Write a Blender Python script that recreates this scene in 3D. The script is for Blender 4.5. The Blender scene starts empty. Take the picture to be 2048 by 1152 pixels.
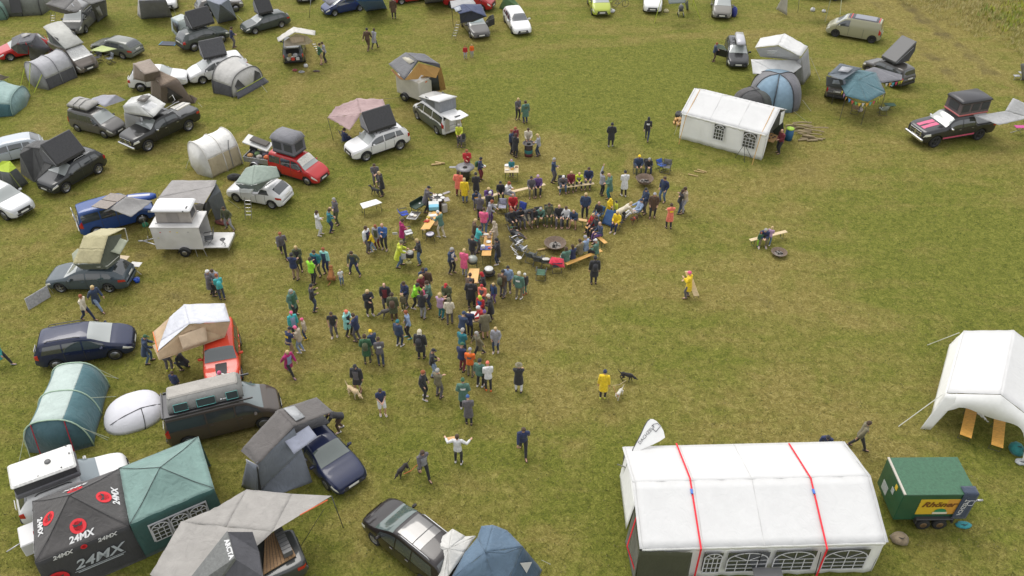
import bpy,math,random
import numpy as np
from mathutils import Vector,Matrix
R=math.radians
rnd=random.Random(7)
# ---------------------------------------------------------------- camera, sky, sun, exposure
SC=bpy.context.scene
COL=SC.collection
CAM_H,PITCH,FPX=30.7,39.0,1700.0
cam=bpy.data.objects.new('camera',bpy.data.cameras.new('camera'))
COL.objects.link(cam)
cam.location=(0,0,CAM_H)
cam.rotation_euler=(R(90-PITCH),0,0)
cam.data.sensor_width=36
cam.data.lens=FPX/2048*36
cam.data.clip_end=2000
SC.camera=cam
SUN_EL,SUN_AZ=60,125
world=bpy.data.worlds.new('World');SC.world=world;world.use_nodes=True
nt=world.node_tree
sky=nt.nodes.new('ShaderNodeTexSky');sky.sky_type='NISHITA';sky.sun_disc=False
sky.sun_elevation=R(SUN_EL);sky.sun_rotation=R(90-SUN_AZ)
sky.dust_density=4.0;sky.ozone_density=0.6;sky.air_density=0.7
hsv=nt.nodes.new('ShaderNodeHueSaturation');hsv.inputs['Saturation'].default_value=0.22
nt.links.new(sky.outputs[0],hsv.inputs['Color'])
cl=nt.nodes.new('ShaderNodeMix');cl.data_type='RGBA';cl.inputs[0].default_value=.55;cl.inputs[7].default_value=(5.2,5.25,5.3,1)
nt.links.new(hsv.outputs[0],cl.inputs[6]);nt.links.new(cl.outputs[2],nt.nodes['Background'].inputs['Color'])
nt.nodes['Background'].inputs['Strength'].default_value=0.15
sl=bpy.data.lights.new('sun','SUN');sl.energy=.75;sl.angle=R(36);sl.color=(1,.95,.88)
so=bpy.data.objects.new('sun',sl);COL.objects.link(so)
_d=Vector((math.cos(R(SUN_EL))*math.cos(R(SUN_AZ)),math.cos(R(SUN_EL))*math.sin(R(SUN_AZ)),math.sin(R(SUN_EL))))
so.rotation_euler=_d.to_track_quat('Z','Y').to_euler();so.location=(0,40,60)
SC.view_settings.view_transform='Standard';SC.view_settings.look='None'
SC.view_settings.exposure=0.78;SC.view_settings.gamma=1
def P(x,y,z=0.0):
 "photo pixel (2048 wide) and a height above the field -> world point"
 u=(x-1024)/FPX;v=(y-576)/FPX;t=R(PITCH)
 dy=math.cos(t)-v*math.sin(t);dz=-math.sin(t)-v*math.cos(t)
 k=(z-CAM_H)/dz
 return Vector((u*k,dy*k,z))
def PL(x,y,p0,nrm):
 "photo pixel -> point of the plane through p0"
 o=Vector((0,0,CAM_H));d=P(x,y,0)-o;nrm=Vector(nrm);return o+d*((Vector(p0)-o).dot(nrm)/d.dot(nrm))
def up(p,h):return Vector((p[0],p[1],h))
# ---------------------------------------------------------------- materials
MATS={}
def sep(n):return n.split('_')[0]
def mat(col,rough=.7,metal=0.,kind='plain',key=None,**kw):
 "kind: plain, paint, glass, cloth, wood, metal"
 if isinstance(col,str):col=C[col]
 k=(tuple(round(c,3)for c in col),rough,metal,kind,key)
 if k in MATS:return MATS[k]
 m=bpy.data.materials.new('%s_%02d'%(kind,len(MATS)));m.use_nodes=True
 n=m.node_tree.nodes;l=m.node_tree.links;b=n['Principled BSDF']
 b.inputs['Base Color'].default_value=(*col,1)
 b.inputs['Roughness'].default_value=rough;b.inputs['Metallic'].default_value=metal
 if kind in('cloth','wear','wood','dirtpaint'):
  tc=n.new('ShaderNodeTexCoord');no=n.new('ShaderNodeTexNoise')
  sc={'cloth':1.6,'wear':9,'wood':6,'dirtpaint':1.2}[kind]
  no.inputs['Scale'].default_value=sc;no.inputs['Detail'].default_value=6;no.inputs['Distortion'].default_value=.6
  mp=n.new('ShaderNodeMapping')
  if kind=='wood':mp.inputs['Scale'].default_value=(1,12,12)
  l.new(tc.outputs['Object'],mp.inputs[0]);l.new(mp.outputs[0],no.inputs['Vector'])
  rp=n.new('ShaderNodeMapRange');rp.inputs[1].default_value=.3;rp.inputs[2].default_value=.7
  a={'cloth':(.86,1.06),'wear':(.75,1.15),'wood':(.6,1.15),'dirtpaint':(.85,1.05)}[kind]
  rp.inputs[3].default_value,rp.inputs[4].default_value=(.96,1.02)if key=='taut' else a
  l.new(no.outputs[0],rp.inputs[0])
  mx=n.new('ShaderNodeMix');mx.data_type='RGBA';mx.blend_type='MULTIPLY';mx.inputs[0].default_value=1
  mx.inputs[6].default_value=(*col,1);l.new(rp.outputs[0],mx.inputs[7]);l.new(mx.outputs[2],b.inputs['Base Color'])
  if kind in('cloth','wear'):
   wv=n.new('ShaderNodeTexNoise');wv.inputs['Scale'].default_value=kw.get('fold',2.6 if kind=='cloth' else 14)
   wv.inputs['Detail'].default_value=5;wv.inputs['Distortion'].default_value=1.4
   mp2=n.new('ShaderNodeMapping');mp2.inputs['Scale'].default_value=(1,1,.45);mp2.inputs['Rotation'].default_value=(.3,.5,.4)
   l.new(tc.outputs['Object'],mp2.inputs[0]);l.new(mp2.outputs[0],wv.inputs['Vector'])
   bp=n.new('ShaderNodeBump');bp.inputs['Strength'].default_value=.16 if key=='taut' else.5;bp.inputs['Distance'].default_value=.12 if kind=='cloth' else.02
   l.new(wv.outputs[0],bp.inputs['Height']);l.new(bp.outputs[0],b.inputs['Normal'])
   b.inputs['Sheen Weight'].default_value=.15
 if kind in('paint','dirtpaint'):
  b.inputs['Coat Weight'].default_value=.8;b.inputs['Coat Roughness'].default_value=.05;b.inputs['Specular IOR Level'].default_value=.25
  fl=n.new('ShaderNodeTexNoise');fl.inputs['Scale'].default_value=3.5;fl.inputs['Detail'].default_value=4
  mr=n.new('ShaderNodeMapRange');mr.inputs[3].default_value=max(.1,rough-.15);mr.inputs[4].default_value=rough+.15
  l.new(fl.outputs[0],mr.inputs[0]);l.new(mr.outputs[0],b.inputs['Roughness'])
 if kind=='glass':
  b.inputs['Specular IOR Level'].default_value=.9
  b.inputs['Coat Weight'].default_value=.8;b.inputs['Coat Roughness'].default_value=.02
 MATS[k]=m
 return m
def srgb(h):
 h=h.lstrip('#');v=[int(h[i:i+2],16)/255 for i in(0,2,4)]
 return tuple((c/12.92 if c<=.04045 else((c+.055)/1.055)**2.4)for c in v)
C=dict(black=(.012,.012,.013),rubber=(.02,.02,.02),dark=(.035,.035,.037),charcoal=(.06,.06,.065),grey=(.2,.2,.21),silver=(.5,.5,.52),white=(.75,.75,.75),canvas=(.62,.62,.6),red=(.45,.02,.02),beige=(.5,.4,.27),wood=(.55,.36,.17),skin=(.5,.3,.2),lamp=(.8,.8,.78),taillamp=(.4,.01,.015),chrome=(.6,.6,.62),glass=(.042,.048,.050),orange=(.75,.2,.03))
def paint(c,rough=.35):return mat(c,rough,0,'paint')
def cloth(c,rough=.8,key=None):return mat(c,rough,0,'cloth',key)
GLASS=mat('glass',.04,0,'glass');TYRE=mat('rubber',.85);BLK=mat('dark',.55);PLAST=mat((.03,.03,.032),.6)
RIM=mat((.42,.42,.44),.35,.8);LAMP=mat('lamp',.12,.3,'glass');TAIL=mat('taillamp',.15,0,'glass');CHROME=mat('chrome',.2,.9)
METAL=mat((.45,.45,.46),.4,.8);STEEL=mat((.09,.09,.095),.5,.6);WOODM=mat('wood',.65,0,'wood');PLATE=mat((.7,.7,.68),.4)
# ---------------------------------------------------------------- mesh builder
class MB:
 def __init__(s):s.v=[];s.f=[];s.sm=[]
 def add(s,vs,fs,smooth=False):
  o=len(s.v);s.v+=[tuple(v)for v in vs];s.f+=[tuple(i+o for i in f)for f in fs];s.sm+=[smooth]*len(fs);return s
 def box(s,c,d,rot=None,bev=0.0,taper=(1,1)):
  x,y,z=d[0]/2,d[1]/2,d[2]/2
  if bev:
   bx=min(bev,x*.9,y*.9,z*.9);rings=[]
   for zz,ins in((-z,bx),(-z+bx,0),(z-bx,0),(z,bx)):
    k=1 if zz<0 else None
    tx,ty=(1,1)if zz<0 else taper
    X,Y=(x-ins)*tx,(y-ins)*ty;b=bx
    rings.append([(X,Y-b,zz),(X-b,Y,zz),(-X+b,Y,zz),(-X,Y-b,zz),(-X,-Y+b,zz),(-X+b,-Y,zz),(X-b,-Y,zz),(X,-Y+b,zz)])
   vs=[v for r in rings for v in r];fs=[]
   for i in range(3):
    for j in range(8):fs.append((i*8+j,i*8+(j+1)%8,i*8+8+(j+1)%8,i*8+8+j))
   fs+=[tuple(range(7,-1,-1)),tuple(range(24,32))]
  else:
   tx,ty=taper
   vs=[(sx*x*(tx if sz>0 else 1),sy*y*(ty if sz>0 else 1),sz*z)for sz in(-1,1)for sx,sy in((-1,-1),(1,-1),(1,1),(-1,1))]
   fs=[(3,2,1,0),(4,5,6,7),(0,1,5,4),(1,2,6,5),(2,3,7,6),(3,0,4,7)]
  M=(rot if rot is not None else Matrix.Identity(3));c=Vector(c)
  return s.add([M@Vector(v)+c for v in vs],fs)
 def tube(s,pts,r,n=6,cap=True,sy=1.0):
  pts=[Vector(p)for p in pts];rs=r if isinstance(r,(list,tuple))else[r]*len(pts)
  vs=[];fs=[];X=None
  for i,p in enumerate(pts):
   d=(pts[min(i+1,len(pts)-1)]-pts[max(i-1,0)])
   if d.length<1e-9:d=Vector((0,0,1))
   d.normalize()
   if X is None:
    X=Vector((1,0,0))if abs(d.x)<.8 else Vector((0,1,0))
   X=(X-d*X.dot(d)).normalized();Y=d.cross(X)
   for j in range(n):
    a=2*math.pi*j/n;vs.append(p+X*(math.cos(a)*rs[i])+Y*(math.sin(a)*rs[i]*sy))
  for i in range(len(pts)-1):
   for j in range(n):fs.append((i*n+j,i*n+(j+1)%n,(i+1)*n+(j+1)%n,(i+1)*n+j))
  if cap:fs+=[tuple(range(n-1,-1,-1)),tuple(range((len(pts)-1)*n,len(pts)*n))]
  return s.add(vs,fs,n>5)
 def loft(s,rings,closed=True,cap=True,smooth=True):
  n=len(rings[0]);vs=[v for r in rings for v in r];fs=[]
  for i in range(len(rings)-1):
   for j in range(n if closed else n-1):fs.append((i*n+j,i*n+(j+1)%n,(i+1)*n+(j+1)%n,(i+1)*n+j))
  if cap and closed:fs+=[tuple(range(n-1,-1,-1)),tuple(range((len(rings)-1)*n,len(rings)*n))]
  return s.add(vs,fs,smooth)
 def lathe(s,prof,c=(0,0,0),n=20,axis='z',smooth=True,sx=1.,sy=1.):
  rings=[]
  for r,h in prof:
   ring=[]
   for j in range(n):
    a=2*math.pi*j/n;x,y=math.cos(a)*r*sx,math.sin(a)*r*sy
    v=(x,y,h)if axis=='z' else((x,h,y)if axis=='y' else(h,x,y))
    ring.append((v[0]+c[0],v[1]+c[1],v[2]+c[2]))
   rings.append(ring)
  return s.loft(rings,True,True,smooth)
 def prism(s,poly,d):
  "polygon (list of 3d points) thickened by vector d"
  n=len(poly);d=Vector(d);a=[Vector(p)for p in poly]
  return s.add(a+[p+d for p in a],[tuple(range(n-1,-1,-1)),tuple(range(n,2*n))]+[(i,(i+1)%n,n+(i+1)%n,n+i)for i in range(n)])
 def sphere(s,c,r,n=12,m=8):
  r=r if isinstance(r,(tuple,list))else(r,r,r);c=Vector(c);vs=[c+Vector((0,0,-r[2]))];fs=[]
  for i in range(1,m):
   a=math.pi*i/m-math.pi/2
   for j in range(n):
    b=2*math.pi*j/n;vs.append(c+Vector((r[0]*math.cos(a)*math.cos(b),r[1]*math.cos(a)*math.sin(b),r[2]*math.sin(a))))
  vs.append(c+Vector((0,0,r[2])));L=len(vs)-1
  for j in range(n):
   fs.append((0,1+(j+1)%n,1+j));fs.append((L,L-n+j,L-n+(j+1)%n))
  for i in range(m-2):
   for j in range(n):fs.append((1+i*n+j,1+i*n+(j+1)%n,1+(i+1)*n+(j+1)%n,1+(i+1)*n+j))
  return s.add(vs,fs,True)
 def patch(s,a,b,c,d,nu=8,nv=8,sag=0.,bow=0.,wr=0.,seed=0,edge=0.):
  "bilinear cloth patch a-b / d-c with sag in the middle, scalloped edges and small folds"
  a,b,c,d=map(Vector,(a,b,c,d));vs=[];fs=[];r=random.Random(seed)
  ph=[(r.uniform(3,9),r.uniform(3,9),r.uniform(0,6))for _ in range(5)]
  cen=(a+b+c+d)/4
  for i in range(nv+1):
   for j in range(nu+1):
    u,v=j/nu,i/nv
    p=(a*(1-u)+b*u)*(1-v)+(d*(1-u)+c*u)*v
    e=16*u*(1-u)*v*(1-v)
    p=p+Vector((0,0,-sag*e))
    if edge:
     k=max(4*u*(1-u)*(abs(2*v-1)**3),4*v*(1-v)*(abs(2*u-1)**3))
     p=p+(cen-p)*edge*k
    if wr:p=p+Vector((0,0,wr*sum(math.sin(x*u*3+y*v*3+z)for x,y,z in ph)/3))
    vs.append(p)
  for i in range(nv):
   for j in range(nu):fs.append((i*(nu+1)+j,i*(nu+1)+j+1,(i+1)*(nu+1)+j+1,(i+1)*(nu+1)+j))
  return s.add(vs,fs,True)
 def mesh(s,name='m',off=None,double=0):
  me=bpy.data.meshes.new(name)
  vs=s.v if off is None else[(v[0]-off[0],v[1]-off[1],v[2]-off[2])for v in s.v]
  me.from_pydata(vs,[],s.f);me.polygons.foreach_set('use_smooth',s.sm);me.update()
  return me
def link(name,me,m,parent=None):
 o=bpy.data.objects.new(name,me);COL.objects.link(o)
 if m is not None and not me.materials:me.materials.append(m)
 if parent is not None:o.parent=parent
 return o
def props(o,label=None,cat=None,group=None,kind=None):
 if label:o['label']=label
 if cat:o['category']=cat
 if group:o['group']=group
 if kind:o['kind']=kind
 return o
class Thing:
 def __init__(s,name,label,cat,loc=(0,0,0),rz=0.,group=None,scale=1.,tilt=None):
  s.o=bpy.data.objects.new(name,None);COL.objects.link(s.o);s.o.empty_display_size=.2
  s.loc=Vector(loc);s.o.location=loc;s.o.rotation_euler=tilt or(0,0,rz);s.o.scale=(scale,)*3
  props(s.o,label,cat,group)
 def part(s,name,mb,m,parent=None,thick=0.,world=False,label=None):
  off=s.loc if world else None
  o=link(name,mb.mesh(name,off),m,(parent or s.o))
  if thick:
   q=o.modifiers.new('thickness','SOLIDIFY');q.thickness=thick;q.offset=-1
  if label:o['label']=label
  return o
def solo(name,label,cat,mb,m,group=None,loc=(0,0,0),rz=0.,thick=0.,world=True):
 "a thing that is one mesh; mb in world coordinates when world"
 o=link(name,mb.mesh(name,Vector(loc)if world else None),m);o.location=loc
 if not world:o.rotation_euler=(0,0,rz)
 if thick:
  q=o.modifiers.new('thickness','SOLIDIFY');q.thickness=thick;q.offset=-1
 return props(o,label,cat,group)
def text_mb(txt,size,bold=0.,align='CENTER',shear=0.,ext=.004):
 "lettering as a mesh in its own XY plane"
 cu=bpy.data.curves.new('lettering','FONT');cu.body=txt;cu.size=size;cu.align_x=align;cu.align_y='CENTER'
 cu.extrude=ext;cu.offset=bold;cu.shear=shear;cu.resolution_u=2
 o=bpy.data.objects.new('lettering',cu);COL.objects.link(o)
 bpy.context.view_layer.update()
 me=bpy.data.meshes.new_from_object(o.evaluated_get(bpy.context.evaluated_depsgraph_get()))
 mb=MB();mb.add([v.co.copy()for v in me.vertices],[tuple(p.vertices)for p in me.polygons])
 bpy.data.objects.remove(o);bpy.data.curves.remove(cu);bpy.data.meshes.remove(me)
 return mb
def onplane(mb,o,ux,uy,off=.012):
 "map a flat mesh (XY plane) onto a plane with origin o and axes ux, uy"
 ux=Vector(ux).normalized();n=ux.cross(Vector(uy)).normalized();uy=n.cross(ux);o=Vector(o)
 mb.v=[tuple(o+ux*v[0]+uy*v[1]+n*(v[2]+off))for v in mb.v]
 return mb
def ropes(th,pairs,m=None,r=.012,world=True,name='guy_rope'):
 for a,b in pairs:th.part(name,MB().tube([a,b],r,5),m or mat((.45,.45,.4),.8),world=world)
# ---------------------------------------------------------------- the field
def ramp(n,l,src,stops):
 r=n.new('ShaderNodeValToRGB');e=r.color_ramp.elements
 e[0].position,e[0].color=stops[0][0],(*stops[0][1],1);e[1].position,e[1].color=stops[-1][0],(*stops[-1][1],1)
 for p,c in stops[1:-1]:
  q=e.new(p);q.color=(*c,1)
 l.new(src,r.inputs[0]);return r
def noise(n,l,vec,scale,det=4,rough=.55,dist=0.):
 t=n.new('ShaderNodeTexNoise');t.inputs['Scale'].default_value=scale;t.inputs['Detail'].default_value=det
 t.inputs['Roughness'].default_value=rough;t.inputs['Distortion'].default_value=dist;l.new(vec,t.inputs['Vector']);return t
def mixc(n,l,f,a,b,typ='MIX'):
 m=n.new('ShaderNodeMix');m.data_type='RGBA';m.blend_type=typ
 if isinstance(f,float):m.inputs[0].default_value=f
 else:l.new(f,m.inputs[0])
 for i,c in((6,a),(7,b)):
  if isinstance(c,tuple):m.inputs[i].default_value=(*c,1)
  else:l.new(c,m.inputs[i])
 return m.outputs[2]
def ground_mat():
 m=bpy.data.materials.new('mown_meadow');m.use_nodes=True;n=m.node_tree.nodes;l=m.node_tree.links;b=n['Principled BSDF']
 tc=n.new('ShaderNodeTexCoord');v=tc.outputs['Object']
 big=noise(n,l,v,.09,3,.5,.4);mid=noise(n,l,v,.55,5,.62,.8);fine=noise(n,l,v,3.2,6,.7,1.2);tiny=noise(n,l,v,13,4,.75,.6)
 mp=n.new('ShaderNodeMapping');mp.inputs['Rotation'].default_value=(0,0,R(-28));mp.inputs['Scale'].default_value=(.22,1.2,1);l.new(v,mp.inputs[0])
 streak=noise(n,l,mp.outputs[0],.55,5,.6,.5)
 green=ramp(n,l,fine.outputs[0],[(.3,(.080,.096,.015)),(.5,(.146,.157,.027)),(.72,(.242,.236,.054))])
 straw=ramp(n,l,fine.outputs[0],[(.3,(.138,.114,.028)),(.5,(.216,.180,.052)),(.72,(.335,.282,.100))])
 ad=n.new('ShaderNodeMath');ad.operation='ADD';l.new(mid.outputs[0],ad.inputs[0]);l.new(streak.outputs[0],ad.inputs[1])
 ad2=n.new('ShaderNodeMath');ad2.operation='ADD';l.new(ad.outputs[0],ad2.inputs[0]);l.new(big.outputs[0],ad2.inputs[1])
 def spot(x,y,sx,sy,amp):
  nonlocal ad2
  p=P(x,y);mpp=n.new('ShaderNodeMapping');mpp.vector_type='POINT'
  mpp.inputs['Location'].default_value=(-(p.x+1.5)/sx,-(p.y+1.5)/sy,0);mpp.inputs['Scale'].default_value=(1/sx,1/sy,0)
  wa=n.new('ShaderNodeVectorMath');wa.operation='SCALE';wa.inputs[3].default_value=3.;l.new(mid.outputs[1],wa.inputs[0])
  va=n.new('ShaderNodeVectorMath');va.operation='ADD';l.new(v,va.inputs[0]);l.new(wa.outputs[0],va.inputs[1])
  l.new(va.outputs[0],mpp.inputs[0])
  ln=n.new('ShaderNodeVectorMath');ln.operation='LENGTH';l.new(mpp.outputs[0],ln.inputs[0])
  mr=n.new('ShaderNodeMapRange');mr.inputs[1].default_value=.2;mr.inputs[2].default_value=1.2;mr.inputs[3].default_value=amp*.62;mr.inputs[4].default_value=0
  l.new(ln.outputs[1],mr.inputs[0])
  a=n.new('ShaderNodeMath');a.operation='ADD';l.new(ad2.outputs[0],a.inputs[0]);l.new(mr.outputs[0],a.inputs[1]);ad2=a
 for q in SPOTS:spot(*q)
 for(x1,y1,x2,y2,w_,am)in TRACKS:
  a_,b_=P(x1,y1),P(x2,y2);c_=(a_+b_)/2;L_=(b_-a_).length/2;an=math.atan2(b_.y-a_.y,b_.x-a_.x)
  m1=n.new('ShaderNodeMapping');m1.inputs['Location'].default_value=(-c_.x-.8,-c_.y-.8,0)
  wa=n.new('ShaderNodeVectorMath');wa.operation='SCALE';wa.inputs[3].default_value=1.6;l.new(mid.outputs[1],wa.inputs[0])
  va=n.new('ShaderNodeVectorMath');va.operation='ADD';l.new(v,va.inputs[0]);l.new(wa.outputs[0],va.inputs[1]);l.new(va.outputs[0],m1.inputs[0])
  m2=n.new('ShaderNodeMapping');m2.inputs['Rotation'].default_value=(0,0,-an);l.new(m1.outputs[0],m2.inputs[0])
  m3=n.new('ShaderNodeMapping');m3.inputs['Scale'].default_value=(1/L_,1/w_,0);l.new(m2.outputs[0],m3.inputs[0])
  p4=n.new('ShaderNodeVectorMath');p4.operation='LENGTH';l.new(m3.outputs[0],p4.inputs[0])
  mr=n.new('ShaderNodeMapRange');mr.inputs[1].default_value=.55;mr.inputs[2].default_value=1.1;mr.inputs[3].default_value=am;mr.inputs[4].default_value=0;l.new(p4.outputs[1],mr.inputs[0])
  a=n.new('ShaderNodeMath');a.operation='ADD';l.new(ad2.outputs[0],a.inputs[0]);l.new(mr.outputs[0],a.inputs[1]);ad2=a
 f=n.new('ShaderNodeMapRange');f.inputs[1].default_value=1.33;f.inputs[2].default_value=1.82;l.new(ad2.outputs[0],f.inputs[0])
 c=mixc(n,l,f.outputs[0],green.outputs[0],straw.outputs[0])
 mud=n.new('ShaderNodeMapRange');mud.inputs[1].default_value=1.95;mud.inputs[2].default_value=2.5;mud.inputs[4].default_value=.75;l.new(ad2.outputs[0],mud.inputs[0])
 c=mixc(n,l,mud.outputs[0],c,(.085,.066,.035))
 t2=n.new('ShaderNodeMapRange');t2.inputs[1].default_value=.28;t2.inputs[2].default_value=.72;t2.inputs[3].default_value=.55;t2.inputs[4].default_value=1.42;l.new(tiny.outputs[0],t2.inputs[0])
 c=mixc(n,l,1.,c,t2.outputs[0],'MULTIPLY')
 l.new(c,b.inputs['Base Color']);b.inputs['Roughness'].default_value=.95;b.inputs['Specular IOR Level'].default_value=.15
 bp=n.new('ShaderNodeBump');bp.inputs['Strength'].default_value=.8;bp.inputs['Distance'].default_value=.10
 h=n.new('ShaderNodeMath');h.operation='ADD';l.new(fine.outputs[0],h.inputs[0]);l.new(tiny.outputs[0],h.inputs[1])
 l.new(h.outputs[0],bp.inputs['Height']);l.new(bp.outputs[0],b.inputs['Normal'])
 return m
SPOTS=[(1990,30,14,16,.45),(1900,-10,12,10,.4),(1110,500,8,7,.85),(955,570,4,9,.55),(1300,400,9,6,.25),(900,390,6,6,.4),(600,520,10,8,.12),(1060,305,5,4,.55),(240,470,7,5,.25),(1540,540,5,4,.25),(980,680,6,6,.18),(600,640,9,6,.14),(1560,320,5,4,.3),(1420,820,16,3.2,.25),(1700,880,5,3,.35),(1400,60,10,8,.2),(1880,110,4,12,.3),(1750,250,7,4,.15),(420,880,6,4,.15),(1150,140,8,7,-.2),(1300,120,8,10,-.4),(1330,200,9,9,-.35),(1150,200,7,6,-.25),(250,300,8,5,.22),(80,640,8,4,.18),(1250,1000,2.4,3.5,-.7),(1160,950,7,4,-.1),(1820,700,6,5,-.2),(1950,480,8,8,-.2),(640,160,8,10,.1),(1800,1000,9,2.5,-.25)]
TRACKS=[(1780,-12,2070,210,.9,.4),(1735,-8,2060,300,.8,.3),(60,615,560,215,.8,.3),(120,640,640,232,.7,.3),(0,540,330,330,.8,.25),(230,560,640,655,.9,.25),(420,890,740,590,.9,.25),(540,330,960,160,1.0,.22),(1050,95,1700,55,1.2,.25),(700,870,730,1152,1.0,.2),(1040,640,1240,1100,1.1,.2),(640,60,560,240,.9,.25),(1180,560,1800,640,1.0,.16),(1250,250,1340,520,1.0,.2),(1400,420,1700,300,1.2,.2),(430,690,520,760,1.0,.3),(1080,140,1020,300,.8,.25)]
def bank_h(x,y):
 "rough bank rising beyond the right edge of the field"
 a=P(1758,-8);b=P(2048,128)
 d=Vector((b.x-a.x,b.y-a.y)).normalized();nrm=Vector((-d.y,d.x))
 s=(x-a.x)*nrm.x+(y-a.y)*nrm.y
 if s<=0:return 0.
 return min(s*.16*min(s/3,1),6.)+.25*math.sin(x*.7)*math.sin(y*.45+1)*min(s/4,1)
mb=MB()
xs=[-900,-300,-120]+[(-80+i*2.0)for i in range(91)]+[160,350,900]
ys=[-300,-60,0]+[10+i*2.0 for i in range(61)]+[170,350,900]
vs=[];fs=[]
for y in ys:
 for x in xs:vs.append((x,y,bank_h(x,y)+(0.0)))
W_=len(xs)
for i in range(len(ys)-1):
 for j in range(W_-1):fs.append((i*W_+j,i*W_+j+1,(i+1)*W_+j+1,(i+1)*W_+j))
mb.add(vs,fs,True)
g=link('ground',mb.mesh('ground'),ground_mat());props(g,kind='structure')
def tufts(name,label,n_,where,hgt,cols,seed,wid=.012,blades=5,cat='grass'):
 r=random.Random(seed);vs=[];fs=[];mi=[]
 for _ in range(n_):
  p=where(r)
  if p is None:continue
  z0=bank_h(p[0],p[1]);k=r.randrange(len(cols));hh=hgt*r.uniform(.5,1.3)
  for b in range(blades):
   a=r.uniform(0,6.283);ox,oy=r.gauss(0,hgt*.35),r.gauss(0,hgt*.35);w=wid*r.uniform(.7,1.5)
   lx,ly=math.cos(a)*hh*.6,math.sin(a)*hh*.6;sx,sy=-math.sin(a)*w,math.cos(a)*w
   o=len(vs);x,y=p[0]+ox,p[1]+oy
   vs+=[(x-sx,y-sy,z0-.01),(x+sx,y+sy,z0-.01),(x+lx,y+ly,z0+hh)]
   fs.append((o,o+1,o+2));mi.append(k)
 me=bpy.data.meshes.new(name);me.from_pydata(vs,[],fs)
 for c in cols:me.materials.append(mat(c,.9,0,'plain'))
 me.polygons.foreach_set('material_index',mi);me.update()
 o=link(name,me,None);return props(o,label,cat,kind='stuff')
def field(r):
 Y=17+72*r.random()**1.25;X=r.uniform(-.68,.68)*math.hypot(Y,30.7)
 return(X,Y)if bank_h(X,Y)<=.02 else None
tufts('grass','short worn grass of the camping field',60000,field,.055,[(.10,.13,.03),(.17,.17,.05),(.06,.09,.018),(.24,.21,.10)],3,.011,4)
def bank(r):
 X=r.uniform(25,75);Y=r.uniform(48,110);h=bank_h(X,Y)
 return(X,Y)if h>.02 and X<.72*math.hypot(Y,30.7)else None
tufts('meadow_grass','tall dry grass leaning over the rough bank beyond the field',75000,bank,.32,[(.36,.32,.10),(.46,.40,.16),(.26,.26,.07),(.54,.47,.24)],4,.013,5)
def weeds(r):
 c=r.choice([P(1990,60),P(2035,45),P(1960,70),P(1890,8)]);X,Y=c.x+r.gauss(0,1.2)+3,c.y+r.gauss(0,1.2)+2
 return(X,Y)if bank_h(X,Y)>.1 else None
tufts('weeds','bright green weeds growing on the bank',260,weeds,.4,[(.30,.33,.03),(.18,.24,.04)],5,.05,5)
# ---------------------------------------------------------------- vehicles
def curve(pts):
 xs=np.array([p[0]for p in pts],float);ys=np.array([p[1]for p in pts],float)
 h=np.diff(xs);dl=np.diff(ys)/h;m=np.zeros(len(xs));m[0]=dl[0];m[-1]=dl[-1]
 for i in range(1,len(xs)-1):
  m[i]=0 if dl[i-1]*dl[i]<=0 else 2*dl[i-1]*dl[i]/(dl[i-1]+dl[i])
 def f(x):
  x=min(max(x,xs[0]),xs[-1]);i=min(max(int(np.searchsorted(xs,x))-1,0),len(h)-1)
  t=(x-xs[i])/h[i];a,b=ys[i],ys[i+1]
  return float((1+2*t)*(1-t)**2*a+t*(1-t)**2*h[i]*m[i]+t*t*(3-2*t)*b+t*t*(t-1)*h[i]*m[i+1])
 return f
KINDS=dict(wagon=(4.70,1.80,1.46,2.75,.92,.32,.24,.66,.96,1.25,2.05,4.05,4.58,1.00,.84,.96,.22,0),hatch=(4.20,1.78,1.46,2.62,.85,.32,.24,.68,.98,1.10,1.85,3.55,4.05,1.02,.86,.98,.20,0),city=(3.65,1.65,1.50,2.42,.62,.29,.24,.72,1.00,.85,1.45,3.25,3.55,1.02,.88,.98,.16,0),mpv=(4.55,1.82,1.66,2.72,.92,.33,.26,.74,1.08,.95,1.95,4.15,4.45,1.10,.92,1.02,.16,0),bigmpv=(4.85,1.90,1.72,2.92,.96,.34,.26,.74,1.10,1.0,2.05,4.40,4.74,1.12,.94,1.04,.17,0),suv=(4.50,1.85,1.68,2.68,.92,.37,.33,.86,1.10,1.15,1.90,3.95,4.38,1.15,1.00,1.10,.18,1),boxsuv=(4.24,1.80,1.70,2.57,.83,.36,.32,.90,1.12,1.10,1.65,3.95,4.15,1.15,1.02,1.08,.12,1),caddy=(4.45,1.80,1.83,2.70,.90,.33,.26,.76,1.12,.95,1.70,4.25,4.40,1.15,1.00,1.08,.10,0),van=(4.90,1.92,1.97,3.00,.95,.36,.28,.86,1.25,.75,1.60,4.70,4.85,1.25,1.12,1.20,.12,0),vanlong=(5.25,1.92,1.97,3.40,.93,.36,.28,.86,1.25,.75,1.60,5.05,5.20,1.25,1.12,1.20,.12,0),bus=(4.90,1.94,1.97,3.30,.95,.36,.28,.86,1.25,.75,1.60,4.70,4.85,1.25,1.12,1.20,.12,0),pickup=(5.85,2.05,1.95,3.57,1.00,.43,.45,1.14,1.37,1.55,2.25,3.80,4.10,1.30,1.18,1.24,.18,0),)
WSG=mat((.30,.32,.31),.06,0,'glass')  # sky reflection and pale sunscreens put into the windscreen base colour
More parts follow.
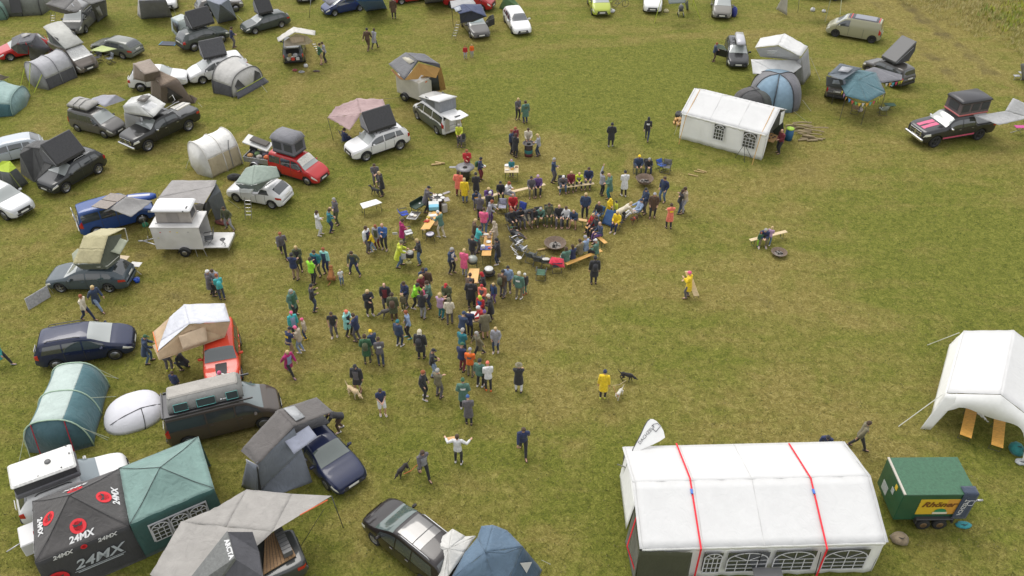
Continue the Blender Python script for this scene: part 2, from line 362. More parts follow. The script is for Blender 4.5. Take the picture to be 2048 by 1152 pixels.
class Car:
 def __init__(s,kind,label,body,F=None,Rr=None,side='L',at=None,yaw=None,L=None,lower=None,rails=None,glass=None,name='parked_car',cat='car',group='cars parked on the camping field',taillit=0,doors=1,plate=1,hood=None,roofcol=None,bed=None,rim=None,lowq=.55,hide=(),stripe=None,panel=False,ws=None):
  (s.L,s.W,s.H,s.wb,s.fo,wr,sill,zn,zh,xc,xw,xr,xt,zt,bf,br,tum,clad)=KINDS[kind]
  s.kind=kind;W2=s.W/2;sc=1.
  if F is not None and Rr is not None:
   f,r_=P(*F),P(*Rr);d=(f-r_);yw=math.atan2(d.y,d.x);sc=max(.94,min(1.06,d.length/s.wb));mid=(f+r_)/2
   n_=Vector((-math.sin(yw),math.cos(yw),0))*(1 if side=='L' else-1)
   cen=mid-n_*(W2-.05)*sc
  elif F is not None:
   yw=R(yaw);f=P(*F);n_=Vector((-math.sin(yw),math.cos(yw),0))*(1 if side=='L' else-1)
   cen=f-n_*(W2-.05)-Vector((math.cos(yw),math.sin(yw),0))*s.wb/2
  else:
   yw=R(yaw);cen=P(*at)
  s.T=Thing(name,label,cat,cen,yw,group,sc);s.cen=cen;s.yaw=yw;s.sc=sc
  xo=s.fo+s.wb/2
  s.xo=xo;s.wx=(s.fo,s.fo+s.wb)
  if kind=='pickup':top=curve([(0,zn-.25),(.05,zn),(.25,zn+.1),(1.0,zh-.03),(xc,zh+.03),(xw,s.H-.06),(xw+.4,s.H),(xr-.3,s.H-.01),(xr,s.H-.06),(xt,zt+.06),(xt+.15,zt),(s.L-.06,zt),(s.L,zt-.1)])
  else:top=curve([(0,zn-.22),(.05,zn-.03),(.22,zn+.08),(xc*.75,zh-.05),(xc,zh+.02),(xw,s.H-.07),(xw+.45,s.H-.005),((xw+xr)/2+.2,s.H),(xr-.35,s.H-.02),(xr,s.H-.07),(xt,zt),(s.L-.02,zt-.12),(s.L,zt-.35)])
  wid=curve([(0,W2*.70),(.10,W2*.86),(.32,W2*.95),(.8,W2*.995),(1.4,W2),(s.L-1.2,W2),(s.L-.45,W2*.97),(s.L-.1,W2*(.93 if kind in('van','vanlong','bus','caddy','pickup')else.86)),(s.L,W2*.80)])
  belt=curve([(0,zn-.3),(.15,zn-.1),(xc,bf),(xc+.8,bf+.02),(s.L-.8,br),(s.L,br-.1)])
  s.top=top
  Rr_=wr*1.16
  def z0(x):
   z=sill+(.06 if x<.15 or x>s.L-.15 else 0)
   for xw_ in s.wx:
    dx=abs(x-xw_)
    if dx<Rr_:z=max(z,wr+math.sqrt(Rr_**2-dx**2))
   return z
  NB,NG,NR=6,3,5
  def ring(x):
   zb_=min(belt(x),top(x)-.05);za=min(z0(x),zb_-.04);w=wid(x);tz=top(x);pts=[]
   for i in range(NB):
    t=i/(NB-1);z=za+(zb_-za)*t;zz=(z-sill)/max(.3,zb_-sill)
    pts.append((w*(.965+.035*math.sin(math.pi*min(1,max(0,zz*.95))))-(.0 if i else.02),z))
   wb_=pts[-1][0]-.012;hgt=tz-zb_;gh=max(0.,min(1.,(hgt-.1)/.35))
   wt_=wb_-hgt*(tum*1.0+.05)-.03;rr=.10*gh+.02
   ze=tz-rr-.035*gh
   for i in range(1,NG+1):
    t=i/NG;pts.append((wb_+(wt_-wb_)*t+.03*gh*math.sin(math.pi*t),zb_+(ze-zb_)*t))
   for i in range(1,NR+1):
    a=math.pi/2*i/NR;c_,s_=math.cos(a)**.55 if i<NR else 0,math.sin(a)**.8
    pts.append((wt_*c_,ze+(tz-ze)*s_))
   return pts
  s.ring=ring;s.NB,s.NG,s.NR=NB,NG,NR
  xs=set(np.round(np.arange(0,s.L,.1),3))|{0.015,.04,s.L-.015,s.L}
  for w_ in s.wx:
   for k in range(0,13):xs.add(round(w_-Rr_*math.cos(math.pi*k/12)*.999,3))
  xs|={xc,xw,xr,xt};xs=sorted(x for x in xs if 0<=x<=s.L);s.xs=xs
  rings=[]
  for x in xs:
   q=ring(x);rings.append([(xo-x,-y,z)for y,z in q]+[(xo-x,y,z)for y,z in q[-2::-1]])
  mb=MB();mb.loft(rings,False,False)
  n=len(rings[0]);o=len(mb.v)
  mb.add([],[]);mb.f.append(tuple(range(n)));mb.sm.append(False);mb.f.append(tuple(range(o-1,o-n-1,-1)));mb.sm.append(False)
  PNT=paint(body)if not isinstance(body,bpy.types.Material)else body
  s.PNT=PNT;T=s.T
  T.part('body',mb,PNT)
  T.part('underbody',MB().box((xo-s.L/2,0,sill+.2),(s.L-.5,s.W*.74,.5)).box((xo-s.L/2,0,sill+.06),(s.L-.2,s.W*.8,.12)),BLK)
  G=glass or GLASS
  def sp(x,q,sd,off):
   r_=ring(x);q=min(max(q,0),len(r_)-1);i=min(int(q),len(r_)-2);t=q-i
   y=r_[i][0]*(1-t)+r_[i+1][0]*t;z=r_[i][1]*(1-t)+r_[i+1][1]*t
   return Vector((xo-x,sd*y,z))
  def patch(xa,xb,qa,qb,sd,off=.010,nx=8,nq=4,slantf=0.,slantr=0.,mb_=None):
   "rectangle in (x, ring) space; both sides of it shifted by slant at the top"
   m_=mb_ or MB();vs=[];
   for i in range(nx+1):
    for j in range(nq+1):
     u=i/nx;t=j/nq;x=(xa+slantf*t)*(1-u)+(xb+slantr*t)*u;q=qa+(qb-qa)*t
     p=sp(x,q,sd,0);e=.02
     a_=sp(x+e,q,sd,0)-sp(x-e,q,sd,0);b_=sp(x,q+.05,sd,0)-sp(x,q-.05,sd,0)
     nn=a_.cross(b_);nn=nn.normalized()*(1 if nn.dot(Vector((0,sd,.6)))>0 else-1)if nn.length>1e-9 else Vector((0,sd,0))
     vs.append(p+nn*off)
   fs=[(i*(nq+1)+j,(i+1)*(nq+1)+j,(i+1)*(nq+1)+j+1,i*(nq+1)+j+1)for i in range(nx)for j in range(nq)]
   if sd<0:fs=[f_[::-1]for f_ in fs]
   return m_.add(vs,fs,True)
  s.patch=patch
  def toppatch(xa,xb,half,off=.012,nx=8,ny=10,trim=.0):
   m_=MB();vs=[]
   for i in range(nx+1):
    x=xa+(xb-xa)*i/nx;r_=ring(x);roof=r_[NB+NG-1:];wmax=roof[0][0]
    for j in range(ny+1):
     y=(-1+2*j/ny)*min(half,.97)*wmax;ay=abs(y);z=roof[-1][1]
     for k in range(len(roof)-1):
      if roof[k+1][0]<=ay<=roof[k][0]:
       t=(ay-roof[k+1][0])/max(1e-6,roof[k][0]-roof[k+1][0]);z=roof[k+1][1]*(1-t)+roof[k][1]*t
     vs.append(Vector((xo-x,y,z)))
   out=[]
   for i in range(nx+1):
    for j in range(ny+1):
     a_=vs[min(i+1,nx)*(ny+1)+j]-vs[max(i-1,0)*(ny+1)+j];b_=vs[i*(ny+1)+min(j+1,ny)]-vs[i*(ny+1)+max(j-1,0)]
     nn=b_.cross(a_).normalized();nn=nn if nn.z>0 else-nn;out.append(vs[i*(ny+1)+j]+nn*off)
   return m_.add(out,[(i*(ny+1)+j,(i+1)*(ny+1)+j,(i+1)*(ny+1)+j+1,i*(ny+1)+j+1)for i in range(nx)for j in range(ny)],True)
  s.toppatch=toppatch
  def bandpatch(xa,xb,ya,yb):
   m_=toppatch(xa,xb,.95,.014,8,40);keep=MB();half=.95
   for f_,in[(f,)for f in m_.f]:
    yy=sum(m_.v[i][1]for i in f_)/4/(W2*.9)
    if ya<=yy<=yb:keep.add([m_.v[i]for i in f_],[(0,1,2,3)],True)
   return keep
  s.bandpatch=bandpatch
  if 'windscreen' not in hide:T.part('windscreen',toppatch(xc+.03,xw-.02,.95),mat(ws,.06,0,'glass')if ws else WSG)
  if 'rear' not in hide and kind!='pickup':T.part('rear_window',toppatch(xr+.03,xt-.02,.88),G)
  q0,q1=NB-1+.18,NB-1+NG*.90
  if hood is not None:[T.part('bonnet_stripe',h_,stripe)for h_ in hood(s,xc)]
  if roofcol is not None:T.part('roof_panel',toppatch(xw+.1,xr-.15,.93,.008,12),roofcol)
  s.xc,s.xw,s.xr,s.xt=xc,xw,xr,xt
  if kind=='pickup':cuts=[xc+.25,xc+1.35,xr+.1]
  elif kind in('van','vanlong','bus'):cuts=[xc+.15,xc+1.3,xc+2.6,xr+.03]
  elif kind in('hatch','city'):cuts=[xc+.2,xc+1.3,xr-.12]
  else:cuts=[xc+.2,xc+1.28,xc+2.2,xr+(.05 if kind not in('caddy',)else.0)]
  sides={'L':[1],'R':[-1]}.get(side if F is not None and Rr is not None else 'B',[1,-1])
  for sd in((1,-1)if doors else()):
   for k in range(1 if panel else len(cuts)-1):
    a_,b_=cuts[k]+.035,cuts[k+1]-.035
    last=(k==len(cuts)-2 and k>0)
    sr=-.18 if last and kind in('wagon','hatch','suv','mpv','bigmpv')else 0
    sf=.12 if k==0 else 0
    w_=patch(a_,b_,q0,q1,sd,.010,8,3,sf,sr)
    if k<2 and not(kind in('hatch','city')and k==1):
     z_a=1.0;da,db=max(a_-.02,s.wx[0]+Rr_+.03),min(b_+.02,s.wx[1]-Rr_*(.6 if k else-3))
     d_=T.part('door',patch(da,db,.45,NB-1-.08,sd,.006,6,5),PNT)
     zh_=belt(b_)-.10;y_=wid(b_)*.995+.012
     T.part('handle',MB().box((xo-(db-.16),sd*y_,zh_),(.17,.035,.03)),PNT if kind!='pickup' else CHROME,d_)
     T.part('window',w_,G,d_)
    else:T.part('window',w_,G)
   for k,cx_ in enumerate(cuts[:3]):
    xx=cx_ if not(s.wx[1]-Rr_<cx_<s.wx[1]+Rr_)else s.wx[1]-Rr_-.03
    T.part('door_seam',patch(xx-.012,xx+.012,.45,NB-1.05,sd,.009,1,5),BLK)
  for sd in(1,-1):
   T.part('wing_mirror',MB().box((xo-xc-.42,sd*(W2+.09),belt(xc)+.10),(.13,.22,.16),bev=.04).box((xo-xc-.40,sd*(W2-.04),belt(xc)+.04),(.06,.12,.05)),CHROME if kind=='pickup' else PNT)
  for sd in(1,-1):
   T.part('headlight',patch(.03,.48 if kind not in('van','vanlong','bus')else.36,NB-1-1.15,NB-1+.25,sd,.010,6,4,.06,-.05),LAMP)
   if kind in('van','vanlong','bus','caddy','mpv','bigmpv','suv','boxsuv','city'):T.part('tail_light',patch(s.L-.22,s.L-.02,NB-1-1.6,NB-1+1.0,sd,.010,3,5),TAIL)
   else:T.part('tail_light',patch(s.L-.38,s.L-.02,NB-1-1.3,NB-1-.15,sd,.010,4,4),TAIL)
  gm=CHROME if kind=='pickup' else BLK
  hz=zn-.30
  T.part('grille',MB().box((xo+.005,0,hz+.10),(.04,W2*(1.1 if kind=='pickup' else.95),.20 if kind!='pickup' else.38),bev=.015).box((xo+.008,0,sill+.14),(.04,W2*1.15,.12),bev=.015),gm if kind=='pickup' else BLK)
  if kind=='pickup':
   T.part('front_bumper',MB().box((xo+.03,0,sill+.16),(.16,W2*1.75,.22),bev=.05),CHROME);T.part('grille_slot',MB().box((xo+.02,-.28,hz+.2),(.03,.4,.1)).box((xo+.02,.28,hz+.2),(.03,.4,.1)).box((xo+.02,-.28,hz+.03),(.03,.4,.12)).box((xo+.02,.28,hz+.03),(.03,.4,.12)),BLK)
  T.part('rear_bumper',MB().box((xo-s.L-.0,0,sill+.20),(.12,s.W*.80,.24),bev=.05),PLAST if clad else PNT)
  if plate:
   T.part('number_plate',MB().box((xo+.03,0,sill+.24),(.015,.52,.11)),PLATE);T.part('number_plate',MB().box((xo-s.L-.065,0,sill+.36+(.25 if kind not in('pickup',)else 0)),(.015,.52,.11)),PLATE)
  if clad or lower is not None:
   m_=lower or PLAST
   for sd in(1,-1):T.part('sill_cladding',patch(.12,s.L-.12,0,lowq,sd,.012,60,3),m_)
  if rails is not None:
   for sd in(1,-1):
    y_=sd*(ring((xw+xr)/2)[NB+NG-1][0]-.06)
    T.part('roof_rail',MB().tube([(xo-xw-.3,y_,top(xw+.3)-.03),(xo-xw-.45,y_,s.H+.03),(xo-xr+.45,y_,s.H+.03),(xo-xr+.3,y_,top(xr-.3)-.03)],.022,6),rails)
  for w_ in s.wx:
   for sd in(1,-1):
    y_=sd*(W2-.12);wd=.22
    t_=T.part('wheel',MB().lathe([(wr*.66,-wd/2),(wr*.95,-wd/2),(wr,-wd*.3),(wr,wd*.3),(wr*.95,wd/2),(wr*.66,wd/2),(wr*.62,wd*.3),(.0,wd*.3)][::1],(xo-w_,y_,wr),24,'y')if sd>0 else MB().lathe([(.0,-wd*.3),(wr*.62,-wd*.3),(wr*.66,-wd/2),(wr*.95,-wd/2),(wr,-wd*.3),(wr,wd*.3),(wr*.95,wd/2),(wr*.66,wd/2)],(xo-w_,y_,wr),24,'y'),TYRE)
    rm=MB();yy=y_+sd*wd*.42
    rm.lathe([(wr*.66,-.02),(wr*.70,.012),(wr*.64,.012),(wr*.60,-.02)],(xo-w_,yy,wr),24,'y',True)
    for k in range(5):
     a=2*math.pi*k/5+.3;c_,s_=math.cos(a),math.sin(a)
     rot=Matrix(((c_,0,-s_),(0,1,0),(s_,0,c_)))
     rm.box((xo-w_+c_*wr*.34,yy,wr+s_*wr*.34),(wr*.66,.025,wr*.17),rot)
    rm.lathe([(0,-.02),(wr*.16,-.02),(wr*.14,.02),(0,.02)],(xo-w_,yy,wr),10,'y')
    T.part('rim',rm,rim or RIM,t_)
 def w(s,x,y,z=0.):
  "car coordinates (x forward of the wheelbase centre, y to its left) -> world"
  c,sn=math.cos(s.yaw),math.sin(s.yaw);x,y,z=x*s.sc,y*s.sc,z*s.sc
  return Vector((s.cen.x+c*x-sn*y,s.cen.y+sn*x+c*y,z))
 def near(s,name,label,cat,x,y,z,group=None,dyaw=0.):
  return Thing(name,label,cat,s.w(x,y,z),s.yaw+R(dyaw),group,s.sc)
DG,MG,LG=(.035,.038,.040),(.09,.09,.09),(.25,.25,.25)
C['hoodstripe']=(.55,.10,.17)
BRN=(.07,.055,.045);NAVY=(.012,.018,.055);WHT=(.68,.68,.68);BLUE=(.02,.055,.20);REDC=(.42,.018,.02);OLIVE=(.30,.29,.19);SLV=(.42,.43,.44)
PRW=paint(WHT,.3)
K={}
def car(key,*a,**k):
 K[key]=Car(*a,**k);return K[key]
car('touran','mpv','dark blue people carrier with bare roof, beside the silver-topped orange car',NAVY,F=(234.4,719),Rr=(118.4,739),side='R',rails=STEEL)
car('audi','wagon','dark blue-grey estate car carrying the olive roof tent, folding ladder panel at its nose',(.055,.075,.09),F=(124.5,585),Rr=(220.9,585),side='L')
car('renegade','boxsuv','small orange-red off-road car with black bonnet stripe under the white and tan roof tent',(.62,.055,.025),at=(450,728),yaw=-74,hood=lambda s,xc:[s.toppatch(.28,xc-.12,.34,.014)],stripe=mat((.03,.03,.03),.6),ws=(.07,.08,.08))
car('t5brown','vanlong','dark brown van with a long grey inflated roof tent on its rack',BRN,F=(531,856),yaw=20,side='R',ws=(.12,.15,.15),name='camper_van',cat='van',rails=STEEL)
car('golf','wagon','dark blue estate car with a brown-grey roof tent folded out to its side',NAVY,at=(652,922),yaw=-47,ws=(.10,.12,.11))
car('tiguan','suv','white car with a white hard-shell roof tent, parked behind the black printed gazebo',WHT,at=(160,992),yaw=31,ws=(.16,.2,.22),rails=STEEL)
car('sharan','bigmpv','black people carrier with glass roof and silver rails, white cover over its tail',(.018,.014,.014),F=(750,1088),yaw=139,side='L',ws=(.08,.11,.10),rails=METAL,roofcol=None)
car('arctic','pickup','dark grey pickup with a timber floored load bed beneath the big beige tarp',(.045,.048,.048),at=(458,1188),yaw=208,name='pickup_truck',cat='pickup',plate=0)
car('t4blue','caddy','blue van with white ladder frame on its tail and solar panels on the roof',(.018,.06,.22),at=(238,446),yaw=30,name='camper_van',cat='van')
car('bmw','hatch','white hatchback with a green-grey roof tent and an aluminium ladder',WHT,F=(474.5,404),Rr=(545,417.8),side='L')
car('caddyred','caddy','red van-like car with a grey pop-up roof tent, small trailer behind it',REDC,F=(613.7,370),Rr=(557.6,353),side='R',lower=PLAST,cat='car')
car('rav','suv','white off-road car with black angular roof tent beside the pink canopy',WHT,F=(733.9,322.4),Rr=(801.4,299.6),side='L',rails=STEEL)
car('tarraco','suv','black off-road car with chrome trim under a black tilted roof tent and dark awning',(.02,.022,.024),F=(136,385.2),Rr=(200.2,347.5),side='L',rails=METAL)
car('vwleft','suv','silver-white car cut by the left edge, below the green and grey toilet tent',(.55,.56,.57),F=(13,441),yaw=-30,side='R')
car('silverleft','wagon','silver car half cut by the left edge, behind the black awning',(.42,.46,.50),at=(18,316),yaw=208)
car('connect','caddy','brown-grey van-like car with flat folded roof tent and grey side canopy',(.10,.095,.09),F=(207.7,276),Rr=(159.9,264.3),side='R',cat='car')
car('ramblack','pickup','black pickup with chrome front carrying a white gabled roof tent',(.018,.018,.018),F=(299.6,302),Rr=(380.2,261.8),side='L',name='pickup_truck',cat='pickup')
car('ramp','pickup','black pickup with pink bonnet and sill stripes and a black pop-up roof tent',(.02,.02,.022),F=(1859.2,296.4),Rr=(1961.4,279.2),side='L',name='pickup_truck',cat='pickup',hood=lambda s,xc:[s.bandpatch(.25,xc-.1,a,b)for a,b in((-.42,-.07),(.07,.42))],stripe=mat((.60,.12,.22),.5),rim=BLK)
car('buzz','bus','olive green delivery van with solar panel and red marks on its roof',OLIVE,F=(1668.7,73.9),Rr=(1741.2,86.8),side='L',name='delivery_van',cat='van',rim=BLK,roofcol=mat((.035,.035,.04),.35),panel=True)
car('t5two','van','white and grey camper van with raised pop-top and open white tailgate',WHT,lower=paint((.075,.085,.088)),lowq=4.4,F=(836,239.5),Rr=(872.5,267.7),side='L',name='camper_van',cat='van',hide=('rear',))
car('soul','boxsuv','dark grey boxy car seen from behind, under the blue canopy hung with pennants',(.075,.07,.065),at=(1676,183),yaw=66)
car('darkx','boxsuv','dark car behind the pennants, under the tall wedge roof tent',(.06,.055,.05),at=(1772,158),yaw=118)
car('skodab','wagon','black car with a silver roof box and its left door open',(.02,.02,.022),at=(1471,118),yaw=-97,rails=STEEL)
car('duster','suv','dark grey-green off-road car with a black tilted roof tent and pale rear awning',(.055,.065,.062),F=(445.8,86),Rr=(391,103),side='R',rails=STEEL)
car('fabia','wagon','dark green-grey small estate car with a black tilted roof tent',(.045,.055,.052),F=(514.6,67.7),Rr=(561.4,55.8),side='L')
car('sharanw','bigmpv','white people carrier with a round-fronted grey awning tent at its side',WHT,at=(437,152),yaw=211)
car('traffic','van','dark grey van with silver bonnet below the grey overhanging roof tent',(.13,.13,.125),F=(174,66),yaw=-90,side='L',name='camper_van',cat='van')
car('whitevan','caddy','white van-like car with black bumper beside a tall grey tent at the top',WHT,at=(338,8),yaw=-72,lower=PLAST,cat='car')
car('suvgrey','suv','grey-brown car behind the blue-grey peaked tent at the top',(.13,.12,.11),F=(473,24),Rr=(420,35),side='R')
car('citrovan','van','brown-grey van with tilted pop-top and silver screen cover beside the grey tunnel awning',(.13,.11,.095),at=(152,132),yaw=-38,name='camper_van',cat='van')
car('redleft','hatch','red car with white bonnet under a dark grey roof tent',(.45,.015,.02),at=(52,108),yaw=215)
car('limecar','wagon','grey-green estate car seen from behind with a lime tarp at its side',(.12,.13,.11),at=(236,106),yaw=158)
car('whitesuv','suv','white car with a brown roof tent and brown side annexe',WHT,at=(322,172),yaw=10)
car('trunk','suv','black car with open boot full of boxes under a cream roof tent',(.025,.03,.03),at=(590,112),yaw=101,hide=('rear',))
car('bluetop','mpv','dark blue car with light bonnet beside the bright blue tent',(.02,.035,.12),F=(674,32),Rr=(717,23),side='L')
car('redtop','mpv','red car at the top edge beside the brown coated person',(.40,.02,.03),F=(806,9),Rr=(852,3),side='L')
car('redvan','van','red van behind the navy roof tent at the top',(.35,.015,.02),at=(940,14),yaw=-18,name='camper_van',cat='van')
car('astra','wagon','dark grey estate car with open door under the navy roof tent',(.09,.085,.08),at=(950,62),yaw=-72)
car('mondeo','wagon','plain white car parked alone beside the small green tent',WHT,at=(1034,54),yaw=-76,ws=(.06,.065,.07))
car('greenup','mpv','yellow-green car at the top edge, bicycle beside it',(.36,.42,.05),at=(1197,18),yaw=-86)
car('citrow','caddy','white van with black grille at the top edge beside a pushchair',WHT,at=(1304,12),yaw=-97,cat='car')
car('zafira','mpv','grey-brown people carrier at the top edge with a blue-wrapped load at its side',(.17,.16,.14),at=(1441,24),yaw=-99)
car('darktop','suv','dark car under tarps at the top edge, left of the olive van',(.035,.04,.045),at=(1640,-6),yaw=170)
car('yellowtop','wagon','dark car with a yellow number plate at the top edge',(.03,.028,.025),at=(612,-8),yaw=-80)
c=K['buzz']
for x_,n_ in((c.xw+.35,1),(c.xr-.25,2)):c.T.part('roof_mark',c.toppatch(x_,x_+.07,.8,.016),mat((.65,.05,.04),.5))
c.T.part('roof_panel',c.toppatch(c.xw+.7,c.xr-.5,.72,.02),mat((.20,.21,.24),.3))
c=K['sharan'];c.T.part('glass_roof',c.toppatch(c.xw+.15,c.xr-.9,.80,.014,12),mat((.10,.095,.09),.08,0,'glass'));c.T.part('roof_divider',c.toppatch(c.xw+1.0,c.xw+1.04,.80,.018),BLK)
c=K['ramp']
for sd in(1,-1):c.T.part('sill_stripe',c.patch(1.5,4.0,.9,1.7,sd,.012,10,2),mat((.55,.09,.17),.5))
# ---------------------------------------------------------------- tents, canopies, roof tents, trailers
def F3(T,name,m,pts,faces=None,thick=.015,label=None,parent=None,sub=0,wr=0.,seed=1):
 "cloth or panel whose corners are (photo x, photo y, height) or world vectors"
 vs=[Vector(p)if isinstance(p,Vector)else P(*p)for p in pts]
 faces=faces or[tuple(range(len(vs)))];mb=MB()
 if not sub:mb.add(vs,faces)
 else:
  for k,f in enumerate(faces):
   if len(f)==4:mb.patch(*[vs[i]for i in f],nu=sub,nv=sub,wr=wr,seed=seed+k)
   else:mb.add([vs[i]for i in f],[tuple(range(len(f)))])
 return T.part(name,mb,m,parent,thick,True,label)
def cen(pts):
 vs=[Vector(p)if isinstance(p,Vector)else P(*p)for p in pts];c=sum(vs,Vector())/len(vs);c.z=0;return c
def bars_arch(w,h,t=.045,n=4):
 m=MB();r=w/2;af=.9 if w<1 else.62;hb=h-r*af
 m.box((0,-h/2+hb*0+.01,0),(w,t,.012)).box((-w/2+t/2,-h/2+hb/2,0),(t,hb,.012)).box((w/2-t/2,-h/2+hb/2,0),(t,hb,.012))
 y0=-h/2+hb
 for k in range(1,n):m.box((-w/2+w*k/n,-h/2+hb/2,0.003),(t*.7,hb,.010))
 for k in range(1,4):m.box((0,-h/2+hb*k/3,0.006),(w,t*.7,.008))
 N=12;
 for k in range(N):
  a,b=math.pi*k/N,math.pi*(k+1)/N
  p=Vector((math.cos(a)*r*.98,y0+math.sin(a)*r*af*.97,0));q=Vector((math.cos(b)*r*.98,y0+math.sin(b)*r*af*.97,0))
  d=q-p;an=math.atan2(d.y,d.x);m.box((p+q)/2+Vector((0,0,.009)),(d.length*1.1,t,.008),Matrix.Rotation(an,3,'Z'))
 for a in(45,90,135):
  a=R(a);q=Vector((math.cos(a)*r,y0+math.sin(a)*r*af*.97,0));p=Vector((0,y0,0));d=q-p
  m.box((p+q)/2+Vector((0,0,.012)),(d.length,t*.7,.008),Matrix.Rotation(math.atan2(d.y,d.x),3,'Z'))
 return m
WINM=mat((.045,.05,.055),.15,0,'glass');BARM=mat((.6,.6,.62),.6)
WC=cloth((.58,.58,.575),.7,'taut');WC2=cloth((.80,.80,.78),.7,'taut')  # same white fabric: roof cloth toned down, wall cloth whitened to offset its shade
def arch_window(T,par,o,ux,uy,w,h,n=4):
 f=T.part('window',onplane(MB().box((0,0,0),(w,h,.01)),o,ux,uy,.02),WINM,par,world=True)
 T.part('window_bars',onplane(bars_arch(w,h,n=n),o,ux,uy,.034),BARM,par,world=True)if par is None else T.part('window_bars',onplane(bars_arch(w,h,n=n),o,ux,uy,.034),BARM,par,world=True)
 return f
def marquee(name,label,A,B,W,eh,rh,near=True,left=True,right=True,far=True,wins=(),nseg=3):
 A,B=Vector((*A,0)),Vector((*B,0));u=(B-A).normalized();n=Vector((-u.y,u.x,0));D,Cc=A+n*W,B+n*W;L=(B-A).length
 T=Thing(name,label,'marquee',(A+Cc)/2);up_=lambda p,z:Vector((p.x,p.y,z));mid0,mid1=A+n*W/2,B+n*W/2
 m=MB();o=.10
 def slope(e0,e1,r0,r1,seed):
  vs=[];fs=[];nu,nv=24,8;r=random.Random(seed)
  for i in range(nv+1):
   for j in range(nu+1):
    t,v=j/nu,i/nv;p=(e0*(1-t)+e1*t)*(1-v)+(r0*(1-t)+r1*t)*v
    seg=abs(math.sin(math.pi*t*nseg));p.z-=.05*seg*math.sin(math.pi*v);p.z+=.012*math.sin(j*2.1+i*1.3+seed);vs.append(p)
  for i in range(nv):
   for j in range(nu):fs.append((i*(nu+1)+j,i*(nu+1)+j+1,(i+1)*(nu+1)+j+1,(i+1)*(nu+1)+j))
  m.add(vs,fs,True)
 uo=u*o
 slope(up_(A-n*.06,eh)-uo,up_(B-n*.06,eh)+uo,up_(mid0,rh)-uo,up_(mid1,rh)+uo,1)
 slope(up_(mid0,rh)-uo,up_(mid1,rh)+uo,up_(D+n*.06,eh)-uo,up_(Cc+n*.06,eh)+uo,2)
 T.part('roof',m,WC,None,.02,True)
 vm=MB()
 for(a,b,s_)in((A-n*.07,B-n*.07,1),(D+n*.07,Cc+n*.07,1)):
  k=int(L/.5);
  vs=[];fs=[]
  for j in range(k*4+1):
   t=j/(k*4);p=a*(1-t)+b*t;vs+=[up_(p,eh),up_(p,eh-.13-.05*abs(math.sin(math.pi*t*k)))]
  for j in range(k*4):fs.append((2*j,2*j+2,2*j+3,2*j+1))
  vm.add(vs,fs,True)
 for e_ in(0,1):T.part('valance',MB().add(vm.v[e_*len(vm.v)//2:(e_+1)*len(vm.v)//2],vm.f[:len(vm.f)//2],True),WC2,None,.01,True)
 sm_=MB()
 for k in range(0,nseg*2+1,2):
  t=k/(nseg*2);a,d,mm=A*(1-t)+B*t-n*.05,D*(1-t)+Cc*t+n*.05,mid0*(1-t)+mid1*t
  dz=.004 if k%2==0 else-.045
  sm_.tube([up_(a,eh+.01),up_(a.lerp(mm,.5),(eh+rh)/2+dz),up_(mm,rh+.012),up_(d.lerp(mm,.5),(eh+rh)/2+dz),up_(d,eh+.01)],.008 if k%2 else.014,4)
 T.part('roof_seam',sm_,mat((.53,.53,.52),.7),None,0,True)
 fm=MB()
 for k in range(nseg+1):
  t=k/nseg;a,d,mm=A*(1-t)+B*t+n*.05,D*(1-t)+Cc*t-n*.05,mid0*(1-t)+mid1*t
  fm.tube([a,up_(a,eh-.03),up_(mm,rh-.06),up_(d,eh-.03),d],.028,6)
 T.part('frame',fm,METAL,None,0,True)
 def wall(a,b,nm,gable=False,lean=0.):
  mm_=MB();nu,nv=28,6;vs=[];fs=[];ln=(b-a).length
  nn=Vector((b.y-a.y,a.x-b.x,0)).normalized()
  for i in range(nv+1):
   for j in range(nu+1):
    t,v=j/nu,i/nv;p=a*(1-t)+b*t;z=(eh-.02)*v
    if gable:z=v*(eh-.02+(rh-eh)*(1-abs(2*t-1)))
    w_=.03*math.sin(t*ln*7)*(1-v)+.02*math.sin(t*ln*3+v*4);vs.append(Vector((p.x+nn.x*(w_+lean*(1-v)),p.y+nn.y*(w_+lean*(1-v)),z)))
  for i in range(nv):
   for j in range(nu):fs.append((i*(nu+1)+j,i*(nu+1)+j+1,(i+1)*(nu+1)+j+1,(i+1)*(nu+1)+j))
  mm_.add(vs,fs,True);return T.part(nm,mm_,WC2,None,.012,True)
 wn=wall(A,B,'side_wall')if near else None
 if far:wall(Cc,D,'side_wall')
 if left:wall(D,A,'end_wall',True)
 if right:wall(B,Cc,'end_wall',True)
 for(t,w,z0,h)in wins:
  c=A+(B-A)*t-n*.10;c.z=z0+h/2;arch_window(T,None,c,u,Vector((0,0,1)),w,h)
 return T,A,B,Cc,D,u,n
T,A,B,Cc,D,u,n=marquee('marquee','large white marquee with two red tension straps and a row of arched windows',(5.05,19.3),(14.6,19.6),5.0,2.1,2.95,left=False,wins=((.30,.72,.45,1.3),(.445,1.65,.45,1.3),(.64,1.65,.45,1.3),(.855,1.75,.45,1.3)),nseg=4)
RS=mat((.70,.02,.035),.6)
for(xe,xr_,xf)in((7.32,7.22,7.15),(12.20,12.12,12.05)):
 T.part('tension_strap',MB().box((xe,19.21,1.06),(.07,.02,2.14)).prism([(xe-.035,19.2,2.14),(xe+.035,19.2,2.14),(xr_+.035,21.95,3.0),(xr_-.035,21.95,3.0)],(0,0,.015)).prism([(xr_-.035,21.95,3.0),(xr_+.035,21.95,3.0),(xf+.035,24.5,2.16),(xf-.035,24.5,2.16)],(0,0,.015)),RS,world=True)
 T.part('strap_ratchet',MB().box((xr_,21.4,2.86),(.09,.22,.05)),mat((.05,.15,.5),.5),world=True)
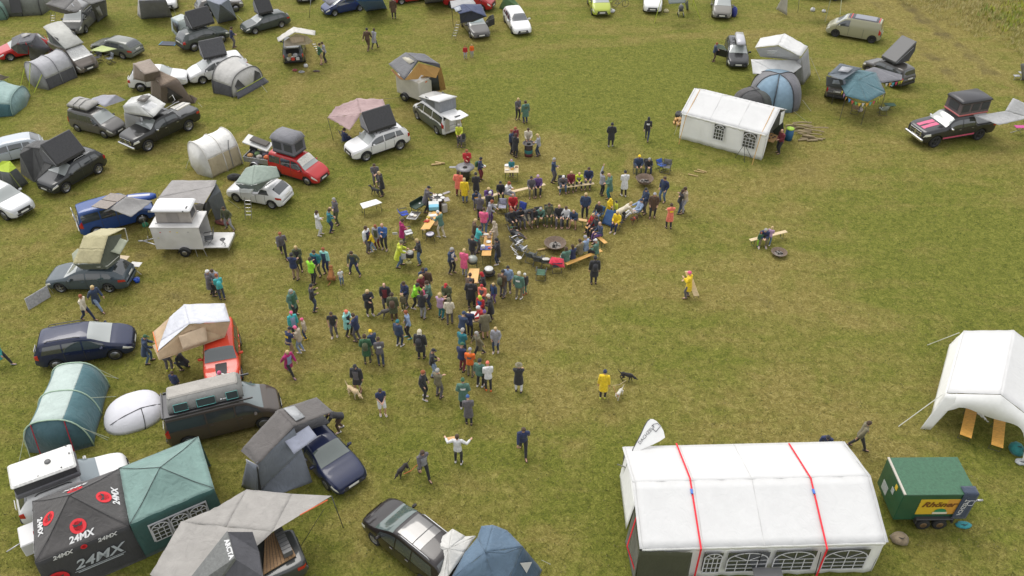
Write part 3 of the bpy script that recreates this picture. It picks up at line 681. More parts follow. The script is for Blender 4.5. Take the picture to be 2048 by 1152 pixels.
gm=MB();gm.patch((4.95,19.22,2.0),(7.0,19.15,2.0),(7.0,19.0,0),(4.95,19.0,0),14,6,0,0,.03,3)
T.part('green_flap',gm,cloth((.045,.048,.022)),None,.012,True)
gm=MB();gm.patch((4.95,19.22,2.0),(4.97,21.2,2.2),(4.75,21.0,0),(4.9,19.0,0),12,6,0,0,.03,4)
T.part('green_flap',gm,cloth((.045,.048,.022)),None,.012,True)
gm=MB();gm.patch((4.97,21.1,2.5),(4.97,24.2,2.1),(4.8,24.2,0.3),(4.75,21.2,.6),12,6,0,0,.06,5)
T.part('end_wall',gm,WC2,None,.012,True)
T.part('strap_tail',MB().tube([(4.98,20.6,2.4),(4.6,19.9,1.3),(4.95,19.3,.4)],.03,5),RS,world=True)
T.part('pole',MB().tube([P(1235,929,1.0),P(1262,938,1.9)],.03,6).tube([P(1247,948,1),P(1255,925,2)],.02,6),METAL,world=True)
for x_ in(1408,1520,1638):T.part('corner_cord',MB().tube([P(x_-8,1150,0),Vector((P(x_,1095,1.9).x,19.2,1.95))],.02,5),BLK,world=True)
T,A,B,Cc,D,u,n=marquee('marquee','white marquee with two lattice windows and an open front, beside the log pile',(12.25,55.4),(17.55,52.2),4.3,2.05,3.05,right=False,wins=((.47,.78,.75,1.15),(.83,.95,.75,1.15)),nseg=3)
for a,b in((A,1),(B,-1)):
 for k_ in(0,):
  e=a+u*(b*.35);T.part('tension_strap',MB().tube([e-n*(.9),Vector((e.x,e.y,2.0))-n*.1,Vector((e.x,e.y,3.05))+n*2.15],.028,5),mat((.50,.30,.10),.7),world=True)
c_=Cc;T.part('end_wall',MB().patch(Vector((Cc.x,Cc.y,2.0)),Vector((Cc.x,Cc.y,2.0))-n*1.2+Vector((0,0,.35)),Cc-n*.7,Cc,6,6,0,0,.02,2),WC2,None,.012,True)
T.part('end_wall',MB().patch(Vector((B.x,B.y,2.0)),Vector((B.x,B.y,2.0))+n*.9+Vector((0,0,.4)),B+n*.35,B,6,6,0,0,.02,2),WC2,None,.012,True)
T.part('mesh_panel',MB().prism([P(1545,262,.6),P(1566,244,1.9),P(1568,268,.9),P(1552,272,.3)],(.02,.02,0)),mat((.10,.12,.11),.6),world=True)
A=P(1896,786,2.1);A.z=0;rn=P(2002.5,784,3.05);d_=P(2027.5,661,3.05)-rn;d_.z=0;d_.normalize();pr=Vector((d_.y,-d_.x,0))
T=Thing('marquee','white marquee cut by the right edge, orange bench boards inside its open front','marquee',A+pr*2.4+d_*2.4)
hw=(rn-A).dot(pr);Ln=5.0
def q(s_,t_,z):v=A+pr*(s_*hw)+d_*(t_*Ln);v.z=z;return v
T.part('roof',MB().patch(q(-.03,0,2.1),q(1,0,3.05),q(1,1,3.05),q(-.03,1,2.1),16,10,.05,0,.012,2).patch(q(1,0,3.05),q(2.03,0,2.1),q(2.03,1,2.1),q(1,1,3.05),16,10,.05,0,.012,3),WC,None,.02,True)
fm=MB()
for t_ in(0,.5,1):fm.tube([q(.03,t_,0),q(.03,t_,2.05),q(1,t_,2.98),q(1.97,t_,2.05),q(1.97,t_,0)],.03,6)
T.part('frame',fm,METAL,world=True)
sc_=MB();vs=[];fs=[]
for j in range(25):
 t=j/24;zt=2.1+.95*(1-abs(2*t-1));zb=2.02-1.9*abs(2*t-1)**5-.22*math.sin(math.pi*min(1,abs(t-.15)*1.5))+(.4 if.25<t<.35 else 0)*0
 vs+=[q(2*t,-.01,zt),q(2*t,-.03,(zt+zb)/2),q(2*t-(.10 if t<.1 else 0),-.06,zb)]
for j in range(24):fs+=[(3*j,3*j+3,3*j+4,3*j+1),(3*j+1,3*j+4,3*j+5,3*j+2)]
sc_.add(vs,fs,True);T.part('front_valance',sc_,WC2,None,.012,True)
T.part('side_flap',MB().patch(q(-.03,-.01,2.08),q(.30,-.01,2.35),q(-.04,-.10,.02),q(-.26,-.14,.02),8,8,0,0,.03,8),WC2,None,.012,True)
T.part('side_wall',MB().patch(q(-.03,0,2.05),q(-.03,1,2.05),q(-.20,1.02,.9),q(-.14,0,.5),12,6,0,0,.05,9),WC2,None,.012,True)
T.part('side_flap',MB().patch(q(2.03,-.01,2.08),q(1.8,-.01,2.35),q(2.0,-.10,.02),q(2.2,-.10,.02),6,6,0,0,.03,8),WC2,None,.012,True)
ropes(T,[(P(1797,853,0),q(-.1,0,1.9)),(P(1855,690,0),q(-.1,1,1.9))],mat((.6,.6,.55),.8),.02)
T.part('torn_cloth',MB().patch(P(1945,820,.5),P(1963,823,.55),P(1978,845,.3),P(1968,838,.3),5,5,0,0,.05,2),WC2,None,.01,True)
for x1,y1,x2,y2,lb in((1945,810,1931,873,'left of the two orange bench boards in the right-hand marquee'),(2000,836,1994,893,'right of the two orange bench boards in the right-hand marquee')):
 a,b=P(x1,y1,.48),P(x2,y2,.48);dd=(b-a).normalized();pp=Vector((-dd.y,dd.x,0))*.25
 if 1:
  TB=Thing('bench',lb,'bench',((a+b)/2).xy.to_3d(),group='bench boards in the right-hand marquee')
  TB.part('seat',MB().prism([a-pp,a+pp,b+pp,b-pp],(0,0,.03)),mat((.80,.42,.09),.5,0,'wood'),world=True)
  for w_ in(.12,.88):
   c_=a*(1-w_)+b*w_;TB.part('leg',MB().tube([c_-pp*.8,Vector((c_.x-pp.x,c_.y-pp.y,0)),Vector((c_.x+pp.x,c_.y+pp.y,0)),c_+pp*.8],.015,5),STEEL,world=True)
T=Thing('banner_flag','white wing-shaped banner reading DACHZELT behind the large marquee','flag',P(1262,985,0))
fp0=P(1298,872,2.6);fn=Vector((.15,-.75,.65)).normalized();base=P(1262,985,0)
fp=[PL(x,y,fp0,fn)for x,y in((1262,912),(1266,898),(1281,870),(1289,852),(1295,842),(1300,838),(1306,838),(1313,842),(1321,851),(1327,862),(1330,875),(1320,882),(1306,889),(1286,897))]
T.part('pole',MB().tube([base,fp[0],fp[1],fp[2],fp[3],fp[4],fp[5]],.02,6),STEEL,world=True)
T.part('flag_cloth',MB().add(fp,[tuple(range(len(fp)))]),WC2,None,.01,True)
ux=(PL(1307,853,fp0,fn)-PL(1281,884,fp0,fn)).normalized();nn=-fn if fn.dot(Vector((0,-1,1)))<0 else fn;uy=nn.cross(ux)
LETB=mat((.05,.05,.06),.7);LETW=mat((.62,.62,.62),.7);LETG=mat((.42,.45,.48),.7)
T.part('lettering',onplane(text_mb('DACHZELT',.205,-.002,'CENTER'),PL(1293,869,fp0,fn),ux,uy,.03),LETB,world=True)
T.part('emblem',onplane(MB().tube([(-.16,-.12,0),(-.16,.06,0),(0,.18,0),(.16,.06,0),(.16,-.12,0),(-.16,-.12,0)],.012,4),PL(1312,854,fp0,fn),ux,uy,.03),LETB,world=True)
def gazebo(name,label,cr,eh,ap,aph,mroof,mwall,walls=(0,),flap=None):
 vs=[Vector((*c,eh))for c in cr];c=sum(vs,Vector())/4;a=Vector((*ap,aph))
 T=Thing(name,label,'gazebo',(c.x,c.y,0));m=MB()
 for i in range(4):
  p,q_=vs[i],vs[(i+1)%4];rows=[];N=10;o=len(m.v)
  V=[];Fc=[]
  for r_ in range(N+1):
   for k in range(N+1):
    t=k/N;e=p*(1-t)+q_*t;v=r_/N;w=e*(1-v)+a*v;w.z-=.16*math.sin(math.pi*v)*(.5+.5*(4*t*(1-t)))*(1-v)*1.2;V.append(w)
  for r_ in range(N):
   for k in range(N):Fc.append((r_*(N+1)+k,r_*(N+1)+k+1,(r_+1)*(N+1)+k+1,(r_+1)*(N+1)+k))
  m.add(V,Fc,True)
 T.part('roof',m,mroof,None,.015,True)
 vm=MB()
 for i in range(4):
  p,q_=vs[i],vs[(i+1)%4];vm.patch(p,q_,q_-Vector((0,0,.28)),p-Vector((0,0,.28)),8,2,0,0,.0)
 T.part('valance',vm,mroof,None,.01,True)
 for i in range(4):T.part('leg',MB().box((vs[i].x+(c.x-vs[i].x)*.03,vs[i].y+(c.y-vs[i].y)*.03,eh/2),(.05,.05,eh)),METAL,world=True)
 for i in walls:
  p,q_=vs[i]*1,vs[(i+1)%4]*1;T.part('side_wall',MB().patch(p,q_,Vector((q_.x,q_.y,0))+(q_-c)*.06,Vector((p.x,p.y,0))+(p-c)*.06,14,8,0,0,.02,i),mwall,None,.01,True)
 rb=MB()
 for i in range(4):rb.tube([a+Vector((0,0,.02))]+[a*(1-t)+vs[i]*t+Vector((0,0,.03-.14*math.sin(math.pi*(1-t))*t))for t in(.3,.6,1)],.012,4)
 T.part('seam',rb,BLK,world=True)
 return T,vs,a
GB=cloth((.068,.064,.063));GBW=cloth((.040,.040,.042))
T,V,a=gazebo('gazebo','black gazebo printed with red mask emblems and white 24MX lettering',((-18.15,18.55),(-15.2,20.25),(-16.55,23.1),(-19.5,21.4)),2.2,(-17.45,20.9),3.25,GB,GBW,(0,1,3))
REDL=mat((.62,.02,.03),.6)
def disc_emblem(sz):
 m=MB();N=22
 m.lathe([(sz*.88,0),(sz,0),(sz,.006),(sz*.88,.006)],n=N,smooth=False)
 pts=[]
 for k in range(N):a_=2*math.pi*k/N;pts.append((math.cos(a_)*sz*.56,math.sin(a_)*sz*.70,0))
 m.prism(pts,(0,0,.006));return m
def mask_cut(sz):
 "dark brow and eye band cut across the red face"
 pts=[(-.62,.46),(-.36,.34),(0,.16),(.36,.34),(.62,.46),(.50,.02),(.16,-.06),(.10,.04),(-.10,.04),(-.16,-.06),(-.50,.02)]
 return MB().prism([(x*sz,y*sz,0)for x,y in pts],(0,0,.004))
for i in range(4):
 p,q_=V[i],V[(i+1)%4];ux=(q_-p).normalized();mid=(p+q_)/2;up2=(a-mid).normalized()
 em=mid*.60+a*.40;em.z-=.115;tx=mid*.83+a*.17;tx.z-=.08
 s_=.30
 T.part('emblem',onplane(disc_emblem(s_),em,ux,up2,.03),REDL,world=True);T.part('emblem_face',onplane(mask_cut(s_),em,ux,up2,.04),GBW,world=True)
 T.part('lettering',onplane(text_mb('24MX',.36,.012,shear=.25),tx,ux,up2,.03),LETW,world=True)
 for t in(.27,.75):T.part('lettering',onplane(text_mb('24MX',.28,.008,shear=.25),p*(1-t)+q_*t-Vector((0,0,.14)),ux,Vector((0,0,1)),.03),LETW,world=True)
 T.part('emblem',onplane(disc_emblem(.12),p*.5+q_*.5-Vector((0,0,.14)),ux,Vector((0,0,1)),.03),REDL,world=True)
p,q_=V[0],V[1];ux=(q_-p).normalized();w_=p*.42+q_*.58;cn_=sum(V,Vector())/4;w_=w_+(w_-cn_)*.045;w_.z=1.25
T.part('lettering',onplane(text_mb('24MX',.72,.012,shear=.35),w_,ux,Vector((0,0,1)),.04),LETG,world=True)
T.part('stripe',onplane(MB().box((0,0,0),(1.7,.05,.006)),w_-Vector((0,0,.41)),ux,Vector((0,0,1)),.045),LETG,world=True)
T.part('stripe',onplane(MB().box((0,0,0),(1.9,.025,.006)),w_-Vector((0,0,.33)),ux,Vector((0,0,1)),.045),LETG,world=True)
w_=p*.86+q_*.14;w_=w_+(w_-cn_)*.05;w_.z=.95
T.part('emblem',onplane(disc_emblem(.42),w_,ux,Vector((0,0,1)),.04),REDL,world=True);T.part('emblem_face',onplane(mask_cut(.42),w_,ux,Vector((0,0,1)),.05),GBW,world=True)
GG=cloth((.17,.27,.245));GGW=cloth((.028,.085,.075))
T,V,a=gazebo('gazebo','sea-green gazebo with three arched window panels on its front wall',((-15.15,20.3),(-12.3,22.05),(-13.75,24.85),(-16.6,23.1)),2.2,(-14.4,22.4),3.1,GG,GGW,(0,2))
p,q_=V[0],V[1];ux=(q_-p).normalized();cn_=sum(V,Vector())/4;nz=Vector((ux.y,-ux.x,0))
pn=T.part('window_panel',onplane(MB().box((0,0,0),(2.35,1.15,.01)),(p+q_)/2+Vector((.0,0,-.98))+nz*.07+ux*.05,ux,Vector((0,0,1)),.0),BARM,world=True)
for k in(-1,0,1):
 o_=(p+q_)/2+Vector((0,0,-.98))+nz*.09+ux*(.05+k*.77);arch_window(T,pn,o_,ux,Vector((0,0,1)),.70,1.02,3)
TP=cloth((.31,.295,.275))
T=Thing('tarp','large beige-grey tarpaulin stretched to a pole over the dark pickup','tarp',cen([(450,1060,2),(560,1020,2)]))
tp={'a':(493,979,2.25),'b':(663,992,2.1),'c':(545,1064,2.5),'d':(362,1044,2.3),'e':(300,1150,2.1),'f':(395,1200,2.3),'g':(585,988,2.2),'h':(428,1018,2.25)}
m=MB();pt={k:P(*v)for k,v in tp.items()}
m.patch(pt['a'],pt['g'],pt['c'],pt['d']*.5+pt['c']*.5,10,8,.0,0,.02,1)
m.add([pt['g'],pt['b'],pt['c']],[(0,1,2)]);m.patch(pt['a'],pt['d']*.5+pt['c']*.5,pt['d'],pt['h'],8,8,.0,0,.02,2)
m.patch(pt['d'],pt['c'],pt['f'],pt['e'],10,10,.1,0,.03,3)
T.part('canopy',m,TP,None,.012,True)
for pp_ in('b',):T.part('pole',MB().tube([P(687,1056,0),pt[pp_]],.02,6),STEEL,world=True)
T.part('pole',MB().tube([P(497,1075,0),pt['a']],.02,6),STEEL,world=True)
T.part('guy_rope',MB().tube([P(600,1095,0),P(648,1018,2.1)],.012,5),BLK,world=True)
T.part('edge_tape',MB().tube([P(600,1030,2.33),P(655,1000,2.13)],.025,5),mat((.6,.12,.04),.6),world=True)
T=Thing('load_deck','timber deck with black storage box fitted on the dark pickup','deck',P(545,1098,1.3))
o=1.35;dk=[P(530,1074,o),P(563,1059,o),P(592,1112,o),P(527,1150,o)]
T.part('boards',MB().prism(dk,(0,0,.05)),mat((.33,.20,.10),.7,0,'wood'),world=True)
bm_=MB()
for k in range(1,9):
 t=k/9;a_,b_=dk[0]*(1-t)+dk[1]*t,dk[3]*(1-t)+dk[2]*t;bm_.tube([a_+Vector((0,0,.052)),b_+Vector((0,0,.052))],.008,4)
T.part('board_gap',bm_,BLK,world=True)
bx=[P(550,1069,1.45),P(566,1061,1.45),P(587,1108,1.45),P(569,1117,1.45)]
T.part('storage_box',MB().prism(bx,(0,0,.28)),mat((.10,.10,.10),.45),world=True)
rb=MB()
for k in range(1,7):
 t=k/7;a_,b_=bx[0]*(1-t)+bx[3]*t,bx[1]*(1-t)+bx[2]*t;rb.tube([a_+Vector((0,0,.28)),b_+Vector((0,0,.28))],.018,5)
T.part('box_rib',rb,BLK,world=True)
T=Thing('roof_tent','dark grey clamshell roof tent with a white lettered lid over the pickup cab','roof tent',P(450,1150,1.9),group='roof tents on cars')
lid=[P(454,1062,3.25),P(469,1116,3.1),P(420,1185,2.2),P(345,1200,2.3)]
T.part('lid',MB().prism(lid,(.03,.0,-.12)),mat((.13,.135,.13),.5,0,'wear'),world=True)
T.part('fabric',MB().add([P(455,1064,3.15),P(505,1064,2.9),P(518,1104,2.35),P(470,1118,2.95)],[(0,1,2,3)]).add([P(470,1118,2.95),P(518,1104,2.35),P(524,1152,2.2),P(430,1185,2.2)],[(0,1,2,3)]),cloth((.075,.075,.085)),None,.012,True)
T.part('base',MB().prism([P(505,1066,2.1),P(520,1106,2.1),P(528,1160,2.1),P(400,1190,2.1)],(0,0,.1)),BLK,world=True)
ux=(lid[1]-lid[0]).normalized();nn=(lid[1]-lid[0]).cross(lid[3]-lid[0]).normalized();nn=nn if nn.z>0 else-nn;uy=nn.cross(ux)
T.part('lettering',onplane(text_mb('ARCTA',.26,.012),(lid[0]*.45+lid[1]*.55)*.92+lid[2]*.08,ux,uy,.04),LETW,world=True)
def tunnel(name,label,a0,a1,w0,w1,h0,h1,n_,col,band=None,front=None,colcut=None,cat='tent',group=None,front_win=None,bandm=None,hs=None):
 "arched tunnel from ground point a0 to a1; hoops are bands"
 a0,a1=Vector(a0),Vector(a1);d=(a1-a0);L=d.length;d.normalize();s_=Vector((d.y,-d.x,0));T=Thing(name,label,cat,(a0+a1)/2,group=group)
 def arc(t,k,grow=1.0):
  w=(w0*(1-t)+w1*t)/2*grow;h=(h0*(1-t)+h1*t)*(hs(t)if hs else 1)*grow;an=math.pi*k
  x=-math.cos(an);z=math.sin(an);x=math.copysign(abs(x)**.72,x);z=abs(z)**.8
  return a0+d*(L*t)+s_*(x*w)+Vector((0,0,z*h))
 NS,NA=4*(n_-1),20
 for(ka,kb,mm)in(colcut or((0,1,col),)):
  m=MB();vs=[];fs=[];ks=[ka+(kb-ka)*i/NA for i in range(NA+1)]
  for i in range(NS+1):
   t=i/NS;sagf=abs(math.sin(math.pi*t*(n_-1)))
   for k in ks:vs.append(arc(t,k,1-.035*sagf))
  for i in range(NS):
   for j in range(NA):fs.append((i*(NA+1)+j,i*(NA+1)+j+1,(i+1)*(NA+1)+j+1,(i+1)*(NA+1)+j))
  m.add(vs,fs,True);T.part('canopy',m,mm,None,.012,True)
 for e in(0,1):
  m=MB();vs=[arc(e,k/NA)for k in range(NA+1)];c=a0+d*(L*e)+Vector((0,0,.0))+d*((.35 if e else-.35));m.add(vs+[c],[(k,k+1,NA+1)for k in range(NA)],True)
  T.part('end_wall',m,front or col,None,.01,True)
 for k in range(n_):
  m=MB();m.tube([arc(k/(n_-1),q/16,1.012)for q in range(17)],.035,6);T.part('hoop',m,bandm or BLK,world=True)
 return T,arc,a0,a1,d,s_,L
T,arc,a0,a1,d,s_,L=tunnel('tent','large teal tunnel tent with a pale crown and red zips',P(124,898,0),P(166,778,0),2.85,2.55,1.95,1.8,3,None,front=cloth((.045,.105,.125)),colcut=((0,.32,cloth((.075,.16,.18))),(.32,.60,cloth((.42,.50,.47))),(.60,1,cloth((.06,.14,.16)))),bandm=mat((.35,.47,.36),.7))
for k in(.36,.62):
 tt=arc(0,k)-d*.05;T.part('zip',MB().tube([tt,Vector((tt.x,tt.y,0))-d*.38],.025,5),mat((.35,.02,.04),.7),world=True)
ropes(T,[(arc(0,.25),P(38,925,0)),(arc(0,.7),P(215,880,0)),(arc(0,.8),P(218,876,0)),(arc(.5,.8),P(232,793,0)),(arc(1,.75),P(235,757,0)),(arc(0,.12),P(62,920,0))],mat((.42,.46,.36),.8),.014)
pc_=P(268,832,0);pu=[]
for k in range(28):
 q_=2*math.pi*k/28;x_,y_=math.copysign(abs(math.cos(q_))**.8,math.cos(q_))*1.38,math.copysign(abs(math.sin(q_))**.8,math.sin(q_))*1.12;pu.append(pc_+Vector((x_*math.cos(.42)-y_*math.sin(.42),x_*math.sin(.42)+y_*math.cos(.42),0)))
c=pc_;T=Thing('tent','small white pop-up beach tent with black edge wires beside the teal tunnel tent','tent',c)
m=MB();rings=[]
for lv in range(9):
 h=lv/8;rings.append([c+(p-c)*(math.cos(h*math.pi/2)**.6)+Vector((.15*h,.42*h,.78*math.sin(h*math.pi/2)))for p in pu])
m.loft(rings,True,True);T.part('canopy',m,cloth((.62,.62,.66),.8,'taut'),world=True)
li=lambda a,b:rings[a][b%28]+(rings[a][b%28]-c).normalized()*.02
T.part('edge_wire',MB().tube([li(0,15),li(3,17),li(5,19),li(6,22),li(5,25),li(3,27),li(1,28)],.02,5),BLK,world=True)
T.part('edge_wire',MB().tube([li(6,22),li(4,22),li(2,22),li(0,22)],.02,5),BLK,world=True)
T.part('edge_wire',MB().tube([li(0,13),li(2,11),li(4,8),li(4,5),li(2,2),li(0,0)],.02,5),BLK,world=True)
BLKC=cloth((.045,.045,.05));DGC=cloth((.10,.10,.11));GRC=cloth((.20,.20,.215))
def wedge(key,label,x=0.,side='L',L=2.1,W=1.35,lid=1.75,ang=62,colr=None,fab=None,z=None,y=0.,txt=None):
 c=K[key];z=c.H+.12 if z is None else z;dy=180 if side=='L' else 0
 T=c.near('roof_tent',label,'roof tent',x,y,z,'roof tents on cars',dy);fab=fab or DGC;a=R(ang)
 T.part('base',MB().box((0,0,.06),(L,W,.12),bev=.03),BLK)
 cl=colr or mat((.035,.035,.038),.6,0,'wear')
 rot=Matrix.Rotation(a,3,'X');h0=Vector((0,-W/2,.14));cc=h0+rot@Vector((0,lid/2,0))
 T.part('lid',MB().box(cc,(L,lid,.16),rot,.05),cl)
 tp=h0+rot@Vector((0,lid-.05,-.06));b0=Vector((0,W/2,.1));nb=Vector((0,tp.y*.35+W/2*.9,tp.z*.55))
 pr_=[(h0.y+.05,.12),(tp.y,tp.z),(nb.y+.08,nb.z),(W/2,.12)];x2=L/2-.06
 m=MB();m.add([(-x2,q[0],q[1])for q in pr_]+[(x2,q[0],q[1])for q in pr_],[(3,2,1,0),(4,5,6,7),(1,2,6,5),(2,3,7,6)])
 T.part('fabric',m,fab,None,.01)
 T.part('strut',MB().tube([(-x2-.05,-W/2+.1,.12),(-x2-.05,tp.y*.8,tp.z*.75)],.015,5).tube([(x2+.05,-W/2+.1,.12),(x2+.05,tp.y*.8,tp.z*.75)],.015,5),METAL)
 T.part('crossbar',MB().box((-.5,0,-.05),(.06,W,.05)).box((.5,0,-.05),(.06,W,.05)),STEEL)
 if txt:
  n_=rot@Vector((0,0,-1));T.part('lettering',onplane(text_mb(txt,.2,.004),cc+n_*.09,Vector((1,0,0)),rot@Vector((0,1,0))*1,.01),LETG)
 return T
wedge('tarraco','black tilted clamshell roof tent beside the dark awning',.1,'L',2.3,1.3,1.62,54)
wedge('rav','black angular clamshell roof tent on the white car by the pink canopy',-.25,'L',2.15,1.3,1.45,55,fab=GRC)
wedge('duster','black tilted clamshell roof tent on the dark grey-green car, solar mat behind',.05,'R',2.15,1.3,1.5,58)
wedge('fabia','narrow black tilted clamshell roof tent on the dark green-grey estate car',-.15,'L',1.5,1.2,1.5,60,fab=GRC)
wedge('sharanw','dark grey tilted clamshell roof tent with a loose grey flap',.0,'L',1.9,1.3,1.4,60,mat((.065,.065,.07),.6,0,'wear'))
wedge('darkx','tall black wedge roof tent pointing up to the right behind the pennants',-.3,'L',1.5,1.6,2.3,38,mat((.10,.10,.10),.5),BLKC)
def poptop(key,label,x0,x1,W,h0,h1,shellm,fab,hinge='rear',z=None,win=True,thick=.08,crown=.06,xo=0.):
 "roof panel lifted: h0 height at rear edge x0, h1 at front edge x1"
 c=K[key];z=c.H-.02 if z is None else z;T=c.near('pop_top',label,'pop-top',0,0,z,'pop-up roofs');w=W/2
 T.part('fabric',MB().add([(x0,-w,0),(x1,-w,0),(x1,w,0),(x0,w,0),(x0,-w*.97,h0),(x1,-w*.97,h1),(x1,w*.97,h1),(x0,w*.97,h0)],[(0,1,5,4),(1,2,6,5),(2,3,7,6),(3,0,4,7)]),fab)
 m=MB();e=.1
 rr=[]
 for(xx,hh)in((x0-e,h0),((x0+x1)/2,(h0+h1)/2),(x1+e,h1)):
  ww=w+.06;rr.append([(xx,-ww,hh),(xx,ww,hh),(xx,ww,hh+thick*.6),(xx,ww*.6,hh+thick+crown*.7),(xx,0,hh+thick+crown),(xx,-ww*.6,hh+thick+crown*.7),(xx,-ww,hh+thick*.6)])
 m.loft(rr);T.part('shell',m,shellm)
 if win:
  for sd in(-1,1):
   T.part('window',MB().add([(x0+(x1-x0)*.25,sd*(w+.01),min(h0,h1)*.3+.08),(x0+(x1-x0)*.7,sd*(w+.01),min(h0,h1)*.3+.08),(x0+(x1-x0)*.7,sd*(w*.985+.01),max(h0,h1)*.62),(x0+(x1-x0)*.25,sd*(w*.985+.01),max(h0,h1)*.62)],[(0,1,2,3)]),mat((.10,.105,.11),.6),None,.01)
 return T
poptop('t5two','white pop-top roof raised at the rear with grey fabric on the two-tone camper van',-1.9,1.1,1.5,.95,.12,paint((.7,.7,.7)),cloth((.22,.23,.25)))
poptop('citrovan','pale pop-top roof standing steeply with grey-green fabric',-1.6,.9,1.5,1.25,.08,cloth((.45,.45,.42)),cloth((.16,.18,.16)))
c=K['citrovan'];T=c.near('screen_cover','silver insulating cover over the windscreen of the brown-grey van','screen cover',0,0,0)
T.part('sheet',c.toppatch(c.xc-.15,c.xw-.02,.97,.04),mat((.50,.50,.49),.4,.2,'wear'))
c=K['caddyred'];T=c.near('screen_cover','white insulating cover inside the windscreen of the red car','screen cover',0,0,0)
T.part('sheet',c.toppatch(c.xc+.3,c.xw-.04,.90,.03),mat((.62,.60,.55),.5,0,'wear'))
def boxtent(key,label,x,y,L,W,H,top,fab,z=None,frame=None,win=2,dyaw=0,crown=.1,skew=0.,endwin=True,over=.08,lean=0.):
 c=K[key];z=c.H+.1 if z is None else z;T=c.near('roof_tent',label,'roof tent',x,y,z,'roof tents on cars',dyaw);l,w=L/2,W/2
 T.part('base',MB().box((0,0,.06),(L+.06,W+.06,.12),bev=.03),frame or BLK)
 f=T.part('fabric',MB().add([(-l,-w,.1),(l,-w,.1),(l,w,.1),(-l,w,.1),(-l+lean,-w*.96,H),(l+lean,-w*.96,H+skew),(l+lean,w*.96,H+skew),(-l+lean,w*.96,H)],[(0,1,5,4),(1,2,6,5),(2,3,7,6),(3,0,4,7)]),fab)
 rr=[]
 for xx,hh in((-l-over+lean,H),(-l*.9+lean,H+.03),(l*.9+lean,H+skew+.03),(l+over+lean,H+skew)):
  ww=w+over-(.06 if abs(xx-lean)>l else 0);k=.5 if abs(xx-lean)>l else 1
  rr.append([(xx,-ww,hh-.03),(xx,ww,hh-.03),(xx,ww,hh+.06*k),(xx,ww*.8,hh+(.07+crown*.8)*k),(xx,0,hh+(.08+crown)*k),(xx,-ww*.8,hh+(.07+crown*.8)*k),(xx,-ww,hh+.06*k)])
 T.part('lid',MB().loft(rr),top)
 wm=mat((.045,.047,.05),.7)
 for sd in(-1,1):
  for k in range(win):
   a_=-l+L*(k+.12)/win;b_=-l+L*(k+.88)/win
   T.part('window',MB().box(((a_+b_)/2+lean*.5,sd*(w*.985+.006),H*.50+.08),(b_-a_,.02,H*.55),bev=.008),wm)
 if endwin:
  for sd in(-1,1):T.part('window',MB().box((sd*(l+.01)+lean*.5,0,H*.5+.08),(.02,W*.6,H*.55)),wm)
 return T
boxtent('ramp','black box-shaped pop-up roof tent with dark windows and a pink lower edge',-.95,-.1,2.3,1.5,.95,mat((.035,.034,.038),.35),cloth((.10,.08,.08)),K['ramp'].H-.05,mat((.45,.12,.12),.5),3)
boxtent('caddyred','grey domed pop-up roof tent on the red car',-.55,0,1.9,1.35,1.05,cloth((.17,.17,.185)),cloth((.13,.13,.15)),None,BLK,2,0,.32)
c=K['t5brown'];T=c.near('roof_tent','long grey air-beam roof tent with black windows on the brown van','roof tent',-.45,.0,c.H+.08,'roof tents on cars');T.o.scale[2]*=.8
T.part('roof_rack',MB().box((-.35,0,-.02),(3.4,1.6,.05)).box((-2.02,0,.06),(.06,1.66,.12)).box((0,.82,.05),(3.9,.05,.1)).box((0,-.82,.05),(3.9,.05,.1)),STEEL)
rr=[]
for xx,k in((-1.75,.35),(-1.68,.8),(-1.5,1),(1.35,1),(1.5,.8),(1.58,.35)):
 rr.append([(xx,-.62,.05),(xx,-.66*(.6+.4*k),.1+.15*k),(xx,-.52,.1+.62*k),(xx,-.30,.12+.72*k),(xx,.45,.12+.72*k),(xx,.62,.1+.55*k),(xx,.66*(.6+.4*k),.1+.2*k),(xx,.62,.05)])
T.part('fabric',MB().loft(rr),cloth((.20,.20,.19)))
T.part('top_cushion',MB().box((-.1,.08,.84),(3.1,.80,.16),bev=.07),cloth((.36,.34,.31)))
for(xa,xb)in((-1.45,-.85),(-.45,.35),(.85,1.35)):
 o_,uxx,uyy=Vector(((xa+xb)/2,-.645,.43)),Vector((1,0,0)),Vector((0,.16,.5))
 f=T.part('window',onplane(MB().box((0,0,0),(xb-xa,.44,.01)),o_,uxx,uyy,.03),mat((.02,.03,.03),.5));m=MB()
 w2,h2=(xb-xa)/2,.22
 m.tube([(-w2,-h2,0),(w2,-h2,0),(w2,h2,0),(-w2,h2,0),(-w2,-h2,0)],.012,4);T.part('window_piping',onplane(m,o_,uxx,uyy,.045),mat((.12,.45,.42),.6),f)
T.part('emblem',onplane(MB().lathe([(0,0),(.05,0),(.05,.01),(0,.01)],n=10).box((.2,0,.005),(.25,.05,.01)),Vector((.6,-.655,.33)),(1,0,0),(0,.16,.5),.03),LETW)
c=K['tiguan'];T=c.near('roof_tent','white hard-shell roof tent with black lower half and round roof vent','roof tent',-.75,.0,c.H+.1,'roof tents on cars')
T.part('base',MB().box((0,0,.16),(2.5,1.40,.30),bev=.06),cloth((.12,.12,.13)))
rot=Matrix.Rotation(R(2),3,'Y')
T.part('fabric',MB().box((.0,0,.42),(2.35,1.3,.45)),BLKC)
T.part('shell',MB().box((0,0,.72),(2.5,1.42,.16),rot,.07),mat((.62,.62,.60),.35,0,'wear'))
T.part('vent',MB().lathe([(0,0),(.13,0),(.12,.05),(0,.06)],(.25,.05,.80),14),mat((.12,.12,.12),.5))
for x_,y_ in((-1.1,-.5),(-.2,-.55),(.7,-.55),(1.1,.1),(1.05,.6),(-1.15,.5),(-.5,.3)):T.part('latch',MB().box((x_,y_,.80),(.06,.05,.02)),BLK)
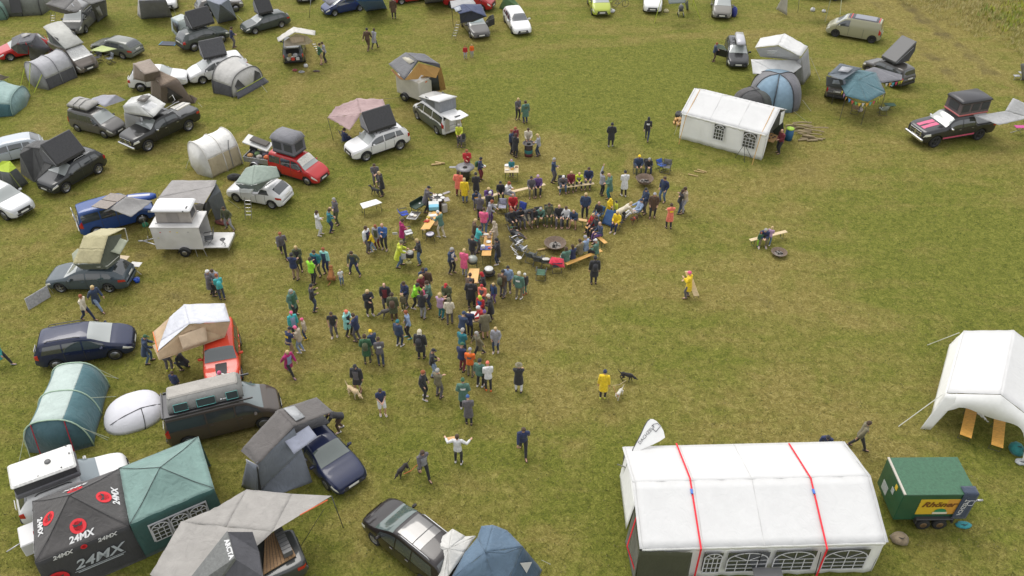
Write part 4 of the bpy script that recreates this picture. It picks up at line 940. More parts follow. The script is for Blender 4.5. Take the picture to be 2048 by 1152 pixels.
c=K['skodab'];T=c.near('roof_box','long silver roof box on the black car with the open door','roof box',-.3,.15,c.H+.12)
rr=[]
for xx,k in((-1.1,.5),(-1.0,.9),(-.2,1),(.9,.85),(1.12,.35)):rr.append([(xx,-.38*(.7+.3*k),0),(xx,.38*(.7+.3*k),0),(xx,.40*(.7+.3*k),.16*k),(xx,.28,.34*k),(xx,-.28,.34*k),(xx,-.40*(.7+.3*k),.16*k)])
T.part('shell',MB().loft(rr),paint((.42,.42,.45)));T.part('crossbar',MB().box((-.5,-.1,-.04),(.06,1.1,.05)).box((.5,-.1,-.04),(.06,1.1,.05)),STEEL)
c=K['skodab'];T=c.near('open_door','open front door on the left side of the black car','car door',.55,-.92,.35)
T.part('panel',MB().prism([(0,0,0),(0,0,.62),(-.35,-.98,.66),(-.35,-.98,.05)],(.05,.02,0)),K['skodab'].PNT);T.part('window',MB().prism([(0,0,.64),(-.12,-.35,1.0),(-.32,-.9,1.02),(-.34,-.96,.68)],(.02,.01,0)),mat((.25,.32,.28),.2,0,'glass'))
c=K['connect'];T=c.near('roof_tent','low folded grey roof tent on the brown-grey car','roof tent',-.85,0,c.H+.1,'roof tents on cars')
T.part('base',MB().box((0,0,.06),(2.0,1.35,.12),bev=.03),BLK)
rr=[[(xx,-.66,.12),(xx,.66,.12),(xx,.66,.30*k+.05),(xx,.1,.46*k+.04),(xx,-.66,.28*k+.05)]for xx,k in((-1.0,.7),(-.9,1),(.85,.95),(1.0,.6))]
T.part('cover',MB().loft(rr),cloth((.34,.33,.31)))
T.part('strap',MB().tube([(-.3,-.68,.1),(-.3,-.66,.36),(-.3,.1,.53),(-.3,.67,.33)],.02,5).tube([(.3,-.68,.1),(.3,-.66,.36),(.3,.1,.53),(.3,.67,.33)],.02,5),BLK)
def soft(name,label,parts,cat='roof tent',group='roof tents on cars',z=1.6):
 T=Thing(name,label,cat,up(cen(parts[0][2][:3]),z),group=group)
 for p in parts:
  nm,mm,pts=p[0],p[1],p[2];fc=p[3]if len(p)>3 else None;sub=p[4]if len(p)>4 else 6
  F3(T,nm,mm,pts,fc,.02 if nm!='ladder' else 0,sub=sub if fc or len(pts)==4 else 0,wr=.025)
 return T
def ladder(T,a,b,w=.35,n=7,m=None,world=True):
 a,b=Vector(a),Vector(b);s=Vector((w/2,0,0));mm=MB().tube([a-s,b-s],.025,5).tube([a+s,b+s],.025,5)
 for k in range(1,n):
  c=a*(1-k/n)+b*(k/n);mm.tube([c-s,c+s],.02,5)
 return T.part('ladder',mm,m or METAL,world=world)
TAN=cloth((.50,.36,.22));WHF=cloth((.58,.59,.64));OLV=cloth((.42,.38,.22));OLVD=cloth((.075,.085,.06));OLV2=cloth((.32,.34,.25))
T=soft('roof_tent','white and tan fold-out roof tent reaching far over the side of the orange-red car',[('fly',WHF,[(369,609,3.15),(449,607,2.85),(460,643,2.85),(379,648,3.15),(316,702,2.15),(322,682,2.2),(340,634,2.75)],[(0,1,2,3),(6,0,3,5),(5,3,4,4)][:2]+[(5,3,4)],8),('wall',TAN,[(460,644,2.8),(379,649,3.08),(317,704,2.12),(318,720,1.8),(449,674,1.85)],[(0,1,4),(1,2,3,4)]),('awning_flap',cloth((.58,.44,.30)),[(357,672,2.75),(411,652,2.75),(415,682,2.15),(366,699,2.15)]),('floor',cloth((.45,.33,.2)),[(318,720,1.82),(449,674,1.86),(445,640,1.86),(305,690,1.82)]),('end_wall',TAN,[(340,634,2.7),(306,664,2.0),(316,704,1.95),(322,682,2.15)]),('end_wall',TAN,[(460,643,2.8),(450,607,2.8),(440,640,1.9),(449,674,1.86)])],z=1.75)
T.part('pole',MB().tube([P(382,663,2.7),P(382,650,2.95)],.02,5),BLK,world=True)
T.part('orange_edge',MB().tube([P(306,664,2.0),P(316,704,1.97)],.03,5),mat((.7,.2,.05),.6),world=True)
T=soft('roof_tent','pale olive roof tent with dark green side walls on the blue-grey estate car',[('fly',OLV,[(202,457,2.75),(250,456,2.7),(216,472,3.1),(167,472,3.1),(158,498,2.7),(208,499,2.7),(200,527,2.1),(145,527,2.1)],[(3,2,1,0),(4,5,2,3),(7,6,5,4)],8),('wall',OLVD,[(148,528,2.05),(200,528,2.05),(215,538,1.68),(163,538,1.68)]),('end_wall',OLVD,[(215,538,1.68),(240,518,1.7),(243,468,2.6),(216,473,3.0),(208,499,2.65),(200,527,2.05)]),('window_flap',OLV2,[(213,501,2.35),(234,474,2.55),(256,482,2.3),(240,509,2.1)]),('window_flap',OLV2,[(161,500,2.5),(148,527,1.95),(144,508,2.1),(156,497,2.4)]),('floor',OLVD,[(163,538,1.66),(215,538,1.66),(240,518,1.68),(190,515,1.68)])],z=1.6)
T.part('bunting',MB().tube([P(250,457,2.6),P(253,468,2.2),P(256,482,1.8)],.03,5).tube([P(165,533,1.8),P(200,534,1.85),P(215,532,1.8),P(238,512,1.9)],.018,5),mat((.55,.55,.5),.7),world=True)
GG2=cloth((.30,.36,.31));
T=soft('roof_tent','grey-green tent fly over a white hard base on the white hatchback, ladder in front',[('fly',GG2,[(510,330,2.95),(553,333,2.85),(560,354,2.3),(504,371,2.15),(471,366,1.95),(492,336,2.7)],[(0,1,2,3),(5,0,3,4)],8),('wall',cloth((.15,.18,.17)),[(504,371,2.1),(560,354,2.25),(548,352,1.8),(515,384,1.55),(482,378,1.6),(471,367,1.9)],[(0,1,2,3),(0,3,4,5)]),('base',paint((.6,.6,.6)),[(515,384,1.55),(560,353,1.62),(556,350,1.7),(512,377,1.68)],None,1),('base',paint((.6,.6,.6)),[(480,384,1.5),(515,388,1.5),(520,379,1.62),(478,377,1.62)],None,1),('window_flap',cloth((.55,.57,.55)),[(478,377,1.75),(508,378,1.8),(502,388,1.45),(480,386,1.45)])],z=1.5)
ladder(T,P(497,437,0),P(495,394,1.5),.40,6)
WF2=cloth((.60,.60,.58))
T=soft('roof_tent','white gabled roof tent with skylight and grey annexe, on the black pickup',[('fly',WF2,[(246,212,2.9),(262,195,3.3),(298,187,3.3),(332,208,2.9),(307,234,2.5),(272,205,3.25)],[(0,5,2,1),(5,4,3,2)],6),('fly',WF2,[(246,212,2.9),(272,205,3.25),(306,235,2.45),(250,225,2.3)],None,4),('window_flap',cloth((.68,.68,.68)),[(281,213,3.1),(302,203,3.15),(326,213,2.75),(305,227,2.6)]),('skylight',mat((.10,.09,.08),.3),[(273,201,3.36),(285,190,3.42),(302,192,3.40),(290,205,3.30)],None,1),('annexe',cloth((.34,.34,.34)),[(248,225,2.1),(281,235,2.1),(284,268,.1),(253,266,0)]),('base',BLK,[(250,226,2.25),(300,239,2.2),(330,220,2.2),(290,205,2.2)],None,1)],z=2.0)
T.part('roof_rack',MB().tube([P(325,221,2.0),P(350,206,2.0),P(358,203,2.0)],.025,5).tube([P(335,227,2.0),P(372,205,2.0)],.025,5).tube([P(338,196,2.0),P(345,190,2.5),P(350,200,2.4),P(344,206,2.0)],.02,5),METAL,world=True)
T=Thing('cargo_box','flat white box on the load bed of the black pickup','box',P(362,214,1.6));T.part('panel',MB().prism([P(341,217,1.75),P(366,206,1.75),P(381,208,1.75),P(355,222,1.75)],(0,0,.08)),mat((.55,.53,.48),.6,0,'wear'),world=True)
BG=cloth((.115,.105,.10));GY=cloth((.19,.21,.25))
T=soft('roof_tent','brown-grey fold-out roof tent with a pale skylight and blue-grey annexe to the ground',[('fly',BG,[(556,820,3.1),(633,795,2.7),(666,824,2.7),(588,853,3.1),(515,930,2.35),(482,902,2.35),(488,893,2.5)],[(0,1,2,3),(6,0,3,4),(6,4,5)][:2]+[(6,4,5)],8),('skylight',mat((.35,.36,.37),.5,0,'cloth'),[(567,817,3.14),(589,812,3.0),(610,834,3.02),(592,842,3.16)],None,2),('window_flap',cloth((.42,.44,.54)),[(569,882,2.6),(617,851,2.75),(635,874,2.2),(588,908,2.1)]),('annexe_wall',GY,[(512,926,2.38),(588,856,3.0),(604,900,1.8),(625,964,0),(560,988,0),(515,985,0)],[(0,1,2,5),(5,2,3,4)],8),('annexe_wall',GY,[(494,920,2.3),(515,932,2.3),(516,990,0),(483,972,0)],None,6),('annexe_band',cloth((.4,.4,.42)),[(492,918,2.32),(516,930,2.32),(518,938,2.1),(494,926,2.1)],None,2),('floor',BLKC,[(588,870,1.75),(660,845,1.75),(630,812,1.75),(560,835,1.75)],None,2)],z=1.6)
T.part('zip',MB().tube([P(514,934,2.25),P(522,985,.02)],.03,5),BLK,world=True)
PK=cloth((.36,.25,.245))
T=Thing('canopy','dusty pink canopy with drawn folds held by a thin pole','canopy',cen([(690,250,0),(760,200,0)]))
kk=[(655,235,1.9),(671,214,2.2),(714,197,2.5),(766,198,2.5),(773,218,2.3),(722,228,2.4),(699,261,1.7),(682,250,1.75)]
m=MB();Vp=[P(*p)for p in kk];m.patch(Vp[0],Vp[5],Vp[2],Vp[1],10,10,.12,0,.05,2);m.patch(Vp[5],Vp[4],Vp[3],Vp[2],8,8,.08,0,.05,4);m.patch(Vp[0],Vp[7],Vp[6],Vp[5],10,8,.05,0,.06,7)
T.part('cloth',m,PK,None,.012,True);T.part('pole',MB().tube([P(667,281,0),Vp[0]],.018,6),STEEL,world=True)
T.part('guy_rope',MB().tube([Vp[3],P(800,195,0)],.01,4),BLK,world=True)
def freetent(name,label,cat,parts,group=None,thick=.015):
 T=Thing(name,label,cat,cen(parts[0][2][:3]),group=group)
 for p in parts:
  F3(T,p[0],p[1],p[2],p[3]if len(p)>3 else None,thick,sub=p[4]if len(p)>4 else(6 if len(p[2])==4 or len(p)>3 and p[3]else 0),wr=.03)
 return T
LGC=cloth((.30,.30,.32));MGC=cloth((.20,.20,.22));DKC=cloth((.075,.075,.085));LIME=mat((.42,.50,.05),.7);BRNC=cloth((.20,.155,.12));TEAL=cloth((.045,.115,.13))
T,arc,a0,a1,d,s_,L=tunnel('awning_tent','grey tunnel awning with lime guy ropes beside the brown-grey van',P(78,172,0),P(136,148,0),2.7,2.5,2.0,2.1,3,None,colcut=((0,.12,DKC),(.12,.88,cloth((.40,.40,.42))),(.88,1,DKC)),front=cloth((.30,.30,.31)),bandm=mat((.2,.2,.21),.7),group=None)
ropes(T,[(arc(0,.2),P(41,173,0)),(arc(0,.5),P(58,181,0)),(arc(0,.8),P(68,186,0))],LIME,.03)
T=freetent('roof_tent','dark grey roof tent with pale skylight above the red car','roof tent',[('fly',cloth((.10,.10,.11)),[(24,76,2.4),(46,66,3.0),(73,67,3.0),(66,82,2.9),(34,88,2.9),(22,96,2.1)],[(0,1,4,5),(1,2,3,4)]),('annexe',cloth((.115,.115,.125)),[(73,67,2.9),(101,98,1.7),(72,124,0),(60,118,0),(56,90,2.5),(66,82,2.85)],[(0,1,4,5),(1,2,3,4)]),('skylight',mat((.32,.31,.29),.5),[(42,70,3.02),(52,66,3.06),(62,68,3.06),(45,76,3.0)],None,1),('wall',cloth((.07,.07,.08)),[(22,96,2.05),(34,88,2.85),(56,90,2.5),(56,108,1.5),(36,107,1.5)])],'roof tents on cars')
GRG=cloth((.13,.14,.12))
T,arc,a0,a1,d,s_,L=tunnel('tent','large grey-green tunnel tent at the upper left corner',P(22,20,0),P(96,18,0),3.6,3.2,2.1,1.9,3,GRG,bandm=BLK,front=cloth((.16,.17,.15)))
T.part('window',onplane(MB().box((0,0,0),(1.0,1.2,.02)),a0+d*L*.45-s_*0+Vector((0,-1.75,1.0)),d,Vector((0,.35,1)),.0),mat((.03,.03,.03),.4),world=True)
tunnel('tent','pale green tent corner cut by the upper left edge',P(-14,40,0),P(14,14,0),2.6,2.2,1.8,1.6,3,cloth((.14,.24,.20)),bandm=BLK)
T=freetent('roof_tent','grey roof tent overhanging the front of the dark grey van, ladder below it','roof tent',[('fly',cloth((.17,.165,.16)),[(91,8,2.9),(108,-2,3.3),(152,-4,3.3),(166,15,2.9),(155,25,2.5),(130,20,2.7)],[(0,1,2,5),(5,2,3,4)]),('wall',cloth((.09,.088,.085)),[(91,8,2.85),(130,20,2.65),(155,25,2.45),(132,28,2.1),(104,21,2.2)]),('window_flap',cloth((.35,.36,.38)),[(146,2,3.1),(158,10,2.9),(154,19,2.7),(143,9,3.0)])],'roof tents on cars')
ladder(T,P(105,66,0),P(106,26,2.1),.38,8)
freetent('awning_tent','dark grey side awning with white markings beside the dark grey van','tent',[('roof',cloth((.13,.13,.125)),[(150,-6,2.6),(205,-12,2.5),(212,0,2.3),(182,9,2.4)]),('side_wall',cloth((.085,.085,.08)),[(182,9,2.35),(212,0,2.25),(215,30,0),(195,45,0)]),('marking',cloth((.3,.3,.3)),[(188,12,2.0),(197,9,2.0),(206,30,.7),(200,33,.7)],None,2)])
freetent('awning_tent','tall plain grey awning tent beside the white car at the top','tent',[('roof',MGC,[(277,-16,2.3),(322,-18,2.3),(332,0,2.2),(278,2,2.2)]),('front_wall',cloth((.17,.17,.185)),[(278,2,2.15),(332,0,2.15),(345,34,0),(283,38,0)]),('side_wall',cloth((.38,.37,.37)),[(277,-16,2.2),(278,2,2.15),(283,38,0),(275,30,0)])])
BGT=cloth((.13,.155,.20))
T=freetent('tent','blue-grey peaked tent hiding the middle of a grey car at the top','tent',[('panel',BGT,[(440,10,2.7),(412,0,2.3),(436,47,0)]),('panel',BGT,[(440,10,2.7),(436,47,0),(474,38,0)]),('panel',BGT,[(440,10,2.7),(474,38,0),(458,-2,2.3)]),('panel',cloth((.18,.20,.25)),[(440,10,2.7),(458,-2,2.3),(430,-8,2.3),(412,0,2.3)])])
T.part('seam',MB().tube([P(440,9,2.75),P(446,24,1.4),P(444,44,.05)],.03,5).tube([P(440,9,2.75),P(462,26,1.2),P(474,38,.05)],.03,5),BLK,world=True)
freetent('awning','pale blue-white rear awning behind the dark grey-green car','awning',[('roof',cloth((.48,.52,.50)),[(342,36,2.0),(362,28,2.2),(380,34,2.1),(356,44,1.9)]),('side_wall',cloth((.33,.40,.43)),[(342,36,2.0),(356,44,1.95),(362,83,.1),(344,62,.3)]),('side_wall',cloth((.42,.47,.45)),[(356,44,1.95),(378,36,2.05),(384,80,.6),(362,83,.1)]),('window',mat((.04,.04,.04),.3),[(345,43,1.8),(355,50,1.8),(357,69,.8),(347,58,.9)],None,1)])
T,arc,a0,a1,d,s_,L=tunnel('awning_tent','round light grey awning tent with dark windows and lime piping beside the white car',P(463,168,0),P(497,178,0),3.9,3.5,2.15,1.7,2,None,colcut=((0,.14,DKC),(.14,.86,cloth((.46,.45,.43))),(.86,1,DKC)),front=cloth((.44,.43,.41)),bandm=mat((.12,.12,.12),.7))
fc=lambda k,h,t=1:a0+d*(L*t+.32)+s_*k+Vector((0,0,h))
T.part('window',MB().add([arc(1,.16,.9)+d*.12,arc(1,.32,.85)+d*.1,fc(-.5,.45),fc(-1.3,.35)],[(0,1,2,3)]),mat((.05,.05,.055),.4),None,.01,True)
T.part('window',MB().add([arc(1,.84,.9)+d*.12,arc(1,.68,.85)+d*.1,fc(.5,.45),fc(1.3,.35)],[(0,1,2,3)]),mat((.05,.05,.055),.4),None,.01,True)
T.part('skirt',MB().patch(fc(-1.6,.45),fc(1.6,.45),fc(1.8,0)+d*.25,fc(-1.8,0)+d*.25,10,3,0,0,.02,3),cloth((.085,.085,.10)),None,.012,True)
T.part('piping',MB().tube([fc(-1.5,.5),fc(0,.47),fc(1.5,.5)],.025,5),LIME,world=True)
freetent('awning_tent','pale grey link panel between the white car and its round awning tent','awning',[('panel',cloth((.45,.45,.45)),[(432,134,1.7),(462,124,1.9),(446,166,.1),(428,179,0)]),('panel',cloth((.42,.42,.42)),[(462,124,1.9),(486,116,1.9),(496,131,1.7),(446,140,1.7)])])
freetent('awning','lime green tarp over camping chairs beside the estate car','tarp',[('cloth',cloth((.38,.44,.17)),[(180,101,1.6),(204,91,2.0),(234,98,1.9),(207,104,2.1)]),('pole',BLK,[(180,101,1.6),(181,103,1.6),(181,124,0),(180,124,0)],None,1)])
T=freetent('roof_tent','brown roof tent with a long brown annexe over the white car','roof tent',[('fly',cloth((.27,.22,.18)),[(266,127,2.95),(300,118,3.0),(320,142,2.7),(290,149,2.7)]),('wall',BRNC,[(266,127,2.9),(290,149,2.65),(292,164,1.8),(267,158,1.85)]),('wall',cloth((.17,.13,.10)),[(290,149,2.65),(320,142,2.65),(322,158,1.8),(292,164,1.8)]),('annexe_roof',cloth((.22,.165,.12)),[(302,145,2.2),(318,141,2.4),(356,158,1.9),(323,172,1.8)]),('annexe_wall',cloth((.17,.125,.095)),[(302,146,2.2),(323,172,1.8),(326,204,0),(302,190,0)]),('annexe_wall',cloth((.15,.115,.09)),[(323,172,1.8),(356,158,1.9),(389,207,0),(326,206,0)]),('mesh_window',mat((.06,.055,.05),.8),[(331,172,1.65),(334,174,1.6),(376,202,.15),(336,203,.2)],None,1),('wind_flap',BRNC,[(378,188,.7),(395,197,.3),(390,207,0),(384,204,0)])],'roof tents on cars')
freetent('canopy','pale lilac-grey canopy wing beside the brown-grey car','canopy',[('cloth',cloth((.32,.32,.36)),[(178,199,2.1),(205,190,2.2),(232,190,2.1),(210,214,1.9)]),('cloth',cloth((.32,.32,.36)),[(210,214,1.9),(232,190,2.1),(251,200,1.5)])])
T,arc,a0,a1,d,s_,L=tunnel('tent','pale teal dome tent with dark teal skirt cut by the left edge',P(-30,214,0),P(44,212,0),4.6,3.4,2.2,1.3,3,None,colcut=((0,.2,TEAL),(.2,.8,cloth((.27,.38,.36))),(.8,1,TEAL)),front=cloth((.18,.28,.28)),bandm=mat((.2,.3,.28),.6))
freetent('canopy','brown canopy tip at the left edge above the teal tent','canopy',[('cloth',cloth((.26,.20,.15)),[(-20,138,1.9),(2,150,1.9),(19,154,1.4),(-18,170,1.2)])])
T=freetent('awning_tent','black awning tent with mesh sides joined to the black car','tent',[('roof',cloth((.085,.085,.085)),[(47,294,2.1),(70,282,2.3),(112,279,2.5),(105,300,2.4)]),('side_wall',cloth((.06,.06,.06)),[(40,308,1.9),(47,294,2.1),(66,295,2.15),(68,364,0),(42,347,0)]),('side_wall',cloth((.07,.07,.07)),[(66,296,2.15),(105,298,2.3),(104,330,1.5),(84,367,0),(68,364,0)]),('mesh_panel',mat((.13,.13,.12),.8),[(48,300,1.95),(64,300,2.0),(60,350,.4),(48,342,.5)],None,1)])
ropes(T,[(P(66,296,2.15),P(92,372,0))],BLK,.012)
T=freetent('toilet_tent','narrow grey toilet tent with a lime green top at the left edge','tent',[('wall',cloth((.21,.225,.225)),[(2,342,1.6),(18,344,1.6),(32,382,0),(6,375,0)]),('wall',cloth((.13,.14,.145)),[(18,344,1.6),(32,336,1.6),(57,366,0),(32,382,0)]),('wall',cloth((.2,.21,.21)),[(2,342,1.6),(6,375,0),(-18,368,0),(-12,338,1.6)]),('top',cloth((.40,.52,.04)),[(2,343,1.62),(-10,336,1.65),(4,322,2.05),(20,322,2.05),(33,336,1.62),(18,345,1.62)])])
ropes(T,[(P(18,344,1.6),P(49,385,0))],LIME,.014)
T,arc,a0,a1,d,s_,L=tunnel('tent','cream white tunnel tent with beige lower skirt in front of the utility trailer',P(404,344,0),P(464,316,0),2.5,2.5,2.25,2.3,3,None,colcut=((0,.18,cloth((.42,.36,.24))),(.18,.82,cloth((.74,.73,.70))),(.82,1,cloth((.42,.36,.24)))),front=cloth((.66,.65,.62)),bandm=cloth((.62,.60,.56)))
T.part('door_zip',MB().tube([arc(.82,.70),arc(.72,.80),arc(.70,.93),arc(.70,.99)],.03,5),mat((.2,.2,.2),.7),world=True)
T=freetent('tent','large grey tent with open dark entrance behind the white trailer','tent',[('roof',cloth((.30,.285,.275)),[(316,396,2.2),(344,361,2.5),(433,361,2.5),(430,372,2.45),(408,408,2.1)],[(0,1,2,3),(0,3,4)],8),('wall',cloth((.24,.23,.225)),[(408,408,2.1),(382,409,2.0),(382,420,1.5),(404,422,1.3)]),('side_wall',cloth((.10,.11,.115)),[(431,364,2.45),(441,382,2.0),(457,430,0),(432,442,0),(416,400,1.9)]),('side_wall',cloth((.12,.12,.12)),[(316,396,2.2),(344,361,2.5),(345,400,.2),(320,430,.2)]),('inner_wall',cloth((.03,.03,.032)),[(408,410,2.0),(430,375,2.3),(428,405,.1),(412,436,.0)])])
c=K['t4blue']
T=c.near('roof_solar_array','two brown-grey solar panels tilted on the roof of the blue van','solar panel',-.6,.35,c.H+.12)
for k in(0,1):T.part('panel',MB().prism([P(185+28*k+2*k,414-13*k,2.35),P(217+30*k-0*k,416-14*k,2.25),P(217+30*k+16,416-14*k-15,2.3),P(185+30*k+17,414-13*k-14,2.4)],(0,0,.04)),mat((.20,.165,.14),.35,0,'wear'),world=False)if 0 else None
pa=[P(183,414,2.35),P(214,419,2.2),P(254,392,2.2),P(222,387,2.35)];off_=T.loc
for k in(0,1):
 t0,t1=(.0,.48)if k==0 else(.52,1.0);a_,b_=pa[0]*(1-t0)+pa[3]*t0,pa[1]*(1-t0)+pa[2]*t0;c2,d2=pa[1]*(1-t1)+pa[2]*t1,pa[0]*(1-t1)+pa[3]*t1
 mb=MB().prism([a_,b_,c2,d2],(0,0,.05));M=Matrix.Translation(T.loc)@Matrix.Rotation(c.yaw,4,'Z')@Matrix.Scale(c.sc,4);Mi=M.inverted();mb.v=[tuple(Mi@Vector(v))for v in mb.v]
 T.part('panel',mb,mat((.19,.155,.13),.35,0,'wear'))
T=Thing('canopy','sagging grey sail stretched from the blue van to a pole','canopy',up(cen([(250,430,0),(290,420,0)]),0))
T.part('cloth',MB().patch(P(219,417,2.15),P(262,434,1.9),P(305,402,2.1),P(252,393,2.3),12,12,.15,0,.02,3),cloth((.22,.215,.21)),None,.012,True)
T.part('pole',MB().tube([P(297,468,0),P(284,431,1.9)],.02,6),METAL,world=True)
T=c.near('bicycle_rack','white ladder rack on the tail of the blue van','rack',-2.26,0,1.05)
T.part('frame',MB().tube([(0,-.6,0),(-.05,-.6,.6),(-.05,-.3,.6),(0,-.3,0)],.02,5).tube([(0,.2,0),(-.05,.2,.6),(-.05,.5,.6),(0,.5,0)],.02,5).tube([(-.03,-.75,-.15),(-.03,.75,-.15)],.025,5).tube([(-.03,-.75,-.4),(-.03,.75,-.4)],.025,5),mat((.6,.6,.6),.5))
T=Thing('kayak','blue inflatable boat lying on the front of the blue van','boat',P(279,395,1.95));rr=[]
for k in range(9):
 t=k/8*2-1;w=math.sqrt(max(.03,1-t*t))*.42;x=t*1.0;rr.append([(x*.97+.0,x*.15+y*w,.12*z)for y,z in((-1,0),(-.7,-1),(.7,-1),(1,0),(.7,1.2),(-.7,1.2))])
T.part('hull',MB().loft(rr),mat((.02,.07,.30),.4));T.part('deck_stripe',MB().box((.0,.0,.155),(1.3,.22,.02),Matrix.Rotation(R(9),3,'Z')),mat((.5,.5,.55),.5))
def wheel(T,x,y,r,w=.16,m=None,fender=None):
 t_=T.part('wheel',MB().lathe([(r*.55,-w/2),(r*.95,-w/2),(r,0),(r*.95,w/2),(r*.55,w/2),(0,w*.3)],(x,y,r),20,'y'),TYRE)
 T.part('rim',MB().lathe([(0,-w*.52),(r*.5,-w*.5),(r*.58,-w*.3),(0,-w*.3)],(x,y,r),14,'y').lathe([(0,w*.3),(r*.58,w*.3),(r*.5,w*.5),(0,w*.52)],(x,y,r),14,'y'),m or RIM,t_)
 if fender:
  rr=[];
  for k in range(9):
   a=math.pi*k/8;rr.append([(x+math.cos(a)*r*q,y+s,r*.95+math.sin(a)*r*q*.95)for q,s in((1.18,-w*.7),(1.18,w*.7),(1.26,w*.7),(1.26,-w*.7))])
  T.part('mudguard',MB().loft(rr),fender)
A_,B_=Vector((-21.28,41.0,0)),Vector((-18.42,41.0,0));T=Thing('box_trailer','white box trailer with open side and fold-down ramp','trailer',(-19.85,41.85,0))
TW=mat((.60,.59,.57),.45,0,'dirtpaint')
T.part('body',MB().box((0,-.82,1.25),(2.85,.03,1.55)).box((-1.42,0,1.25),(.03,1.66,1.55)).box((0,.82,1.25),(2.85,.03,1.55)).box((0,0,.5),(2.85,1.66,.06)),TW)
T.part('roof',MB().box((0,0,2.06),(2.95,1.75,.07),bev=.03),TW)
T.part('ramp',MB().box((2.15,-.1,.62),(1.45,1.55,.05)),TW);T.part('ramp_end',MB().box((2.88,-.1,.50),(.05,1.5,.22)),METAL)
T.part('inside_wall',MB().box((-.2,0,1.25),(.03,1.6,1.5)),mat((.25,.25,.24),.7))
T.part('drawbar',MB().tube([(-1.4,-.5,.48),(-2.5,0,.48)],.04,6).tube([(-1.4,.5,.48),(-2.5,0,.48)],.04,6).tube([(-2.5,0,.48),(-2.8,0,.48)],.05,6).tube([(-1.7,-.15,.6),(-1.7,-.15,.1)],.035,6).tube([(-2.2,0,.5),(-2.15,0,.85)],.025,6),METAL)
T.part('prop',MB().tube([(1.38,-.86,.5),(1.5,-.9,0)],.025,5).tube([(.9,-.86,.5),(.95,-.95,0)],.02,5),METAL)
wheel(T,.25,-.92,.30,.18,None,BLK);wheel(T,.25,.92,.30,.18,None,BLK)
for x_,z_,c_ in((-.9,1.7,(.5,.05,.05)),(-.3,1.75,(.6,.3,.1)),(.1,1.7,(.7,.6,.1)),(.75,1.72,(.3,.3,.3)),(-1.1,1.3,(.5,.5,.2))):T.part('sticker',MB().box((x_,-.84,z_),(.09,.008,.05)),mat(c_,.5))
T=Thing('roof_tent','white hard-topped roof tent with beige-grey canvas on the white trailer','roof tent',(-19.95,42.0,2.1))
T.part('fabric',MB().box((0,0,.40),(2.05,1.15,.78),taper=(.95,.95)),cloth((.33,.30,.27)))
T.part('lid',MB().box((-.0,0,.86),(2.30,1.35,.22),bev=.08),mat((.66,.66,.66),.3));T.part('window',MB().prism([(1.035,-.35,.2),(1.035,.35,.2),(.995,.3,.66),(.995,-.3,.66)],(.01,0,0)),mat((.06,.06,.065),.5))
T.part('window_flap',MB().prism([(-.35,-.59,.1),(.35,-.59,.1),(.33,-.555,.68),(-.33,-.555,.68)],(0,-.015,0)),cloth((.25,.23,.21)))
T.part('rail',MB().box((0,-.64,.02),(2.2,.05,.05)).box((0,.64,.02),(2.2,.05,.05)),METAL);T.part('latch',MB().box((.75,-.69,.88),(.08,.03,.06)).box((.9,-.4,.97),(.1,.25,.02)),BLK)
p_=P(523,330,0);T=Thing('utility_trailer','small open metal trailer full of camping gear behind the red car','trailer',p_,R(-16))
T.part('tub',MB().box((0,-.55,.65),(1.9,.03,.38)).box((0,.55,.65),(1.9,.03,.38)).box((-.95,0,.65),(.03,1.1,.38)).box((.95,0,.65),(.03,1.1,.38)).box((0,0,.47),(1.9,1.1,.03)),mat((.35,.36,.37),.4,.6,'wear'))
for i,(x_,y_,c_)in enumerate(((-.6,-.2,(.40,.22,.08)),(-.25,.15,(.12,.2,.08)),(.1,-.2,(.35,.33,.3)),(.35,.2,(.08,.07,.10)),(.6,-.1,(.5,.12,.03)),(-.55,.3,(.05,.05,.06)))):T.part('gear',MB().box((x_,y_,.78),(.36,.34,.26),Matrix.Rotation(i*.4,3,'Z'),.07),cloth(c_))
T.part('lid',MB().box((-.35,.62,1.35),(1.9,.9,.10),Matrix.Rotation(R(14),3,'Y')@Matrix.Rotation(R(12),3,'X'),.02),mat((.6,.6,.58),.5));T.part('lid_load',MB().box((-.2,.68,1.48),(1.3,.6,.12),Matrix.Rotation(R(14),3,'Y'),.04),mat((.10,.09,.08),.8))
T.part('drawbar',MB().tube([(.95,-.4,.45),(1.9,0,.45)],.035,6).tube([(.95,.4,.45),(1.9,0,.45)],.035,6),METAL);wheel(T,-.1,-.66,.28,.16,None,METAL);wheel(T,-.1,.66,.28,.16,None,METAL)
T.part('spare_wheel',MB().lathe([(.05,-.08),(.27,-.08),(.29,0),(.27,.08),(.05,.08)],(-.7,.5,.95),16,'y'),TYRE)
T=Thing('box_trailer','off-white box trailer with spare wheel carrying the amber roof tent','trailer',P(830,197,0),R(-38))
T.part('body',MB().box((0,0,1.2),(2.5,1.45,1.5),bev=.05),mat((.50,.48,.42),.5,0,'dirtpaint'));T.part('chassis',MB().box((0,0,.42),(2.4,1.2,.08)),STEEL)
T.part('drawbar',MB().tube([(1.2,-.5,.42),(2.2,0,.42)],.035,6).tube([(1.2,.5,.42),(2.2,0,.42)],.035,6),METAL);T.part('tool_box',MB().box((1.55,0,.62),(.4,.8,.35),bev=.03),mat((.4,.4,.4),.5));T.part('badge',MB().box((1.26,.1,1.75),(.01,.22,.09)),mat((.6,.12,.03),.5))
wheel(T,-.3,-.82,.33,.2,None,BLK);wheel(T,-.3,.82,.33,.2,None,BLK);T.part('jockey_wheel',MB().tube([(1.25,-.6,.5),(1.25,-.6,.1)],.04,6),BLK);T.part('spare_wheel',MB().lathe([(.05,-.08),(.3,-.08),(.3,.08),(.05,.08)],(-1.3,-.2,.8),16,'x'),TYRE)
